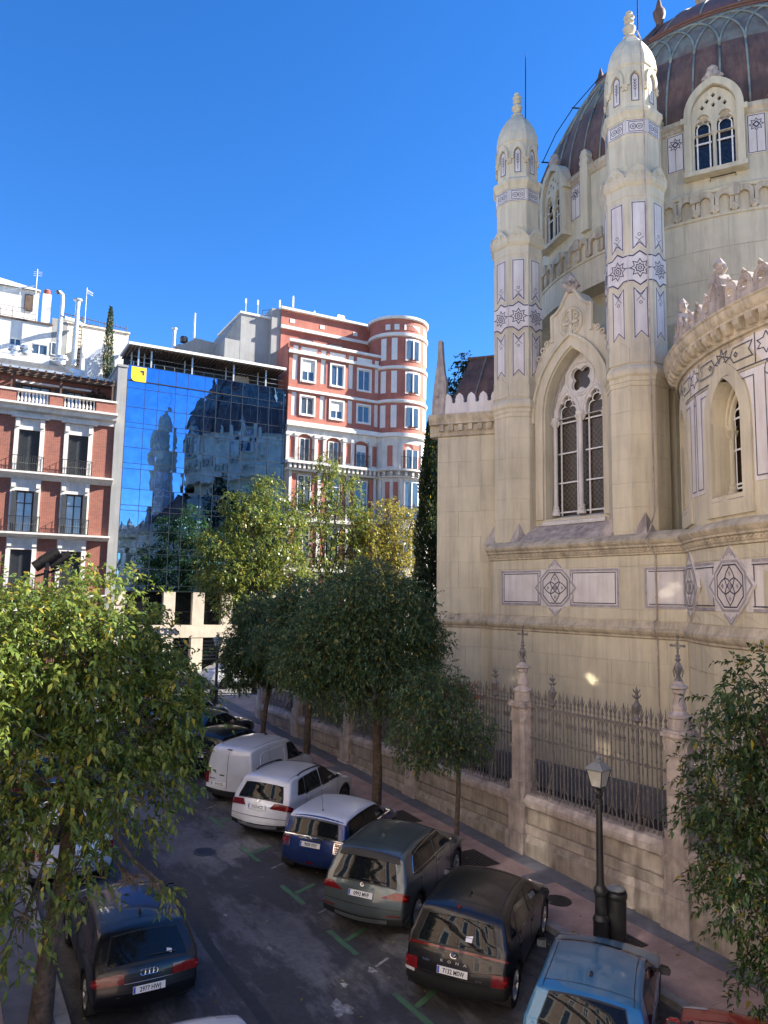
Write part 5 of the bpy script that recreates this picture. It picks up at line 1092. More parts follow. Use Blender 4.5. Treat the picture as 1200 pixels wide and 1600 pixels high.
MB().tube([(7.62,7,24.2),(7.62,7,29.15)], .16, 10).lathe([(.16,29.1),(.34,29.18),(.3,29.28),(.05,29.38)], 10, (7.62, 7)).build('flue_pipe', 'steel', B4)
mb = MB()
for x in (7.98, 8.22): mb.tube([(x, 8.9, 24.6), (x, 8.9, 28.7)], .03, 4)
for k in range(13): mb.box(7.98, 8.22, 8.86, 8.9, 24.8+k*.3, 24.87+k*.3)
mb.build('ladder', 'wood', B4)
mb = MB().tube([(8.42,9.2,28),(8.42,9.2,31.2)], .028, 5)
for z in (30.8, 31.0): mb.tube([(8.42, 9.2, z), (8.9, 9.2, z-.2)], .02, 4)
for t in range(5): mb.tube([(8.48+.09*t, 9.0, 30.96-.04*t), (8.48+.09*t, 9.4, 30.96-.04*t)], .018, 4)
mb.build('antenna', 'trim', B4); mb = MB(); mb.tube([(4.95,11,29),(4.95,11,32.6)], .025, 4)
for t in range(3): mb.tube([(4.7, 11, 32+.15*t), (5.3, 11, 32.1+.15*t)], .015, 4)
mb.build('antenna', 'trim', B4)
MB().add([(1,3.5,23.2),(6.2,3.5,23.3),(7.9,5.8,23.0),(5.6,5.8,24.1),(1.6,5.8,24.0)],[(0,1,3,4),(1,2,3)]).box(1.0, 9.4, 5.8, 8.9, 21.9, 23.6).build('metal_roof', 'steel', B4)
for x, z in ((3.6, 24.0), (4.3, 24.2), (6.6, 23.9)):
    MB().lathe([(.28,z-.3),(.28,z),(.45,z+.02),(.45,z+.1),(.3,z+.14),(.36,z+.2),(.36,z+.26),(.1,z+.32)], 10, (x, 5)).build('roof_cowl', 'steel', B4)
MB().add([(8.2,5.5,24.3),(9.9,5.5,25.4),(9.9,8.95,26.9),(8.2,8.95,26.3),(8.2,5.5,22),(9.9,5.5,22)],[(0,1,2,3),(0,4,5,1)]).box(8.2, 11.6, 7.5, 8.9, 22, 26.2).build('lower_white_wall', 'white', B4)
# houses continuing the street out of the frame to the right, closing the cross street
B5 = building('corner_house', 'pale house behind the round corner tower', 'house'); MB().box(33.9, 60, 1.0, 12, 1.8, 20).build('wall', 'limewhite', B5)
# ---------------------------------------------------------------- the sunlit row on the camera's side of the street (seen only in reflections)
B6 = thing('brick_apartment_row', 'brick apartment row with pale window surrounds on the near left side of the street', 'apartment row', (-1.2, 0, 0), R(90))
MB().box(-30, 36, 0, 12, -2, 21.8).build('wall', 'brickdark', B6)
q_ = random.Random(21)
for k in range(19):
    for j in range(5):
        if abs(-28+k*3.4) < 1.6 and j == 1: continue
        x, z, h_ = -28+k*3.4, 1.2+j*4.15, 2.7
        sbox(B6, 'window_surround', 'limewhite', x-.85, x+.85, -.12, .0, z, z+h_+.4)
        if (j > 3 and 3 < x < 21) or (j == 3 and 2 < x < 14):
            for s in (-1, 1):
                for v in (0, 1):
                    hh = (h_-.3)/2; wv = .21*q_.uniform(.45, 1.0); hz = (hh/2-.02)*q_.uniform(.7, 1); b1, b2, b3, p1 = q_.uniform(-.0028, .0028), q_.uniform(.0, .0005), q_.uniform(-.006, .006), q_.uniform(0, 6.3)
                    g_ = lambda a, c_: (a*wv, b1*(1-c_*c_)+b2*(a*a)+b3*wv*a*math.sin(1.6*c_+p1), c_*hz)
                    mb = MB(); mb.add([g_(a, c_) for c_ in np.linspace(-1, 1, 13) for a in np.linspace(-1, 1, 5)], [(m*5+k_, m*5+k_+1, (m+1)*5+k_+1, (m+1)*5+k_) for m in range(12) for k_ in range(4)])
                    mb.build('window_pane', 'suncoat', B6, (x+s*.24, -.14, z+.15+hh*(v+.5)), (R(q_.gauss(0, 1.0)), 0, R(q_.gauss(0, 1.2))), smooth=True)
        else: sbox(B6, 'window_pane', 'pane', x-.5, x+.5, -.14, -.1, z+.1, z+h_)
for j in range(6): sbox(B6, 'stone_ledge', 'limewhite', -30, 36, -.5, 0, .75+j*4.15-(.35 if j == 5 else 0), .98+j*4.15-(.35 if j == 5 else 0))
# ================================================================ CARS  (local x forward, origin on the ground under the middle of the car)
def paint(name, c, metal=.0, rough=.32, coat=1.0): return mat(name, c, rough, .06, 1.5, 0, metal=metal, coat=coat)
def cr_chain(P, step=.035):
    P = [np.array(p, float) for p in P]; Q = [2*P[0]-P[1]]+P+[2*P[-1]-P[-2]]; out = []
    for i in range(1, len(Q)-2):
        p0, p1, p2, p3 = Q[i-1:i+3]; n = max(2, int(np.linalg.norm(p2-p1)/step))
        for k in range(n):
            t = k/n; out.append(.5*((2*p1)+(-p0+p2)*t+(2*p0-5*p1+4*p2-p3)*t*t+(-p0+3*p1-3*p2+p3)*t**3)*1)
    out.append(P[-1]); return np.array(out)
class Car:
    def __init__(s, name, label, cat, sp, group='cars parked along the street'):
        s.sp = sp; L, W = sp['L'], sp['W']; s.L, s.W = L, W
        a0 = sp['sil'][0]; S = cr_chain([(a0[0]+.17, a0[1]-.075)]+sp['sil']); s.S = S
        t = np.gradient(S, axis=0); t /= np.linalg.norm(t, axis=1)[:, None]+1e-9; s.n = np.stack([-t[:, 1], t[:, 0]], 1)
        k = np.ones(9)/9; s.n = np.stack([np.convolve(np.pad(s.n[:, i], 4, mode='edge'), k, 'valid') for i in (0, 1)], 1); s.n /= np.linalg.norm(s.n, axis=1)[:, None]
        s.B = sp.get('crown', .05)+.07*np.abs(s.n[:, 0])
        s.r = sp.get('r', .07); E = S-s.n*s.B[:, None]; s.E = E; s.T = E-s.n*s.r
        s.ye = np.array([s.Y(*p) for p in s.T])-s.r
        s.root = thing(name, label, cat, group=group)
    def belt(s, x): b = s.sp['belt']; return float(np.interp(x, [0, s.L*.35, s.L*.72, s.L], b))
    def Y(s, x, z):
        sp = s.sp; h = s.W/2; a = max(0, .75-x)/.75; b = max(0, x-(s.L-.85))/.85
        h *= 1-.12*a**2.6-.15*b**2.2
        if z < .46: h *= 1-.16*((.46-z)/.24)**2
        zb = s.belt(x); zw = sp.get('zw', .60)
        f = lambda zz: h*(1-.055*((zz-zw)/.62)**2)+(.012 if .4 < zz < .8 else 0)
        if z <= zb: return h*(1-.055*((z-zw)/.62)**2)
        d = z-zb; return h*(1-.055*((zb-zw)/.62)**2)-.012-d*sp.get('lean', .34)-.10*d*d
    def zbot(s, x):
        z = s.sp.get('sill', .24); Ra = s.sp['wr']+.065
        for xa in s.sp['ax']:
            if abs(x-xa) < Ra: z = max(z, s.sp['wr']-.01+math.sqrt(max(0, Ra*Ra-(x-xa)**2)))
        return z
    def top(s, q, t, off=0.):   # q: float index along the silhouette, t: -1..1 across, beyond 1 wraps round the corner
        i = int(min(max(q, 0), len(s.S)-2)); f = min(max(q-i, 0), 1); g = lambda A: A[i]*(1-f)+A[i+1]*f
        S, n, B, ye = g(s.S), g(s.n), float(g(s.B)), float(g(s.ye)); sg = 1 if t >= 0 else -1; a = abs(t)
        if a <= 1: P = S-n*(B*a*a)+n*off; y = ye*a
        elif a <= 2:
            th = (a-1)*math.pi/2; P = S-n*(B+s.r*(1-math.cos(th)))+n*off*math.cos(th); y = ye+s.r*math.sin(th)+off*math.sin(th)
        else: P = S-n*(B+s.r+(a-2)*.3); y = s.Y(P[0], P[1])+off
        return (P[0]-s.L/2, sg*y, P[1])
    def qz(s, z):   # rear part of the silhouette: index at height z
        k = int(np.argmax(s.S[:, 1])); zz = np.maximum.accumulate(s.S[:k+1, 1]+np.arange(k+1)*1e-6); return float(np.interp(z, zz, np.arange(k+1)))
    def qx(s, x, A=None):
        A = s.S if A is None else A; k0, k1 = int(np.argmin(A[:, 0])), int(np.argmax(A[:, 0])); xx = np.maximum.accumulate(A[k0:k1+1, 0]+np.arange(k1-k0+1)*1e-7); return float(np.interp(x, xx, np.arange(k0, k1+1)))
    def patch(s, name, m, q0, q1, t0, t1, off=.006, nq=8, nt=14, t0b=None, t1b=None, parent=None, smooth=True, label=None):
        vs = []
        t0b = t0 if t0b is None else t0b; t1b = t1 if t1b is None else t1b
        for i in range(nq+1):
            f = i/nq
            for j in range(nt+1):
                a, b = t0+(t0b-t0)*f, t1+(t1b-t1)*f; vs.append(s.top(q0+(q1-q0)*f, a+(b-a)*j/nt, off))
        fs = [(i*(nt+1)+j, i*(nt+1)+j+1, (i+1)*(nt+1)+j+1, (i+1)*(nt+1)+j) for i in range(nq) for j in range(nt)]
        return MB().add(vs, fs).build(name, m, parent or s.root, smooth=smooth, label=label)
    def side(s, name, m, quad, sg, off=.006, na=10, nb=6, parent=None, smooth=True, bow=0.):
        (ax, az), (bx, bz), (cx, cz), (dx, dz) = quad; vs = []     # rear-bottom, front-bottom, front-top, rear-top
        for j in range(nb+1):
            v = j/nb
            for i in range(na+1):
                u = i/na; x = (ax+(bx-ax)*u)*(1-v)+(dx+(cx-dx)*u)*v; z = (az+(bz-az)*u)*(1-v)+(dz+(cz-dz)*u)*v+bow*v*4*u*(1-u)
                vs.append((x-s.L/2, sg*(s.Y(x, z)+off), z))
        fs = [(j*(na+1)+i, j*(na+1)+i+1, (j+1)*(na+1)+i+1, (j+1)*(na+1)+i) for j in range(nb) for i in range(na)]
        return MB().add(vs, fs).build(name, m, parent or s.root, smooth=smooth)
    def body(s, m, roofm=None):
        S = s.S; K = len(S); ts = [-1]+list(np.linspace(-.96, .96, 13))+[1]; mb = MB(); rows = []
        wrap = [1+k/3 for k in range(1, 4)]; T = [-t for t in reversed(wrap)]+ts+wrap; n = len(T)
        vs = [s.top(q, t) for q in range(K) for t in T]
        mb.add(vs, [(q*n+j, q*n+j+1, (q+1)*n+j+1, (q+1)*n+j) for q in range(K-1) for j in range(n-1)])
        xs = [p[0] for p in s.T]; extra = []
        Tx = np.array(s.T); Mr = 13
        cols = []
        xx = list(Tx[:, 0])
        q = np.arange(K, dtype=float)
        ad = []
        for xa in s.sp['ax']:
            for th in np.linspace(0, math.pi, 17): ad.append(s.qx(xa+(s.sp['wr']+.065)*math.cos(th), Tx))
        qs = sorted(set([round(v, 3) for v in list(q)+ad]))
        for sg in (-1, 1):
            vs = []; N_ = len(qs)
            for qq in qs:
                i = int(min(qq, K-2)); f = qq-i; p = Tx[i]*(1-f)+Tx[i+1]*f; x = p[0]; xb = min(max(x, Tx[0, 0]), Tx[-1, 0]); zb_ = min(s.zbot(xb), p[1])
                for j in range(Mr+1):
                    z = p[1]+(zb_-p[1])*j/Mr; xj = x+(xb-x)*j/Mr; vs.append((xj-s.L/2, sg*s.Y(xj, z), z))
            mb.add(vs, [(a*(Mr+1)+j, a*(Mr+1)+j+1, (a+1)*(Mr+1)+j+1, (a+1)*(Mr+1)+j) for a in range(N_-1) for j in range(Mr)])
        me = mb.mesh('body', m, False, False); b = bmesh.new(); b.from_mesh(me); bmesh.ops.remove_doubles(b, verts=b.verts, dist=.0008); bmesh.ops.dissolve_degenerate(b, edges=b.edges, dist=.0004); bmesh.ops.recalc_face_normals(b, faces=b.faces); b.to_mesh(me); b.free()
        smooth_by_angle(me, .6); o = obj('body', me, s.root)
        # floor and wheel wells
        w = s.W/2-.26; f = MB().box(-s.L/2+.42, s.L/2-.4, -w, w, .24, .36)
        for xa in s.sp['ax']:
            Ra = s.sp['wr']+.068
            for sg in (-1, 1):
                y1 = s.Y(xa, .6)-.012; y0 = y1-.34; P = [(xa-s.L/2+Ra*math.cos(t), s.sp['wr']-.01+Ra*math.sin(t)) for t in np.linspace(0, math.pi, 14)]
                P = [(P[0][0], .2)]+P+[(P[-1][0], .2)]; n = len(P)
                f.add([(p[0], sg*y0, p[1]) for p in P]+[(p[0], sg*y1, p[1]) for p in P], [(i, i+1, n+i+1, n+i) for i in range(n-1)]+[tuple(range(n))])
        f.build('underbody', 'plastic', s.root, recalc=False)
        return o
    def wheels(s, rim='rim', spokes=5):
        r, sp = s.sp['wr'], s.sp; k = ('wheel', r, rim, spokes)
        if k not in _sh:
            ty = MB().lathe([(r*.66,-.10),(r*.93,-.11),(r*.985,-.085),(r,-.06),(r,.06),(r*.985,.085),(r*.93,.11),(r*.66,.10)], 28, cap=False).mesh('wheel', 'tyre', True)
            mb = MB().lathe([(r*.68,.02),(r*.68,.105),(r*.62,.10),(r*.60,.03)], 28, cap=False).lathe([(r*.16,.02),(r*.16,.095),(.001,.10)], 12, cap=False)
            for i in range(spokes):
                a = 2*math.pi*i/spokes
                for d in (-.16, .16):
                    c0, c1 = (r*.13*math.cos(a), r*.13*math.sin(a)), (r*.63*math.cos(a+d), r*.63*math.sin(a+d)); nx, ny = -math.sin(a), math.cos(a)
                    mb.add([(c0[0]-nx*.02,c0[1]-ny*.02,.06),(c0[0]+nx*.02,c0[1]+ny*.02,.06),(c1[0]+nx*.02,c1[1]+ny*.02,.06),(c1[0]-nx*.02,c1[1]-ny*.02,.06),(c0[0]-nx*.015,c0[1]-ny*.015,.095),(c0[0]+nx*.015,c0[1]+ny*.015,.095),(c1[0]+nx*.015,c1[1]+ny*.015,.10),(c1[0]-nx*.015,c1[1]-ny*.015,.10)],[(4,5,6,7),(0,1,5,4),(1,2,6,5),(2,3,7,6),(3,0,4,7)])
            rm = mb.mesh('rim', rim, .6); dk = MB().lathe([(r*.64,.01),(.001,.01)], 20, cap=False).mesh('brake_disc', 'plastic'); _sh[k] = (ty, rm, dk)
        for xa in sp['ax']:
            for sg in (-1, 1):
                w = obj('wheel', _sh[k][0], s.root, (xa-s.L/2, sg*(s.Y(xa, .5)-.125), r), (R(90) if sg < 0 else R(-90), 0, 0))
                obj('rim', _sh[k][1], w); obj('brake_disc', _sh[k][2], w)
    def plate(s, z, txt, size=.105):
        q = s.qz(z); p = s.top(q, 0, .02); i = int(q); n = s.n[i]; tilt = math.atan2(n[1], -n[0])
        o = MB().box(-.26, .26, -.012, .0, -.055, .055).build('number_plate', 'plate', s.root, p, (-tilt*0-tilt, 0, R(-90)))
        o.rotation_euler = (0, 0, 0); o.rotation_euler = (tilt*-1, 0, R(-90))
        sbox(o, 'plate_band', 'plateblue', -.255, -.22, -.0135, -.012, -.05, .05)
        text(txt, .098, 'ink', o, (.02, -.0125, -.004), (R(90), 0, 0), 'plate_lettering', .001, .82)
        return o
    def rear_text(s, txt, z, t, size, m='chrome', sx=1.):
        q = s.qz(z); p = s.top(q, t, .012); n = s.n[int(q)]; tilt = math.atan2(n[1], -n[0])
        return text(txt, size, m, s.root, p, (R(90)-tilt, 0, R(-90)+t*-.12), 'badge_lettering', .003, sx)
    def emblem(s, z, kind, size=.05, m='chrome'):
        q = s.qz(z); p = s.top(q, 0, .012); n = s.n[int(q)]; tilt = math.atan2(n[1], -n[0]); mb = MB()
        rg = lambda cx, cz, r, th=.007, sxy=1.: mb.tube([(cx+r*sxy*math.cos(a), 0, cz+r*math.sin(a)) for a in np.linspace(0, 2*math.pi, 21)], th, 5)
        if kind == 'rings':
            for k in range(4): rg((k-1.5)*size*.78, 0, size*.5, .006)
        elif kind == 'slantH':
            rg(0, 0, size, .008, 1.5); mb.tube([(-.035,0,-.03),(-.02,0,.03)], .008, 4).tube([(.02,0,-.03),(.035,0,.03)], .008, 4).tube([(-.03,0,-.008),(.03,0,.01)], .008, 4)
        elif kind == 'chevrons':
            for k in (0, 1): mb.tube([(-.06,0,-.03+k*.045),(0,0,.015+k*.045),(.06,0,-.03+k*.045)], .010, 4)
        elif kind == 'wings': rg(0, 0, size*.7, .008); mb.tube([(-.13,0,.01),(-.05,0,0)], .01, 4).tube([(.05,0,0),(.13,0,.01)], .01, 4)
        elif kind == 'diamond': mb.tube([(0,0,.06),(.045,0,0),(0,0,-.06),(-.045,0,0),(0,0,.06)], .009, 4)
        else:
            rg(0, 0, size, .007); mb.lathe([(.001,-.002),(size*.8,-.002),(size*.8,.003)], 12, cap=False); nv = 3*12; mb.v = mb.v[:-nv]+[(v[0], -v[2], v[1]) for v in mb.v[-nv:]]
            mb.box(-.003, .003, -.01, -.003, -size*.8, size*.8).box(-size*.8, size*.8, -.0105, -.0035, -.003, .003)
        return mb.build('emblem', m, s.root, p, (-tilt, 0, R(-90)))
    def common(s, g):
        """windows, seams, handles, mirrors"""
        L = s.L
        for sg in (-1, 1):
            for w in g['win']:
                e = .022; x_ = [(w[0][0]-e, w[0][1]-e), (w[1][0]+e, w[1][1]-e), (w[2][0]+e*.6, w[2][1]+e), (w[3][0]-e*.6, w[3][1]+e)]
                s.side('window_seal', 'plastic', x_, sg, .002, bow=g.get('bow', .02)); s.side('side_window', 'cglass', w, sg, .006, bow=g.get('bow', .02))
            if g.get('frame'):
                q0, q1 = g['win'][0], g['win'][-1]; mb = MB()
                pts = [q0[0], q1[1], q1[2]]+[(q1[2][0]+(q0[3][0]-q1[2][0])*f, q1[2][1]+(q0[3][1]-q1[2][1])*f+.035*4*f*(1-f)) for f in (.25, .5, .75)]+[q0[3], q0[0]]
                mb.tube([(p[0]-L/2, sg*(s.Y(*p)+.006), p[1]) for p in pts], .011, 5); mb.build('window_trim', g['frame'], s.root)
            for x, lo, hi in g.get('seams', []):
                MB().tube([(x-L/2, sg*(s.Y(x, z)+.001), z) for z in np.linspace(lo, hi, 8)], .005, 4).build('door_seam', 'plastic', s.root)
            for x, z in g.get('handles', []):
                y0, y1 = sorted((sg*(s.Y(x, z)-.02), sg*(s.Y(x, z)+.028))); MB().box(x-.1-L/2, x+.1-L/2, y0, y1, z-.016, z+.016).build('door_handle', g.get('handle_mat', 'plastic'), s.root)
            mx, mz = g['mirror']; y = s.Y(mx, mz)
            mb = MB(); mb.tube([(mx-L/2, sg*(y-.02), mz-.03), (mx-L/2-.01, sg*(y+.07), mz)], .025, 6)
            V = [(mx-L/2+dx, sg*(y+dy), mz+dz) for dx, dy, dz in ((-.07,.05,-.06),(-.08,.24,-.05),(-.08,.24,.09),(-.07,.05,.10),(.04,.06,-.04),(.02,.20,-.03),(.02,.20,.07),(.04,.06,.08))]
            mm = MB().add(V, [(0,1,2,3),(4,7,6,5),(0,4,5,1),(1,5,6,2),(2,6,7,3),(3,7,4,0)]).mesh('wing_mirror', g.get('mirror_mat', 'plastic')); b = bmesh.new(); b.from_mesh(mm); bmesh.ops.recalc_face_normals(b, faces=b.faces); bmesh.ops.bevel(b, geom=b.edges[:], offset=.025, segments=2, affect='EDGES'); b.to_mesh(mm); b.free(); smooth_by_angle(mm, 1.); mo = obj('wing_mirror', mm, s.root); mb.build('mirror_arm', 'plastic', mo)
            V2 = [(mx-L/2-.082, sg*(y+dy), mz+dz) for dy, dz in ((.07,-.04),(.22,-.035),(.22,.07),(.07,.08))]; MB().add(V2, [(0,1,2,3)]).build('mirror_glass', 'chrome', mo)
            if g.get('clad'):   # dark sills and wheel-arch edging
                a0, a1 = s.sp['ax']; Ra = s.sp['wr']+.06; s.side('sill_cladding', 'plastic', [(a0+Ra, .24), (a1-Ra, .24), (a1-Ra, .36), (a0+Ra, .36)], sg, .012)
            for xa in s.sp['ax']:
                Ra = s.sp['wr']+.065; mb = MB(); P = [(xa+Ra*math.cos(t), s.sp['wr']-.01+Ra*math.sin(t)) for t in np.linspace(-.1, math.pi+.1, 18)]; wd = .055 if g.get('clad') else .012
                vs = []
                for i, p in enumerate(P):
                    d = np.array([p[0]-xa, p[1]-s.sp['wr']+.01]); d /= np.linalg.norm(d); q = (p[0]+d[0]*wd, p[1]+d[1]*wd)
                    vs += [(p[0]-L/2, sg*(s.Y(*p)+.012), p[1]), (q[0]-L/2, sg*(s.Y(*q)+.010), q[1]), (p[0]-L/2, sg*(s.Y(*p)-.04), p[1])]
                mb.add(vs, [(i*3, i*3+1, i*3+4, i*3+3) for i in range(len(P)-1)]+[(i*3, i*3+3, i*3+5, i*3+2) for i in range(len(P)-1)]); mb.build('wheel_arch', 'plastic', s.root)
        q0, q1 = s.qz(g['rw'][0]), s.qz(g['rw'][1]); g['rw'][2] > .2 and s.patch('window_seal', 'plastic', q0-.9, q1+.9, -g['rw'][2]-.025, g['rw'][2]+.025, .003, t0b=-g['rw'][3]-.025, t1b=g['rw'][3]+.025); s.patch('rear_window', 'cglass', q0, q1, -g['rw'][2], g['rw'][2], .006, t0b=-g['rw'][3], t1b=g['rw'][3])
        a, b = s.qx(g['ws'][0]), s.qx(g['ws'][1]); s.patch('windscreen', 'cglass', a, b, -.90, .90, .006, t0b=-.94, t1b=.94)
        if g.get('spoiler'): s.patch('spoiler', g['spoiler'], s.qz(g['rw'][1]-.01), s.qz(g['rw'][1])+4, -.95, .95, .022)
        if g.get('wiper'):
            q = s.qz(g['rw'][0]+.05); mb = MB(); mb.tube([s.top(s.qz(g['rw'][0]+.04), t, .02+.004*k) for k, t in enumerate(np.linspace(.02, -.6, 7))], .009, 4); mb.build('wiper', 'plastic', s.root)
        fx = s.L-.25
        for sg in (-1, 1): s.patch('headlight', 'clear', s.qx(s.L-.62), s.qx(s.L-.12), sg*.62, sg*1.9, .006, nt=6)
        if g.get('bumper'): s.patch('bumper', 'plastic', 5, s.qz(g['bumper']), -2.6, 2.6, .010, nq=5, nt=30)
        if g.get('shark'):
            q = s.qx(g['shark']); p = s.top(q, 0, 0); MB().add([(p[0],-.03,p[2]-.01),(p[0]+.16,-.025,p[2]-.01),(p[0]+.16,.025,p[2]-.01),(p[0],.03,p[2]-.01),(p[0]-.01,0,p[2]+.09),(p[0]+.03,0,p[2]+.08)],[(0,1,5,4),(3,4,5,2),(0,4,3),(1,2,5)]).build('roof_aerial', g.get('shark_mat', 'plastic'), s.root)
        if g.get('whip'):
            q = s.qx(g['whip']); p = s.top(q, 0, 0); MB().lathe([(.025,0),(.012,.04)], 8).tube([(0,0,.03),(-.10,0,.42)], [.006,.004], 5).build('roof_aerial', 'plastic', s.root, p)
        if g.get('rails'):
            for sg in (-1, 1): MB().tube([s.top(s.qx(x), sg*1.0, .04 if .3 < i < 8.5 else .0) for i, x in enumerate(np.linspace(*g['rails'], 10))], .02, 6).build('roof_rail', g.get('rail_mat', 'plastic'), s.root)
        for z in g.get('hseams', []): s.patch('panel_gap', 'plastic', s.qz(z), s.qz(z)+.35, -1.6, 1.6, .003, nq=1, nt=20)
        for x in g.get('roofseams', []): s.patch('panel_gap', 'plastic', s.qx(x), s.qx(x)+.3, -.97, .97, .003, nq=1, nt=16)
        # roof edge gutters
        for sg in (-1, 1): MB().tube([s.top(s.qx(x), sg*.93, .002) for x in np.linspace(g['ws'][0]-.02, g.get('gut', .55), 10)], .006, 4).build('roof_gutter', 'plastic', s.root)
    def tails(s, z0, z1, t0, t1, m='tail', t0b=None, t1b=None):
        for sg in (-1, 1):
            if m == 'tail': s.patch('lamp_strip', 'tail2', s.qz(z0+(z1-z0)*.42), s.qz(z0+(z1-z0)*.58), sg*(t0*.7+t1*.3), sg*(t0*.15+t1*.85), .020, nq=2, nt=10)
            s.patch('tail_light', m, s.qz(z0), s.qz(z1), sg*t0, sg*t1, .014, nq=5, nt=12, t0b=None if t0b is None else sg*t0b, t1b=None if t1b is None else sg*t1b)
    def place(s, x, y, head, by='rr', scale=1.03):   # head in degrees from +Y towards +X
        a = R(90-head); c, si = math.cos(a), math.sin(a); slope = math.atan(SL)
        lx, ly = (s.sp['ax'][0]-s.L/2, -(s.W/2-.1)) if by == 'rr' else (0, 0)
        lx *= scale; ly *= scale
        ox, oy = x-(lx*c-ly*si), y-(lx*si+ly*c); s.root.location = (ox, oy, gz(ox, oy)+.004)
        Rz = Matrix.Rotation(a, 4, 'Z'); Rx = Matrix.Rotation(slope, 4, 'X'); s.root.rotation_euler = (Rx @ Rz).to_euler(); s.root.scale = (scale,)*3
def sil_suv(L, H, wheel=.35, hood=.98):
    return [(.12,.30),(.03,.42),(.0,.58),(.02,.74),(.07,.92),(.12,1.02),(.26,1.26),(.42,H-.10),(.60,H-.035),(1.1,H-.002),(1.7,H),(2.3,H-.04),(2.72,H-.15),(L-1.02,hood+.10),(L-.85,hood+.03),(L-.45,hood-.06),(L-.15,hood-.20),(L-.03,.62),(L,.45),(L-.1,.28)]
HC = 53.5
# ---- light blue hatchback, nearest on the right
P_ = paint('light_blue_paint', (.04, .17, .31), .35)
c = Car('blue_hatchback', 'light blue hatchback nearest on the right, beside the lamp post and bin', 'car', dict(L=4.05, W=1.79, wr=.32, ax=(.62, 3.2), belt=(1.0, .98, .93, .86), lean=.36,
    sil=[(.12,.28),(.03,.40),(.0,.58),(.04,.78),(.10,.92),(.18,1.02),(.36,1.25),(.50,1.39),(.66,1.43),(1.2,1.465),(1.7,1.455),(2.2,1.38),(2.95,1.02),(3.1,.97),(3.55,.88),(3.9,.70),(4.03,.55),(4.05,.42),(3.95,.26)]))
c.body(P_); c.wheels('rim', 5); c.common(dict(win=[[(.72,1.06),(1.55,1.02),(1.62,1.33),(.98,1.32)],[(1.62,1.02),(2.62,.99),(2.1,1.32),(1.69,1.34)]], mirror=(2.55,1.03), mirror_mat='plastic', rw=(1.03,1.37,.80,.74), ws=(2.1,2.92), handles=[(1.5,.86)], seams=[(1.6,.35,.98),(2.6,.35,.95)], wiper=True, shark=.95, hseams=[.62], roofseams=[.72], bumper=.42))
c.tails(.80, 1.0, .68, 2.3); c.emblem(.9, 'diamond'); c.plate(.66, '4417 LKM'); c.place(9.15, 7.72, HC); CARS = [c]
# ---- dark crossover
P_ = paint('black_brown_paint', (.009, .0085, .010), .2, coat=.5)
c = Car('dark_crossover', 'black brown crossover with a red light bar and white sticker on its rear window', 'car', dict(L=4.35, W=1.83, wr=.35, ax=(.80, 3.46), belt=(1.08, 1.02, .98, .92), sil=sil_suv(4.35, 1.58), sill=.28))
c.body(P_); c.wheels('rim', 5); c.common(dict(win=[[(.60,1.16),(.92,1.12),(1.1,1.42),(.80,1.38)],[(.98,1.09),(1.95,1.06),(1.95,1.46),(1.14,1.44)],[(2.02,1.06),(3.02,1.05),(2.42,1.42),(2.02,1.46)]], mirror=(2.95,1.1), mirror_mat=P_, rw=(1.06,1.44,.84,.80), ws=(2.44,3.3), handles=[(1.1,.93),(2.15,.91)], seams=[(1.02,.62,1.08),(1.98,.36,1.05),(3.0,.5,1.03)], wiper=True, shark=1.0, clad=True, hseams=[.62], roofseams=[.75], bumper=.60, spoiler=P_, handle_mat=P_))
c.patch('light_bar', 'tail', c.qz(1.0), c.qz(1.03), -2.0, 2.0, .012, nq=2, nt=24)
c.tails(.60, .80, .80, 2.2); c.patch('reversing_lamp', 'clear', c.qz(.54), c.qz(.60), .86, 2.0, .016, nq=2, nt=6); c.emblem(.945, 'slantH', .042); c.plate(.72, '7132 MSW')
[c.rear_text(ch, .845, tt, .055, 'rim', 1.4) for ch, tt in zip('KONA', (.25, .085, -.085, -.25))]; c.rear_text('TURBO', .80, .6, .04); c.rear_text('N Line', .66, -.55, .035)
q = c.top(c.qz(1.21), -.28, .012); MB().box(-.055, .055, -.002, .0, -.075, -.01).box(-.055, .055, -.002, 0, .0, .075).build('sticker', 'paper', c.root, q, (R(-52), 0, R(-90)))
q = c.top(c.qx(.52), .08, .012); MB().box(-.05, .05, -.03, .03, 0, .012).build('brake_light', 'tail', c.root, q); c.place(9.19, 10.62, HC); CARS.append(c)
# ---- grey green SUV
P_ = paint('grey_green_paint', (.085, .108, .112), .4)
c = Car('grey_green_suv', 'grey green SUV between the black crossover and the blue car with white roof', 'car', dict(L=4.5, W=1.85, wr=.355, ax=(.92, 3.61), belt=(1.08, 1.03, 1.0, .95), sil=sil_suv(4.5, 1.63, hood=1.02), sill=.28))
c.body(P_); c.wheels('rim', 5); c.common(dict(win=[[(.72,1.17),(1.0,1.10),(1.1,1.48),(.9,1.44)],[(1.04,1.09),(2.05,1.07),(2.05,1.51),(1.14,1.49)],[(2.12,1.07),(3.12,1.08),(2.5,1.47),(2.12,1.51)]], frame='chrome', mirror=(3.05,1.12), rw=(1.07,1.46,.84,.78), ws=(2.5,3.4), handles=[(1.2,.98),(2.28,.97)], handle_mat=P_, seams=[(1.08,.6,1.08),(2.08,.36,1.06),(3.1,.5,1.05)], wiper=True, shark=1.1, shark_mat=P_, clad=True, hseams=[.66], roofseams=[.8], bumper=.47, spoiler='plastic'))
c.tails(.86, 1.0, .50, 2.4, t0b=.86); c.patch('skid_plate', 'rim', c.qz(.36), c.qz(.45), -.7, .7, .02, nq=2); c.patch('reflector', 'tail', c.qz(.53), c.qz(.56), .7, 1.2, .02, nq=1); c.patch('reflector', 'tail', c.qz(.53), c.qz(.56), -.7, -1.2, .02, nq=1)
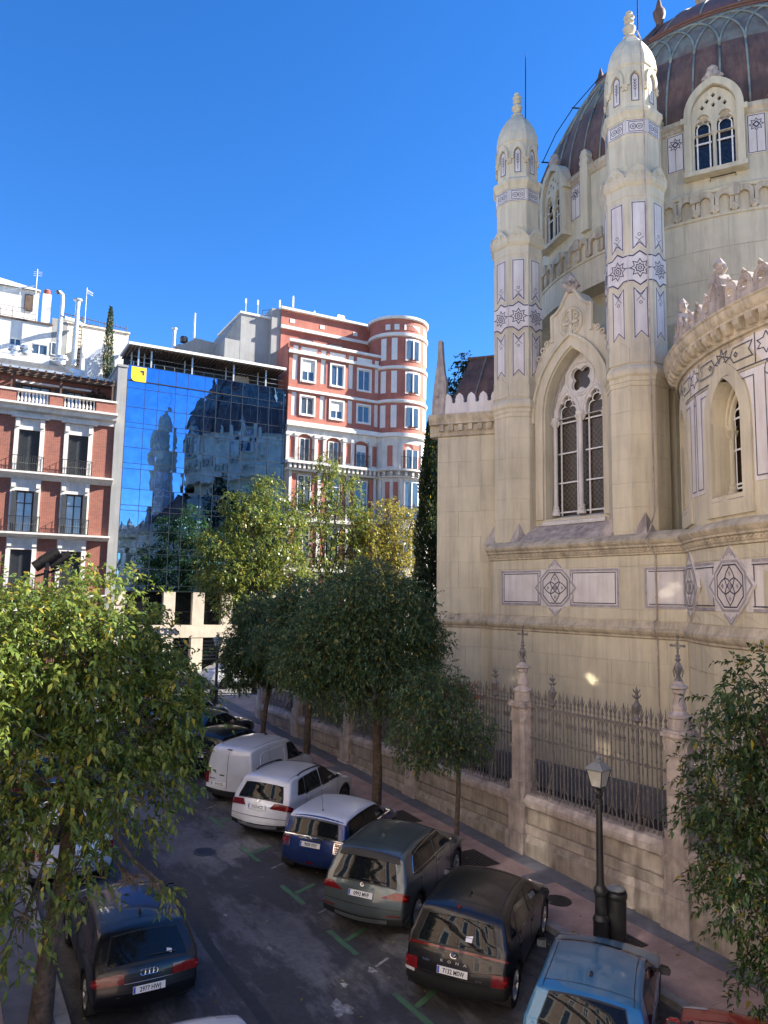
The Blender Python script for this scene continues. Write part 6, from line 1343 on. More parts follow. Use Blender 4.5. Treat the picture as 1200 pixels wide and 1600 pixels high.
c.emblem(1.02, 'round', .04); c.plate(.86, '0993 MVF'); c.place(9.18, 13.68, HC); CARS.append(c)
# ---- blue small car with white roof
P_ = paint('deep_blue_paint', (.012, .035, .155), .3); PW = paint('white_roof_paint', (.60, .63, .68))
c = Car('blue_small_car', 'deep blue small car with a white roof and thin whip aerial', 'car', dict(L=3.82, W=1.73, wr=.31, ax=(.60, 3.09), belt=(.97, .95, .93, .88), lean=.26, crown=.04, sil=[(.10,.28),(.02,.40),(.0,.56),(.03,.76),(.08,.94),(.16,1.10),(.27,1.32),(.36,1.385),(.6,1.41),(1.2,1.42),(1.9,1.40),(2.25,1.33),(2.75,.98),(2.9,.94),(3.4,.86),(3.68,.72),(3.8,.55),(3.82,.4),(3.74,.26)]))
c.body(P_); c.wheels('rim', 5); c.common(dict(win=[[(.42,1.0),(1.3,.99),(1.36,1.31),(.55,1.29)],[(1.34,.99),(2.55,.97),(2.2,1.28),(1.40,1.31)]], frame=None, mirror=(2.5,1.02), mirror_mat='chrome', rw=(1.0,1.29,.84,.82), ws=(2.28,2.76), handles=[(1.45,.86)], handle_mat='chrome', seams=[(1.3,.34,.97),(2.52,.34,.96)], wiper=False, whip=.62, hseams=[.60]))
c.patch('roof', PW, c.qz(1.335), c.qx(2.24), -1.75, 1.75, .008, nq=20, nt=20)
for sg in (-1, 1): c.side('belt_trim', 'chrome', [(.1,.955),(2.9,.93),(2.9,.955),(.1,.985)], sg, .008)
c.patch('belt_trim', 'chrome', c.qz(.95), c.qz(.97), -2.0, 2.0, .008, nq=1, nt=24)
c.tails(.68, .93, .76, 1.5, 'chrome'); c.tails(.70, .91, .79, 1.4); [setattr(o, 'location', (-.006, 0, 0)) for o in []]; c.patch('handle_bar', 'chrome', c.qz(.90), c.qz(.925), -.42, .42, .03, nq=2); c.emblem(.945, 'wings', .035); c.plate(.80, '9059 FXY'); c.patch('fog_lamp', 'tail', c.qz(.38), c.qz(.43), -.12, .12, .015, nq=2); c.place(9.2, 16.55, HC); CARS.append(c)
# ---- white SUV
P_ = paint('white_paint', (.62, .63, .66))
c = Car('white_suv', 'white SUV with dark rear window between the white van and the blue small car', 'car', dict(L=4.45, W=1.82, wr=.34, ax=(.90, 3.57), belt=(1.10, 1.04, 1.0, .94), sil=sil_suv(4.45, 1.60, hood=1.01), sill=.28))
c.body(P_); c.wheels('rimdark', 5); c.common(dict(win=[[(.72,1.15),(1.12,1.10),(1.2,1.46),(.92,1.42)],[(1.17,1.08),(2.05,1.06),(2.05,1.49),(1.24,1.47)],[(2.12,1.06),(3.1,1.07),(2.5,1.45),(2.12,1.49)]], mirror=(3.02,1.12), mirror_mat=P_, rw=(1.08,1.43,.84,.78), ws=(2.5,3.38), handles=[(1.25,.97),(2.25,.95)], handle_mat=P_, seams=[(1.12,.6,1.08),(2.08,.36,1.05),(3.08,.5,1.04)], wiper=True, rails=(1.0,2.5), clad=True, hseams=[.64], bumper=.46, spoiler=P_))
c.tails(.88, 1.03, .46, 2.5, t0b=.60); c.patch('skid_plate', 'rim', c.qz(.35), c.qz(.44), -.75, .75, .02, nq=2); c.emblem(1.03, 'round', .04); c.plate(.88, '2123 KCZ'); c.place(9.25, 19.6, HC); CARS.append(c)
# ---- white delivery van
PV = paint('van_white_paint', (.58, .60, .65))
c = Car('white_van', 'small white delivery van with two windowless rear doors, parked beside a tree', 'van', dict(L=4.4, W=1.85, wr=.33, ax=(.80, 3.58), belt=(1.05, 1.05, 1.0, .95), lean=.16, crown=.045, zw=.7, sil=[(.10,.30),(.01,.40),(.0,.60),(.01,1.0),(.03,1.4),(.07,1.66),(.16,1.78),(.35,1.83),(1.2,1.86),(2.2,1.83),(2.62,1.74),(3.35,1.15),(3.6,1.05),(4.1,.92),(4.33,.72),(4.4,.5),(4.3,.28)]))
c.body(PV); c.wheels('rimdark', 5); c.common(dict(win=[[(2.32,1.12),(3.2,1.08),(2.7,1.58),(2.34,1.62)]], mirror=(3.0,1.16), rw=(1.0,1.001,.1,.1), ws=(2.68,3.34), handles=[(2.3,1.0),(1.9,1.0)], seams=[(2.26,.4,1.66),(1.2,.45,1.7),(3.22,.4,1.05)], hseams=[], bumper=.52, shark=2.2))
for sg in (-1, 1):
    c.patch('door_panel_frame', PV, c.qz(1.0), c.qz(1.62), sg*.10, sg*.84, .014, nq=6, nt=6); c.patch('door_panel', PV, c.qz(1.05), c.qz(1.58), sg*.15, sg*.79, .004, nq=6, nt=6)
    fr = [(.55,1.05),(2.1,1.05),(2.1,1.60),(.65,1.60)]; mb = MB(); pts = []
    for i in range(4):
        a, b = np.array(fr[i]), np.array(fr[(i+1) % 4]); pts += [tuple(a+(b-a)*f) for f in (.1, .3, .5, .7, .9)]
    pts.append(pts[0]); mb.tube([(p[0]-2.2, sg*(c.Y(*p)+.002), p[1]) for p in pts], .018, 6); mb.build('pressed_panel_edge', PV, c.root, smooth=True)
c.patch('door_gap', 'plastic', c.qz(.55), c.qz(1.75), -.012, .012, .006, nq=10, nt=1); c.tails(.66, 1.02, .90, 1.9); c.patch('door_latch', 'plastic', c.qz(.95), c.qz(.99), .12, .34, .02, nq=1, nt=3); c.patch('high_brake_light', 'plastic', c.qz(1.735), c.qz(1.76), -.14, .14, .02, nq=1, nt=3)
c.plate(.70, '3818 KZL').location.y = .28; q = c.emblem(.92, 'chevrons'); q.location.y = -.6; q = c.rear_text('BERLINGO', .83, .7, .05, 'plastic'); c.place(9.35, 22.55, HC, scale=.98); CARS.append(c)
# ---- black cars further on
def simple_hatch(name, label, P_, plate, **k):
    c = Car(name, label, 'car', dict(L=k.get('L', 4.1), W=1.76, wr=.32, ax=(.68, 3.25), belt=(1.0, .97, .93, .87), lean=.32, sil=[(.10,.28),(.02,.40),(.0,.58),(.04,.78),(.09,.95),(.16,1.08),(.30,1.30),(.42,1.41),(.6,1.445),(1.2,1.475),(1.8,1.46),(2.3,1.38),(2.98,1.0),(3.15,.95),(3.6,.87),(3.95,.70),(4.08,.55),(4.1,.42),(4.0,.26)]))
    c.body(P_); c.wheels('rim', 5); c.common(dict(win=[[(.55,1.04),(1.55,1.0),(1.6,1.36),(.78,1.33)],[(1.62,1.0),(2.66,.98),(2.18,1.33),(1.67,1.36)]], frame=k.get('frame'), mirror=(2.6,1.03), mirror_mat=P_, rw=(1.02,1.35,.82,.78), ws=(2.28,2.96), handles=[(1.5,.88)], seams=[(1.6,.35,.97),(2.64,.35,.95)], hseams=[.62], wiper=True, roofseams=[.66]))
    c.tails(.72, .96, .76, 2.2); c.plate(k.get('pz', .80), plate); return c
PB = paint('black_paint', (.006, .0065, .008), .2, coat=.45)
c = simple_hatch('black_hatchback', 'black hatchback directly beyond the white van', PB, '8051 FNB', frame=None); c.patch('handle_bar', 'chrome', c.qz(.90), c.qz(.925), -.42, .42, .03, nq=2); c.place(9.35, 25.75, HC); CARS.append(c)
PS = paint('blue_black_paint', (.009, .013, .022), .2)
def sedan(name, label, P_, plate):
    c = Car(name, label, 'car', dict(L=4.6, W=1.80, wr=.33, ax=(.98, 3.68), belt=(.98, .96, .92, .86), lean=.36, sil=[(.10,.28),(.02,.40),(.0,.58),(.04,.80),(.10,.96),(.35,1.02),(.6,1.06),(1.15,1.32),(1.5,1.41),(2.1,1.44),(2.6,1.38),(3.35,1.0),(3.55,.95),(4.1,.86),(4.45,.70),(4.57,.55),(4.6,.42),(4.5,.26)]))
    c.body(P_); c.wheels('rim', 5); c.common(dict(win=[[(.85,1.03),(1.95,1.0),(1.97,1.33),(1.25,1.27)],[(2.02,1.0),(3.05,.98),(2.5,1.3),(2.04,1.34)]], mirror=(2.98,1.02), mirror_mat=P_, rw=(1.08,1.33,.80,.76), ws=(2.62,3.32), handles=[(1.2,.9),(2.15,.88)], seams=[(1.98,.35,.97),(3.03,.35,.95)], hseams=[.62], roofseams=[], gut=1.3))
    c.tails(.74, .92, .55, 2.2); c.plate(.68, plate); return c
c = sedan('black_sedan', 'long black saloon beyond the black hatchback', PS, '5526 JDR'); c.place(9.6, 29.1, HC); CARS.append(c)
c = simple_hatch('teal_car', 'dark teal car farthest along the kerb, half behind the black saloon', paint('teal_paint', (.02, .045, .055), .3), '1198 HGT'); c.place(9.7, 32.3, HC); CARS.append(c)
# ---- left kerb, parallel
c = Car('black_hatchback', 'black hatchback on the left under the big tree, plate 2977 HWJ', 'car', dict(L=4.25, W=1.79, wr=.33, ax=(.80, 3.40), belt=(.98, .96, .92, .86), lean=.36, sil=[(.12,.28),(.03,.40),(.0,.56),(.03,.72),(.08,.90),(.16,1.0),(.42,1.24),(.60,1.36),(.80,1.395),(1.4,1.425),(2.0,1.41),(2.5,1.33),(3.15,1.0),(3.3,.95),(3.8,.86),(4.1,.70),(4.22,.55),(4.25,.42),(4.15,.26)]))
c.body(PB); c.wheels('rim', 5); c.common(dict(win=[[(.62,1.04),(1.75,1.0),(1.78,1.31),(1.0,1.28)],[(1.82,1.0),(2.85,.98),(2.35,1.28),(1.85,1.31)]], mirror=(2.8,1.02), mirror_mat=PB, rw=(1.0,1.32,.82,.76), ws=(2.5,3.12), handles=[(1.15,.9),(1.95,.88)], seams=[(1.78,.35,.97),(2.85,.35,.95)], hseams=[.60], wiper=True, shark=.98, roofseams=[.86]))
c.tails(.74, .90, .50, 2.3); c.plate(.64, '2977 HWJ'); c.emblem(.86, 'rings', .085); c.rear_text('A3', .56, .62, .05); c.patch('chrome_strip', 'chrome', c.qz(.735), c.qz(.745), -.5, .5, .012, nq=1)
q = c.top(c.qz(1.06), -.45, .012); MB().box(-.045, .045, -.002, 0, -.03, .03).build('sticker', 'paper', c.root, q, (R(-50), R(20), R(-90)))
c.place(4.30, 13.62, 2.0, scale=.98); CARS.append(c)
c = simple_hatch('white_hatchback', 'white hatchback parked ahead of the black one, glimpsed through the big tree', PW, '6640 JXC'); c.place(4.05, 19.3, 1.0); CARS.append(c)
c = simple_hatch('dark_blue_hatchback', 'dark blue hatchback with a red light strip, seen through the left tree leaves', paint('night_blue_paint', (.02, .03, .06), .3), '3057 LBD'); c.patch('light_bar', 'tail', c.qz(.93), c.qz(.99), -1.0, 1.0, .02, nq=2); c.place(4.1, 25.0, 0.); CARS.append(c)
c = simple_hatch('white_hatchback', 'white car cut off by the bottom edge, behind the black hatchback', PW, '2210 KRM'); c.place(4.2, 8.2, 2.0); CARS.append(c)
c = simple_hatch('red_hatchback', 'red car cut off by the bottom right corner of the photo', paint('red_paint', (.32, .012, .015), .1), '7785 GVN'); c.place(9.2, 5.1, HC); CARS.append(c)
# ---- large white van across the cross street
c = Car('large_white_van', 'large white van across the far cross street in front of the office', 'van', dict(L=5.4, W=1.98, wr=.34, ax=(.95, 4.3), belt=(1.15, 1.15, 1.1, 1.0), lean=.10, crown=.045, zw=.8, sil=[(.10,.32),(.01,.42),(.0,.7),(.01,1.2),(.03,1.7),(.07,2.1),(.16,2.24),(.4,2.3),(2,2.32),(3.4,2.28),(3.8,2.16),(4.5,1.35),(4.75,1.2),(5.15,1.0),(5.35,.75),(5.4,.5),(5.3,.3)]))
c.body(PV); c.wheels('rimdark', 5); c.common(dict(win=[[(3.35,1.25),(4.35,1.2),(3.85,1.9),(3.38,1.98)]], mirror=(4.1,1.3), rw=(1.3,1.9,.7,.7), ws=(3.85,4.48), handles=[(3.3,1.05)], seams=[(3.28,.4,2.0),(1.9,.45,2.1)], bumper=.52)); c.tails(.7, 1.2, .9, 1.9); c.plate(.6, '4402 JTN')
for sg in (-1, 1): c.side('rub_strip', 'plastic', [(1.3,.62),(3.9,.62),(3.9,.70),(1.3,.70)], sg, .012)
c.place(17.2, 44.6, -92.0, by='c'); CARS.append(c)
# ================================================================ STREET FURNITURE
def street_lamp(x, y, label, H=3.68):
    z0 = gz(0, y)+.13; t = thing('street_lamp', label, 'street lamp', (x, y, z0), R(12), 'old iron street lamps')
    s = (H-.62)/3.06
    MB().lathe([(.20,0),(.20,.06),(.16,.09),(.15,.5),(.165,.55),(.14,.6),(.115,.64),(.105,1.0),(.125,1.03),(.14,1.09),(.125,1.15),(.085,1.2),(.075,1.3),(.07,1.9),(.062,2.6),(.058,2.78),(.075,2.8),(.075,2.86),(.055,2.88),(.07,2.93),(.085,2.98),(.05,3.02),(.05,3.06)], 16).build('post', 'blackmetal', t, smooth=.5).scale = (1, 1, s)
    zb = H-.62; la = obj('lantern', None, t, (0, 0, zb)); 
    mb = MB().lathe([(.04,-.02),(.09,.03),(.12,.05),(.12,.07)], 12)
    for k in range(4):
        a = math.pi/4+k*math.pi/2; mb.tube([(.15*math.cos(a), .15*math.sin(a), .05), (.25*math.cos(a), .25*math.sin(a), .40)], .011, 4)
        b = a+math.pi/2
        mb.tube([(.15*math.cos(a), .15*math.sin(a), .055), (.15*math.cos(b), .15*math.sin(b), .055)], .012, 4); mb.tube([(.25*math.cos(a), .25*math.sin(a), .40), (.25*math.cos(b), .25*math.sin(b), .40)], .014, 4)
        mb.tube([(.05*math.cos(a), .05*math.sin(a), -.1), (.14*math.cos(a), .14*math.sin(a), .05)], .012, 4)
    mb.build('lantern_frame', 'blackmetal', la)
    for k in range(4):
        a = math.pi/4+k*math.pi/2; b = a+math.pi/2; q = .97
        MB().add([(.15*q*math.cos(a), .15*q*math.sin(a), .06), (.15*q*math.cos(b), .15*q*math.sin(b), .06), (.25*q*math.cos(b), .25*q*math.sin(b), .395), (.25*q*math.cos(a), .25*q*math.sin(a), .395)], [(0,1,2,3)]).build('lamp_glass', 'lampglass', la)
    MB().lathe([(.285,.40),(.285,.42),(.17,.50),(.13,.535),(.10,.54)], 4, off=math.pi/4).lathe([(.075,.53),(.08,.58),(.05,.60),(.06,.63),(.03,.67),(.005,.69)], 10).build('lantern_hood', 'lamproof', la)
    return t
def bin_(x, y, label):
    t = thing('litter_bin', label, 'litter bin', (x, y, gz(0, y)+.13), R(20), 'cylindrical litter bins')
    MB().lathe([(.17,.10),(.19,.12),(.205,.9),(.205,.92)], 20).build('bin_body', 'plastic', t, smooth=.5)
    MB().lathe([(.215,.90),(.225,.92),(.225,1.0),(.215,1.02)], 20).build('bin_rim', 'blackmetal', t, smooth=.5)
    MB().lathe([(.18,1.06),(.19,1.08),(.12,1.12),(.01,1.13)], 20).build('bin_lid', 'lamproof', t, smooth=.5)
    mb = MB()
    for k in range(4): a = k*math.pi/2+.4; mb.tube([(.185*math.cos(a), .185*math.sin(a), 1.0), (.185*math.cos(a), .185*math.sin(a), 1.08)], .012, 4)
    mb.lathe([(.05,0),(.05,.12)], 10).build('bin_stand', 'blackmetal', t); return t
street_lamp(11.98, 11.12, 'old iron street lamp with a four-sided lantern, nearest the camera')
bin_(12.38, 11.08, 'dark litter bin beside the nearest street lamp')
street_lamp(12.75, 37.2, 'old iron street lamp far off at the street corner', 3.7)
bin_(12.55, 36.9, 'dark litter bin at the far street corner below the lamp')
# two spotlights on a mast behind the left tree
sp = thing('spotlight_mast', 'mast with two dark cylindrical spotlights showing above the left tree', 'spotlights', (2.9, 24.0, gz(0, 24)))
MB().tube([(0,0,0),(0,0,7.1)], .07, 10).tube([(-.3,0,6.9),(.45,0,7.15)], .04, 6).build('mast', 'blackmetal', sp)
for dx, dz, Lc, rr in ((-.02, 7.40, .80, .17), (.36, 7.38, .66, .145)):
    mb = MB(); a = Vector((-.40, .10, -.30)).normalized()*Lc/2; p = Vector((dx, -.1, dz)); mb.tube([p+a, p+a*.45, p+a*.42, p-a*.6, p-a*.62, p-a], [rr*.95, rr*.95, rr*1.08, rr*1.08, rr, rr], 16); mb.build('spotlight', 'plastic', sp, smooth=.6); MB().box(dx-.05, dx+.05, -.3, -.18, dz-.3, dz-.1).build('bracket', 'blackmetal', sp)
# ================================================================ TREES
rng = np.random.default_rng(5)
def leaf_mesh(name, m, pos, dirs, L, Wd, fold=.10, droop=.25):
    n = len(pos); up = np.tile([0, 0, 1.], (n, 1))+rng.normal(0, .35, (n, 3)); d = dirs/np.linalg.norm(dirs, axis=1)[:, None]
    s = np.cross(d, up); s /= np.linalg.norm(s, axis=1)[:, None]+1e-9; u = np.cross(s, d)
    l = (L*rng.uniform(.5, 1.3, n))[:, None]; w = l*Wd; b = pos; tip = pos+d*l; tip[:, 2] -= droop*l[:, 0]; mid = pos+d*l*.45
    A = mid+s*w/2+u*fold*l; B = mid-s*w/2+u*fold*l; V = np.stack([b, A, tip, B], 1).reshape(-1, 3); F = np.arange(n*4).reshape(-1, 4)
    me = bpy.data.meshes.new(name); me.vertices.add(n*4); me.vertices.foreach_set('co', V.astype(np.float32).ravel()); me.loops.add(n*4); me.loops.foreach_set('vertex_index', F.astype(np.int32).ravel())
    me.polygons.add(n); me.polygons.foreach_set('loop_start', np.arange(0, n*4, 4, dtype=np.int32)); me.polygons.foreach_set('loop_total', np.full(n, 4, dtype=np.int32)); me.update(calc_edges=True); me.materials.append(M[m]); return me
def sprays(clumps, n, per, slen, inner=.55, droop=.35, spread=.75, gaps=.22):
    C_ = np.array([c[:3] for c in clumps]); Rr = np.array([c[3:6] for c in clumps]); wt = (Rr[:, 0]*Rr[:, 1]*Rr[:, 2])**(2/3)*np.array([c[6] if len(c) > 6 else 1. for c in clumps]); wt /= wt.sum()
    k = rng.choice(len(clumps), n, p=wt); o = rng.normal(0, 1, (n, 3)); o /= np.linalg.norm(o, axis=1)[:, None]
    rad = inner+(1-inner)*rng.random(n)**.6; rad *= 1+.12*rng.normal(0, 1, n); P = C_[k]+o*Rr[k]*rad[:, None]
    f_ = 2.6/max(.5, Rr.mean()*1.1); ph = rng.uniform(0, 6.3, 6); q = P*f_
    nz = np.sin(q[:, 0]*1.7+ph[0]+np.sin(q[:, 1]*1.3+ph[1]))+np.sin(q[:, 1]*1.9+ph[2]+np.sin(q[:, 2]*1.5+ph[3]))+np.sin(q[:, 2]*2.1+ph[4]+np.sin(q[:, 0]*1.1+ph[5]))
    kp = nz > np.quantile(nz, gaps); P, o, k = P[kp], o[kp], k[kp]; n = len(P)
    ax = o*.8+rng.normal(0, .55, (n, 3)); ax[:, 2] -= droop; ax /= np.linalg.norm(ax, axis=1)[:, None]
    t = np.linspace(0, 1, per)[None, :, None]; pos = P[:, None, :]+ax[:, None, :]*t*slen*rng.uniform(.6, 1.3, n)[:, None, None]; pos[:, :, 2] -= (t[:, :, 0]**2)*slen*droop*.6
    pe = rng.normal(0, 1, (n, per, 3)); pe -= ax[:, None, :]*(pe*ax[:, None, :]).sum(2, keepdims=True); pe /= np.linalg.norm(pe, axis=2, keepdims=True)
    d = ax[:, None, :]*.6+pe*spread; d[:, :, 2] -= droop*.6
    return pos.reshape(-1, 3), d.reshape(-1, 3)
def tree(name, label, cat, base, trunk, limbs, clumps, leaf, n, per, L, Wd, slen, group=None, twigs=0, **k):
    if leaf == 'leafD': k.setdefault('gaps', .05)
    t = thing(name, label, cat, base, 0, group); mb = MB(); mb.tube([p[:3] for p in trunk], [p[3] for p in trunk], 10)
    top = Vector(trunk[-1][:3]); r0 = trunk[-1][3]
    for c in (clumps if limbs else []):
        e = Vector(c[:3]); st = Vector(trunk[-1 if e.z > top.z-.4 else max(0, len(trunk)-2)][:3]); mid = st.lerp(e, .5)+Vector((random.uniform(-.15, .15), random.uniform(-.15, .15), -.12*(e-st).length*.4)); mb.tube([st, st.lerp(mid, .5)+Vector((0, 0, .05)), mid, e], [r0*.75, r0*.6, r0*.42, r0*.15], 6)
        for q in range(3):
            f = e+Vector([random.uniform(-1, 1)*c[3+i]*.8 for i in range(3)]); mb.tube([mid.lerp(e, .3+.3*q), (e+f)/2+Vector((0, 0, .08)), f], [r0*.25, r0*.16, .008], 5)
    for _ in range(twigs):
        c = random.choice(clumps); a = Vector(c[:3])+Vector([random.uniform(-.5, .5)*c[3+i] for i in range(3)]); b = Vector(c[:3])+Vector([random.uniform(-1, 1)*c[3+i] for i in range(3)]); mb.tube([a, (a+b)/2+Vector((0, 0, .1)), b], [.014, .010, .004], 4)
    mb.build('trunk', 'bark', t, smooth=.8)
    pos, d = sprays(clumps, n, per, slen, **k); o = obj('crown', leaf_mesh('crown', leaf, pos, d, L, Wd), t); o['kind'] = 'stuff'; return t
def C3(x, y, z, r, rz=None, ry=None): return (x, y, z, r, ry or r, rz or r*.85)
# big tree on the left pavement
b = (1.98, 13.5, gz(0, 13.5)+.1)
cl = [C3(1.55,-.2,5.2,.8), C3(-2.2,-.4,6.3,1.1), C3(-2.4,-.6,4.6,1.1), C3(-2.2,-.4,3.2,.9), C3(.0,-.2,5.7,1.4), C3(.9,-.3,5.0,1.2), C3(.5,.2,6.4,1.05), C3(-.9,.1,6.0,1.3), C3(-1.6,-.5,5.2,1.3), C3(-1.9,.3,4.0,1.2), C3(-.8,-.9,4.3,1.2), C3(.3,-1.0,4.1,1.0), C3(1.35,-.6,4.6,.75), C3(1.1,-.9,3.6,.7), C3(-.3,-1.2,3.1,.9), C3(-1.3,-.7,2.7,.9), C3(.35,-1.2,2.6,.45), C3(-.5,-1.2,2.1,.6), C3(-1.6,-.2,3.2,1.0), C3(1.7,-.3,3.9,.5), C3(.95,-1.5,2.45,.32,.16), C3(1.3,-1.6,2.35,.28,.14), C3(-.6,.6,6.3,.7), C3(1.2,.3,5.8,.7)]
cl = [c+((.5,) if c[2] < 3.5 else (.75,) if c[2] < 4.4 else (1.,)) for c in cl]
tree('street_tree', 'big bright green street tree filling the left side, its top right in sunlight', 'tree', b, [(0,0,-.1,.19),(.06,-.05,1.2,.15),(.22,-.1,2.4,.13),(.28,-.1,3.6,.11),(.2,-.1,4.6,.08)], True, cl, 'leafL', 5900, 9, .118, .46, .34, twigs=110, droop=.35)
# near right tree
b = (12.75, 6.2, gz(0, 6.2)+.1)
cl = [C3(.1,.6,5.2,.9), C3(.5,.2,4.4,1.1), C3(-.1,.9,4.2,.8), C3(-.35,1.0,3.5,.7), C3(.2,.4,3.2,1.0), C3(-.2,.7,2.6,.75), C3(.5,.0,2.3,.8), C3(.1,.4,1.75,.6,.5), C3(-.55,1.35,3.9,.35,.25), C3(-.2,.5,5.9,.5,.5), C3(.7,-.3,5.4,.9), C3(-.3,.6,1.35,.35,.3), C3(.2,.9,5.0,.55), C3(-.75,1.1,3.05,.22,.2)]
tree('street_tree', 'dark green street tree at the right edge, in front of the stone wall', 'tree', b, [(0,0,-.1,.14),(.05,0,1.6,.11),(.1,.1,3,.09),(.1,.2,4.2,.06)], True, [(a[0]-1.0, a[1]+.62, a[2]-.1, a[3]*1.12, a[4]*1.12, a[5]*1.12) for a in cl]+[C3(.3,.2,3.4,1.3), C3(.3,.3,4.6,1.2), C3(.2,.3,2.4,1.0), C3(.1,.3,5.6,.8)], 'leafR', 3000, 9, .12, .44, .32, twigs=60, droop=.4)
# round dark tree in the middle
b = (11.95, 19.9, gz(0, 19.9)+.12)
ofs = lambda cl, k, dz=0: [(a[0]-.855*k, a[1]+.52*k, a[2]+dz)+tuple(a[3:]) for a in cl]
cl = [C3(.1,0,5.3,2.0,1.7), C3(-1.2,.2,4.8,1.4), C3(1.2,-.2,4.9,1.4), C3(.2,-.5,6.3,1.3,1.1), C3(-.7,.0,6.0,1.2), C3(1.1,-.4,5.9,1.1), C3(1.7,-.5,4.3,.9), C3(-1.7,.4,4.3,1.0), C3(0,-.9,4.0,1.3), C3(.9,-.6,3.7,.9), C3(-.9,-.2,3.6,.9), C3(2.05,-.6,5.0,.7)]
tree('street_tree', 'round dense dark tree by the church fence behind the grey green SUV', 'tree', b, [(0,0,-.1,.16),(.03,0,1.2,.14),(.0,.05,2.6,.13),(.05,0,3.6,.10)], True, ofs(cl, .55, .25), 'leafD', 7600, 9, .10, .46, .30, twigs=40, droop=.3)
b = (12.1, 16.05, gz(0, 16)+.12)
cl = [C3(.3,.0,3.6,1.0), C3(.9,-.3,3.2,.75), C3(-.35,.1,3.4,.8), C3(.4,.1,4.2,.7), C3(.2,-.2,2.7,.7,.45), C3(1.2,-.3,2.75,.5,.4), C3(-.4,.2,2.6,.5,.4), C3(-.2,.2,4.3,.55)]
tree('street_tree', 'slim young tree with a leaning pale trunk by the fence', 'tree', b, [(0,0,-.1,.075),(-.02,0,.9,.065),(.04,.02,1.7,.06),(.06,.05,2.5,.05)], True, ofs(cl, .75, .1), 'leafD', 1350, 9, .10, .44, .28, twigs=25, droop=.3)
b = (12.25, 25.4, gz(0, 25.4)+.12)
cl = [C3(.0,0,5.0,1.5,1.5), C3(.9,.2,4.6,1.2), C3(-.9,-.1,4.5,1.2), C3(.1,0,6.0,1.1), C3(.2,-.3,3.6,1.1), C3(1.5,.2,4.0,.9)]
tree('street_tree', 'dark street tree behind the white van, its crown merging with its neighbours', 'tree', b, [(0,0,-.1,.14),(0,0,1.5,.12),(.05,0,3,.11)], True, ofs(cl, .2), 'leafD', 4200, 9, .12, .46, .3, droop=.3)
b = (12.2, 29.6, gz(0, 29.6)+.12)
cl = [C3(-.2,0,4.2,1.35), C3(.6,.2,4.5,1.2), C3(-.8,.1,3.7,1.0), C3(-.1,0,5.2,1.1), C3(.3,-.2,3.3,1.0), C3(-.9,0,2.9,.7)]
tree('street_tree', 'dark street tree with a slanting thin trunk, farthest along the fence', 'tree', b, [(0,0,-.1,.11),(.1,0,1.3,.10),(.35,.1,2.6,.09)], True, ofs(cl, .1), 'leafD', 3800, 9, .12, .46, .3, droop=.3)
# yellowing trees across the cross street corner
def bigtree(label, x, y, cl, n, leaf='leafY', L=.17):
    z = gz(0, y); tree('autumn_tree', label, 'tree', (x, y, z), [(0,0,-.1,.22),(.05,0,2,.19),(-.05,0,4,.16),(.1,0,6,.12)], True, cl, leaf, n, 9, L, .5, .45, 'yellowing trees beyond the corner', droop=.2, inner=.35)
bigtree('broad yellow green tree in front of the mirror glass office', 16.6, 41.6, [C3(-1.6,0,7.2,1.9), C3(.2,0,8.8,2.1), C3(-.6,.2,10.4,1.6), C3(.4,0,11.9,1.1), C3(1.8,0,7.5,1.6), C3(-2.6,0,8.6,1.2), C3(-1.2,.3,5.4,1.5,1.0), C3(1.0,0,5.8,1.5), C3(-1.5,0,11.0,.9), C3(2.0,.1,10.0,1.2), C3(-3.0,0,6.5,.8)], 3600)
bigtree('tall thin-leaved yellow green tree before the red apartment house', 22.1, 43.6, [C3(-1.2,0,9.0,1.9), C3(1.0,0,10.4,2.0), C3(-1.0,0,12.2,1.5), C3(.8,0,13.2,1.2), C3(2.4,0,8.6,1.8), C3(-.2,0,14.2,.8), C3(-2.2,0,11.0,1.1), C3(2.6,0,11.6,1.0), C3(.4,0,6.8,1.9)], 2300)
bigtree('bright yellow tree beside the dark cypress', 26.6, 43.0, [C3(-1.0,0,8.6,1.7), C3(.8,0,9.6,1.7), C3(-.4,0,11.2,1.3), C3(1.2,0,7.4,1.4), C3(-2.0,0,10.2,1.1), C3(1.7,0,11.0,.9), C3(0,0,6.0,1.6)], 1900, 'leafY2')
# cypresses and evergreens
def cypress(label, x, y, z, h, r, n, L=.16, squat=False):
    t = thing('cypress', label, 'cypress', (x, y, z)); MB().tube([(0,0,-.2),(0,0,h*.5)], [r*.25, r*.1], 8).build('trunk', 'bark', t)
    u = rng.random(n); zz = h*u; prof = r*np.minimum(1, (1-u)**.55*1.25)*np.minimum(1, .55+u*3); a = rng.uniform(0, 2*np.pi, n); rr = prof*(.25+.75*rng.random(n)**.5)*(1+.15*np.sin(a*3+zz*2.))
    pos = np.stack([rr*np.cos(a), rr*np.sin(a), zz], 1); d = np.stack([np.cos(a)*.45, np.sin(a)*.45, np.full(n, 1.)], 1)+rng.normal(0, .25, (n, 3))
    o = obj('crown', leaf_mesh('crown', 'leafC', pos, d, L, .35, .05, .0), t); o['kind'] = 'stuff'; return t
cypress('tall dark cypress between the red house and the church wing', 23.1, 33.2, 1.4, 15.9, 1.05, 26000, .24)
e_ = Vector((math.cos(FRZ), math.sin(FRZ), 0)); nn_ = Vector((-math.sin(FRZ), math.cos(FRZ), 0))
def facp(x, y, z): p = Vector(FAC)+e_*x+nn_*y; return (p.x, p.y, z)
p = facp(9.68, 5, 23.0); cypress('slender green cypress on the roof terrace left of the mirror office', *p, 5.4, .36, 3500, .16)
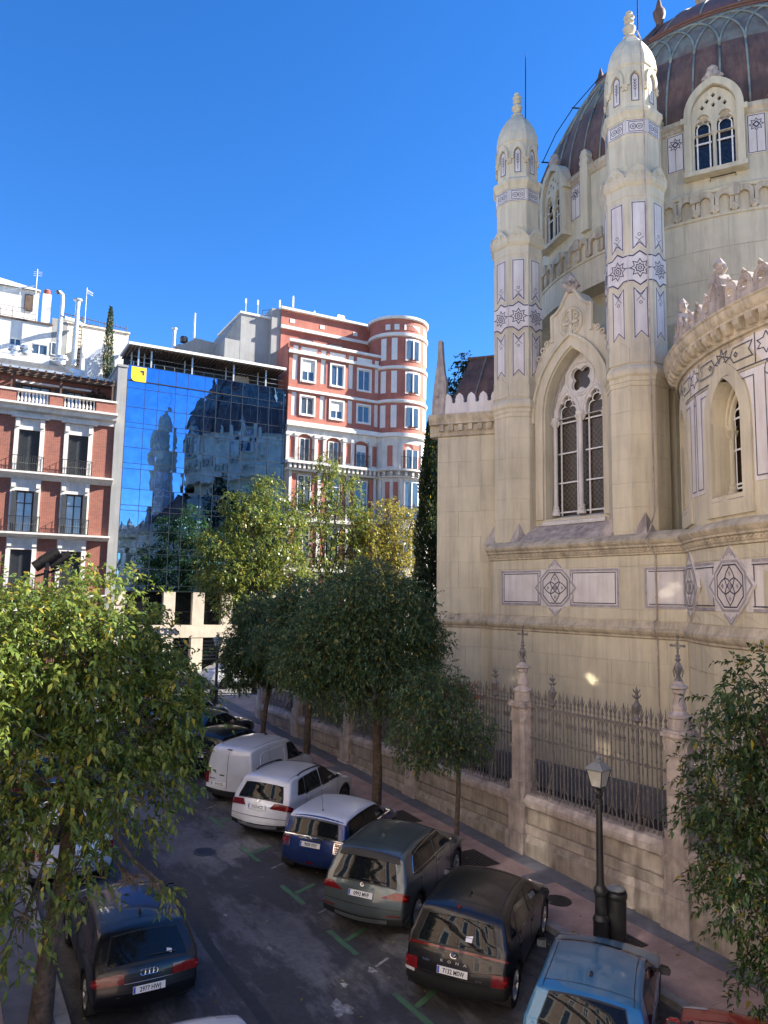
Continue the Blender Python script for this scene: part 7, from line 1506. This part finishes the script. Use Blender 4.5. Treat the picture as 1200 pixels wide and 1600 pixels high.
p = facp(22.3, 1.2, 23.2); cypress('small dark conifer on the office roof terrace against the red house', *p, 2.9, .4, 900, .16)
def bush(name, label, cat, base, clumps, leaf, n, L=.12):
    t = thing(name, label, cat, base); pos, d = sprays(clumps, n, 7, .25, inner=.3, droop=.1); o = obj('foliage', leaf_mesh('foliage', leaf, pos, d, L, .45), t); o['kind'] = 'stuff'
    MB().tube([(0,0,-.1),(0,0,.5)], .04, 6).build('stem', 'bark', t); return t
p = facp(8.55, 1.0, 19.2); bush('climbing_plant', 'dark climbing plant on the right end of the brick house terrace', 'plant', p, [(0,0,.5,.6,.4,.6),(.2,0,1.1,.5,.4,.5),(.5,.2,.5,.4,.4,.5),(-.1,0,1.5,.3,.3,.3)], 'leafC', 260, .16)
p = facp(10.3, 5, 23.2); bush('roof_shrub', 'low green shrub at the foot of the roof cypress', 'shrub', p, [(.2,0,.4,.5,.5,.4),(.7,0,.6,.4,.4,.4)], 'leafD', 160, .16)
W_ = lambda u, n, z: (18.0+.0872*u+.9962*n, 15.2-.9962*u+.0872*n, z)
p = W_(-13.6, 5.5, 1.4); t = bush('evergreen_tree', 'dark evergreen treetop peeping over the church wing roof', 'tree', p, [(0,0,16.6,.9,.9,1.4),(.6,.5,15.6,1.1,1.1,1.5),(-.6,-.3,15.2,1.0,1.0,1.6),(0,0,13,1.6,1.6,2.4),(.1,.1,18.0,.35,.35,.6)], 'leafC', 1500, .2)
bush('red_creeper', 'orange red creeper on the fence top beside the young tree', 'plant', (14.35, 18.9, 3.4), [(0,0,1.25,.3,.55,.2),(0,-.8,1.25,.2,.35,.16),(0,.6,1.1,.25,.4,.25)], 'leafO', 60, .12)
for i, (x, y) in enumerate([(15.3, 22.5), (15.2, 25.5), (15.4, 28.6), (15.4, 31.5)]):
    bush('hedge_bush', ['dark bush inside the fence behind the round tree', 'dark bush inside the fence, second from the round tree', 'dark bush inside the fence near its far end', 'dark bush inside the last bay of the fence'][i], 'bush', (x, y, 1.45), [(0,0,.8,.9,1.2,1.0),(.2,.4,1.6,.8,1.0,.9),(0,-.6,1.3,.7,.9,.9)], 'leafD', 420, .13)

# dry leaves on the road and pavement
n = 420; x = np.concatenate([rng.uniform(11.0, 13.9, 260), rng.uniform(2.6, 11.5, 160)]); y = rng.uniform(6, 36, n); z = SL*y+np.where(x > 11.7, .137, .006)+.008
pos = np.stack([x, y, z], 1); d = rng.normal(0, 1, (n, 3)); d[:, 2] = np.abs(d[:, 2])*.12
lt = obj('leaf_litter', leaf_mesh('leaf_litter', 'leafY2', pos, d, .085, .5, .12, .0)); lt['kind'] = 'stuff'; tag(lt, 'dry leaves scattered over the road and pavement', 'leaves')
# manhole covers
for (x, y) in ((6.6, 19.6), (12.75, 13.1)):
    z = gz(0, y)+(.133 if x > 11 else .002); mb = MB().lathe([(.30, 0), (.30, .006), (.27, .006), (.27, .003), (.001, .003)], 20)
    for k in range(5): mb.box(-.2, .2, -.17+.08*k, -.15+.08*k, .003, .007)
    mb.build('manhole_cover', 'blackmetal', road if x < 11 else pav, (x, y, z), (SL, 0, 0))
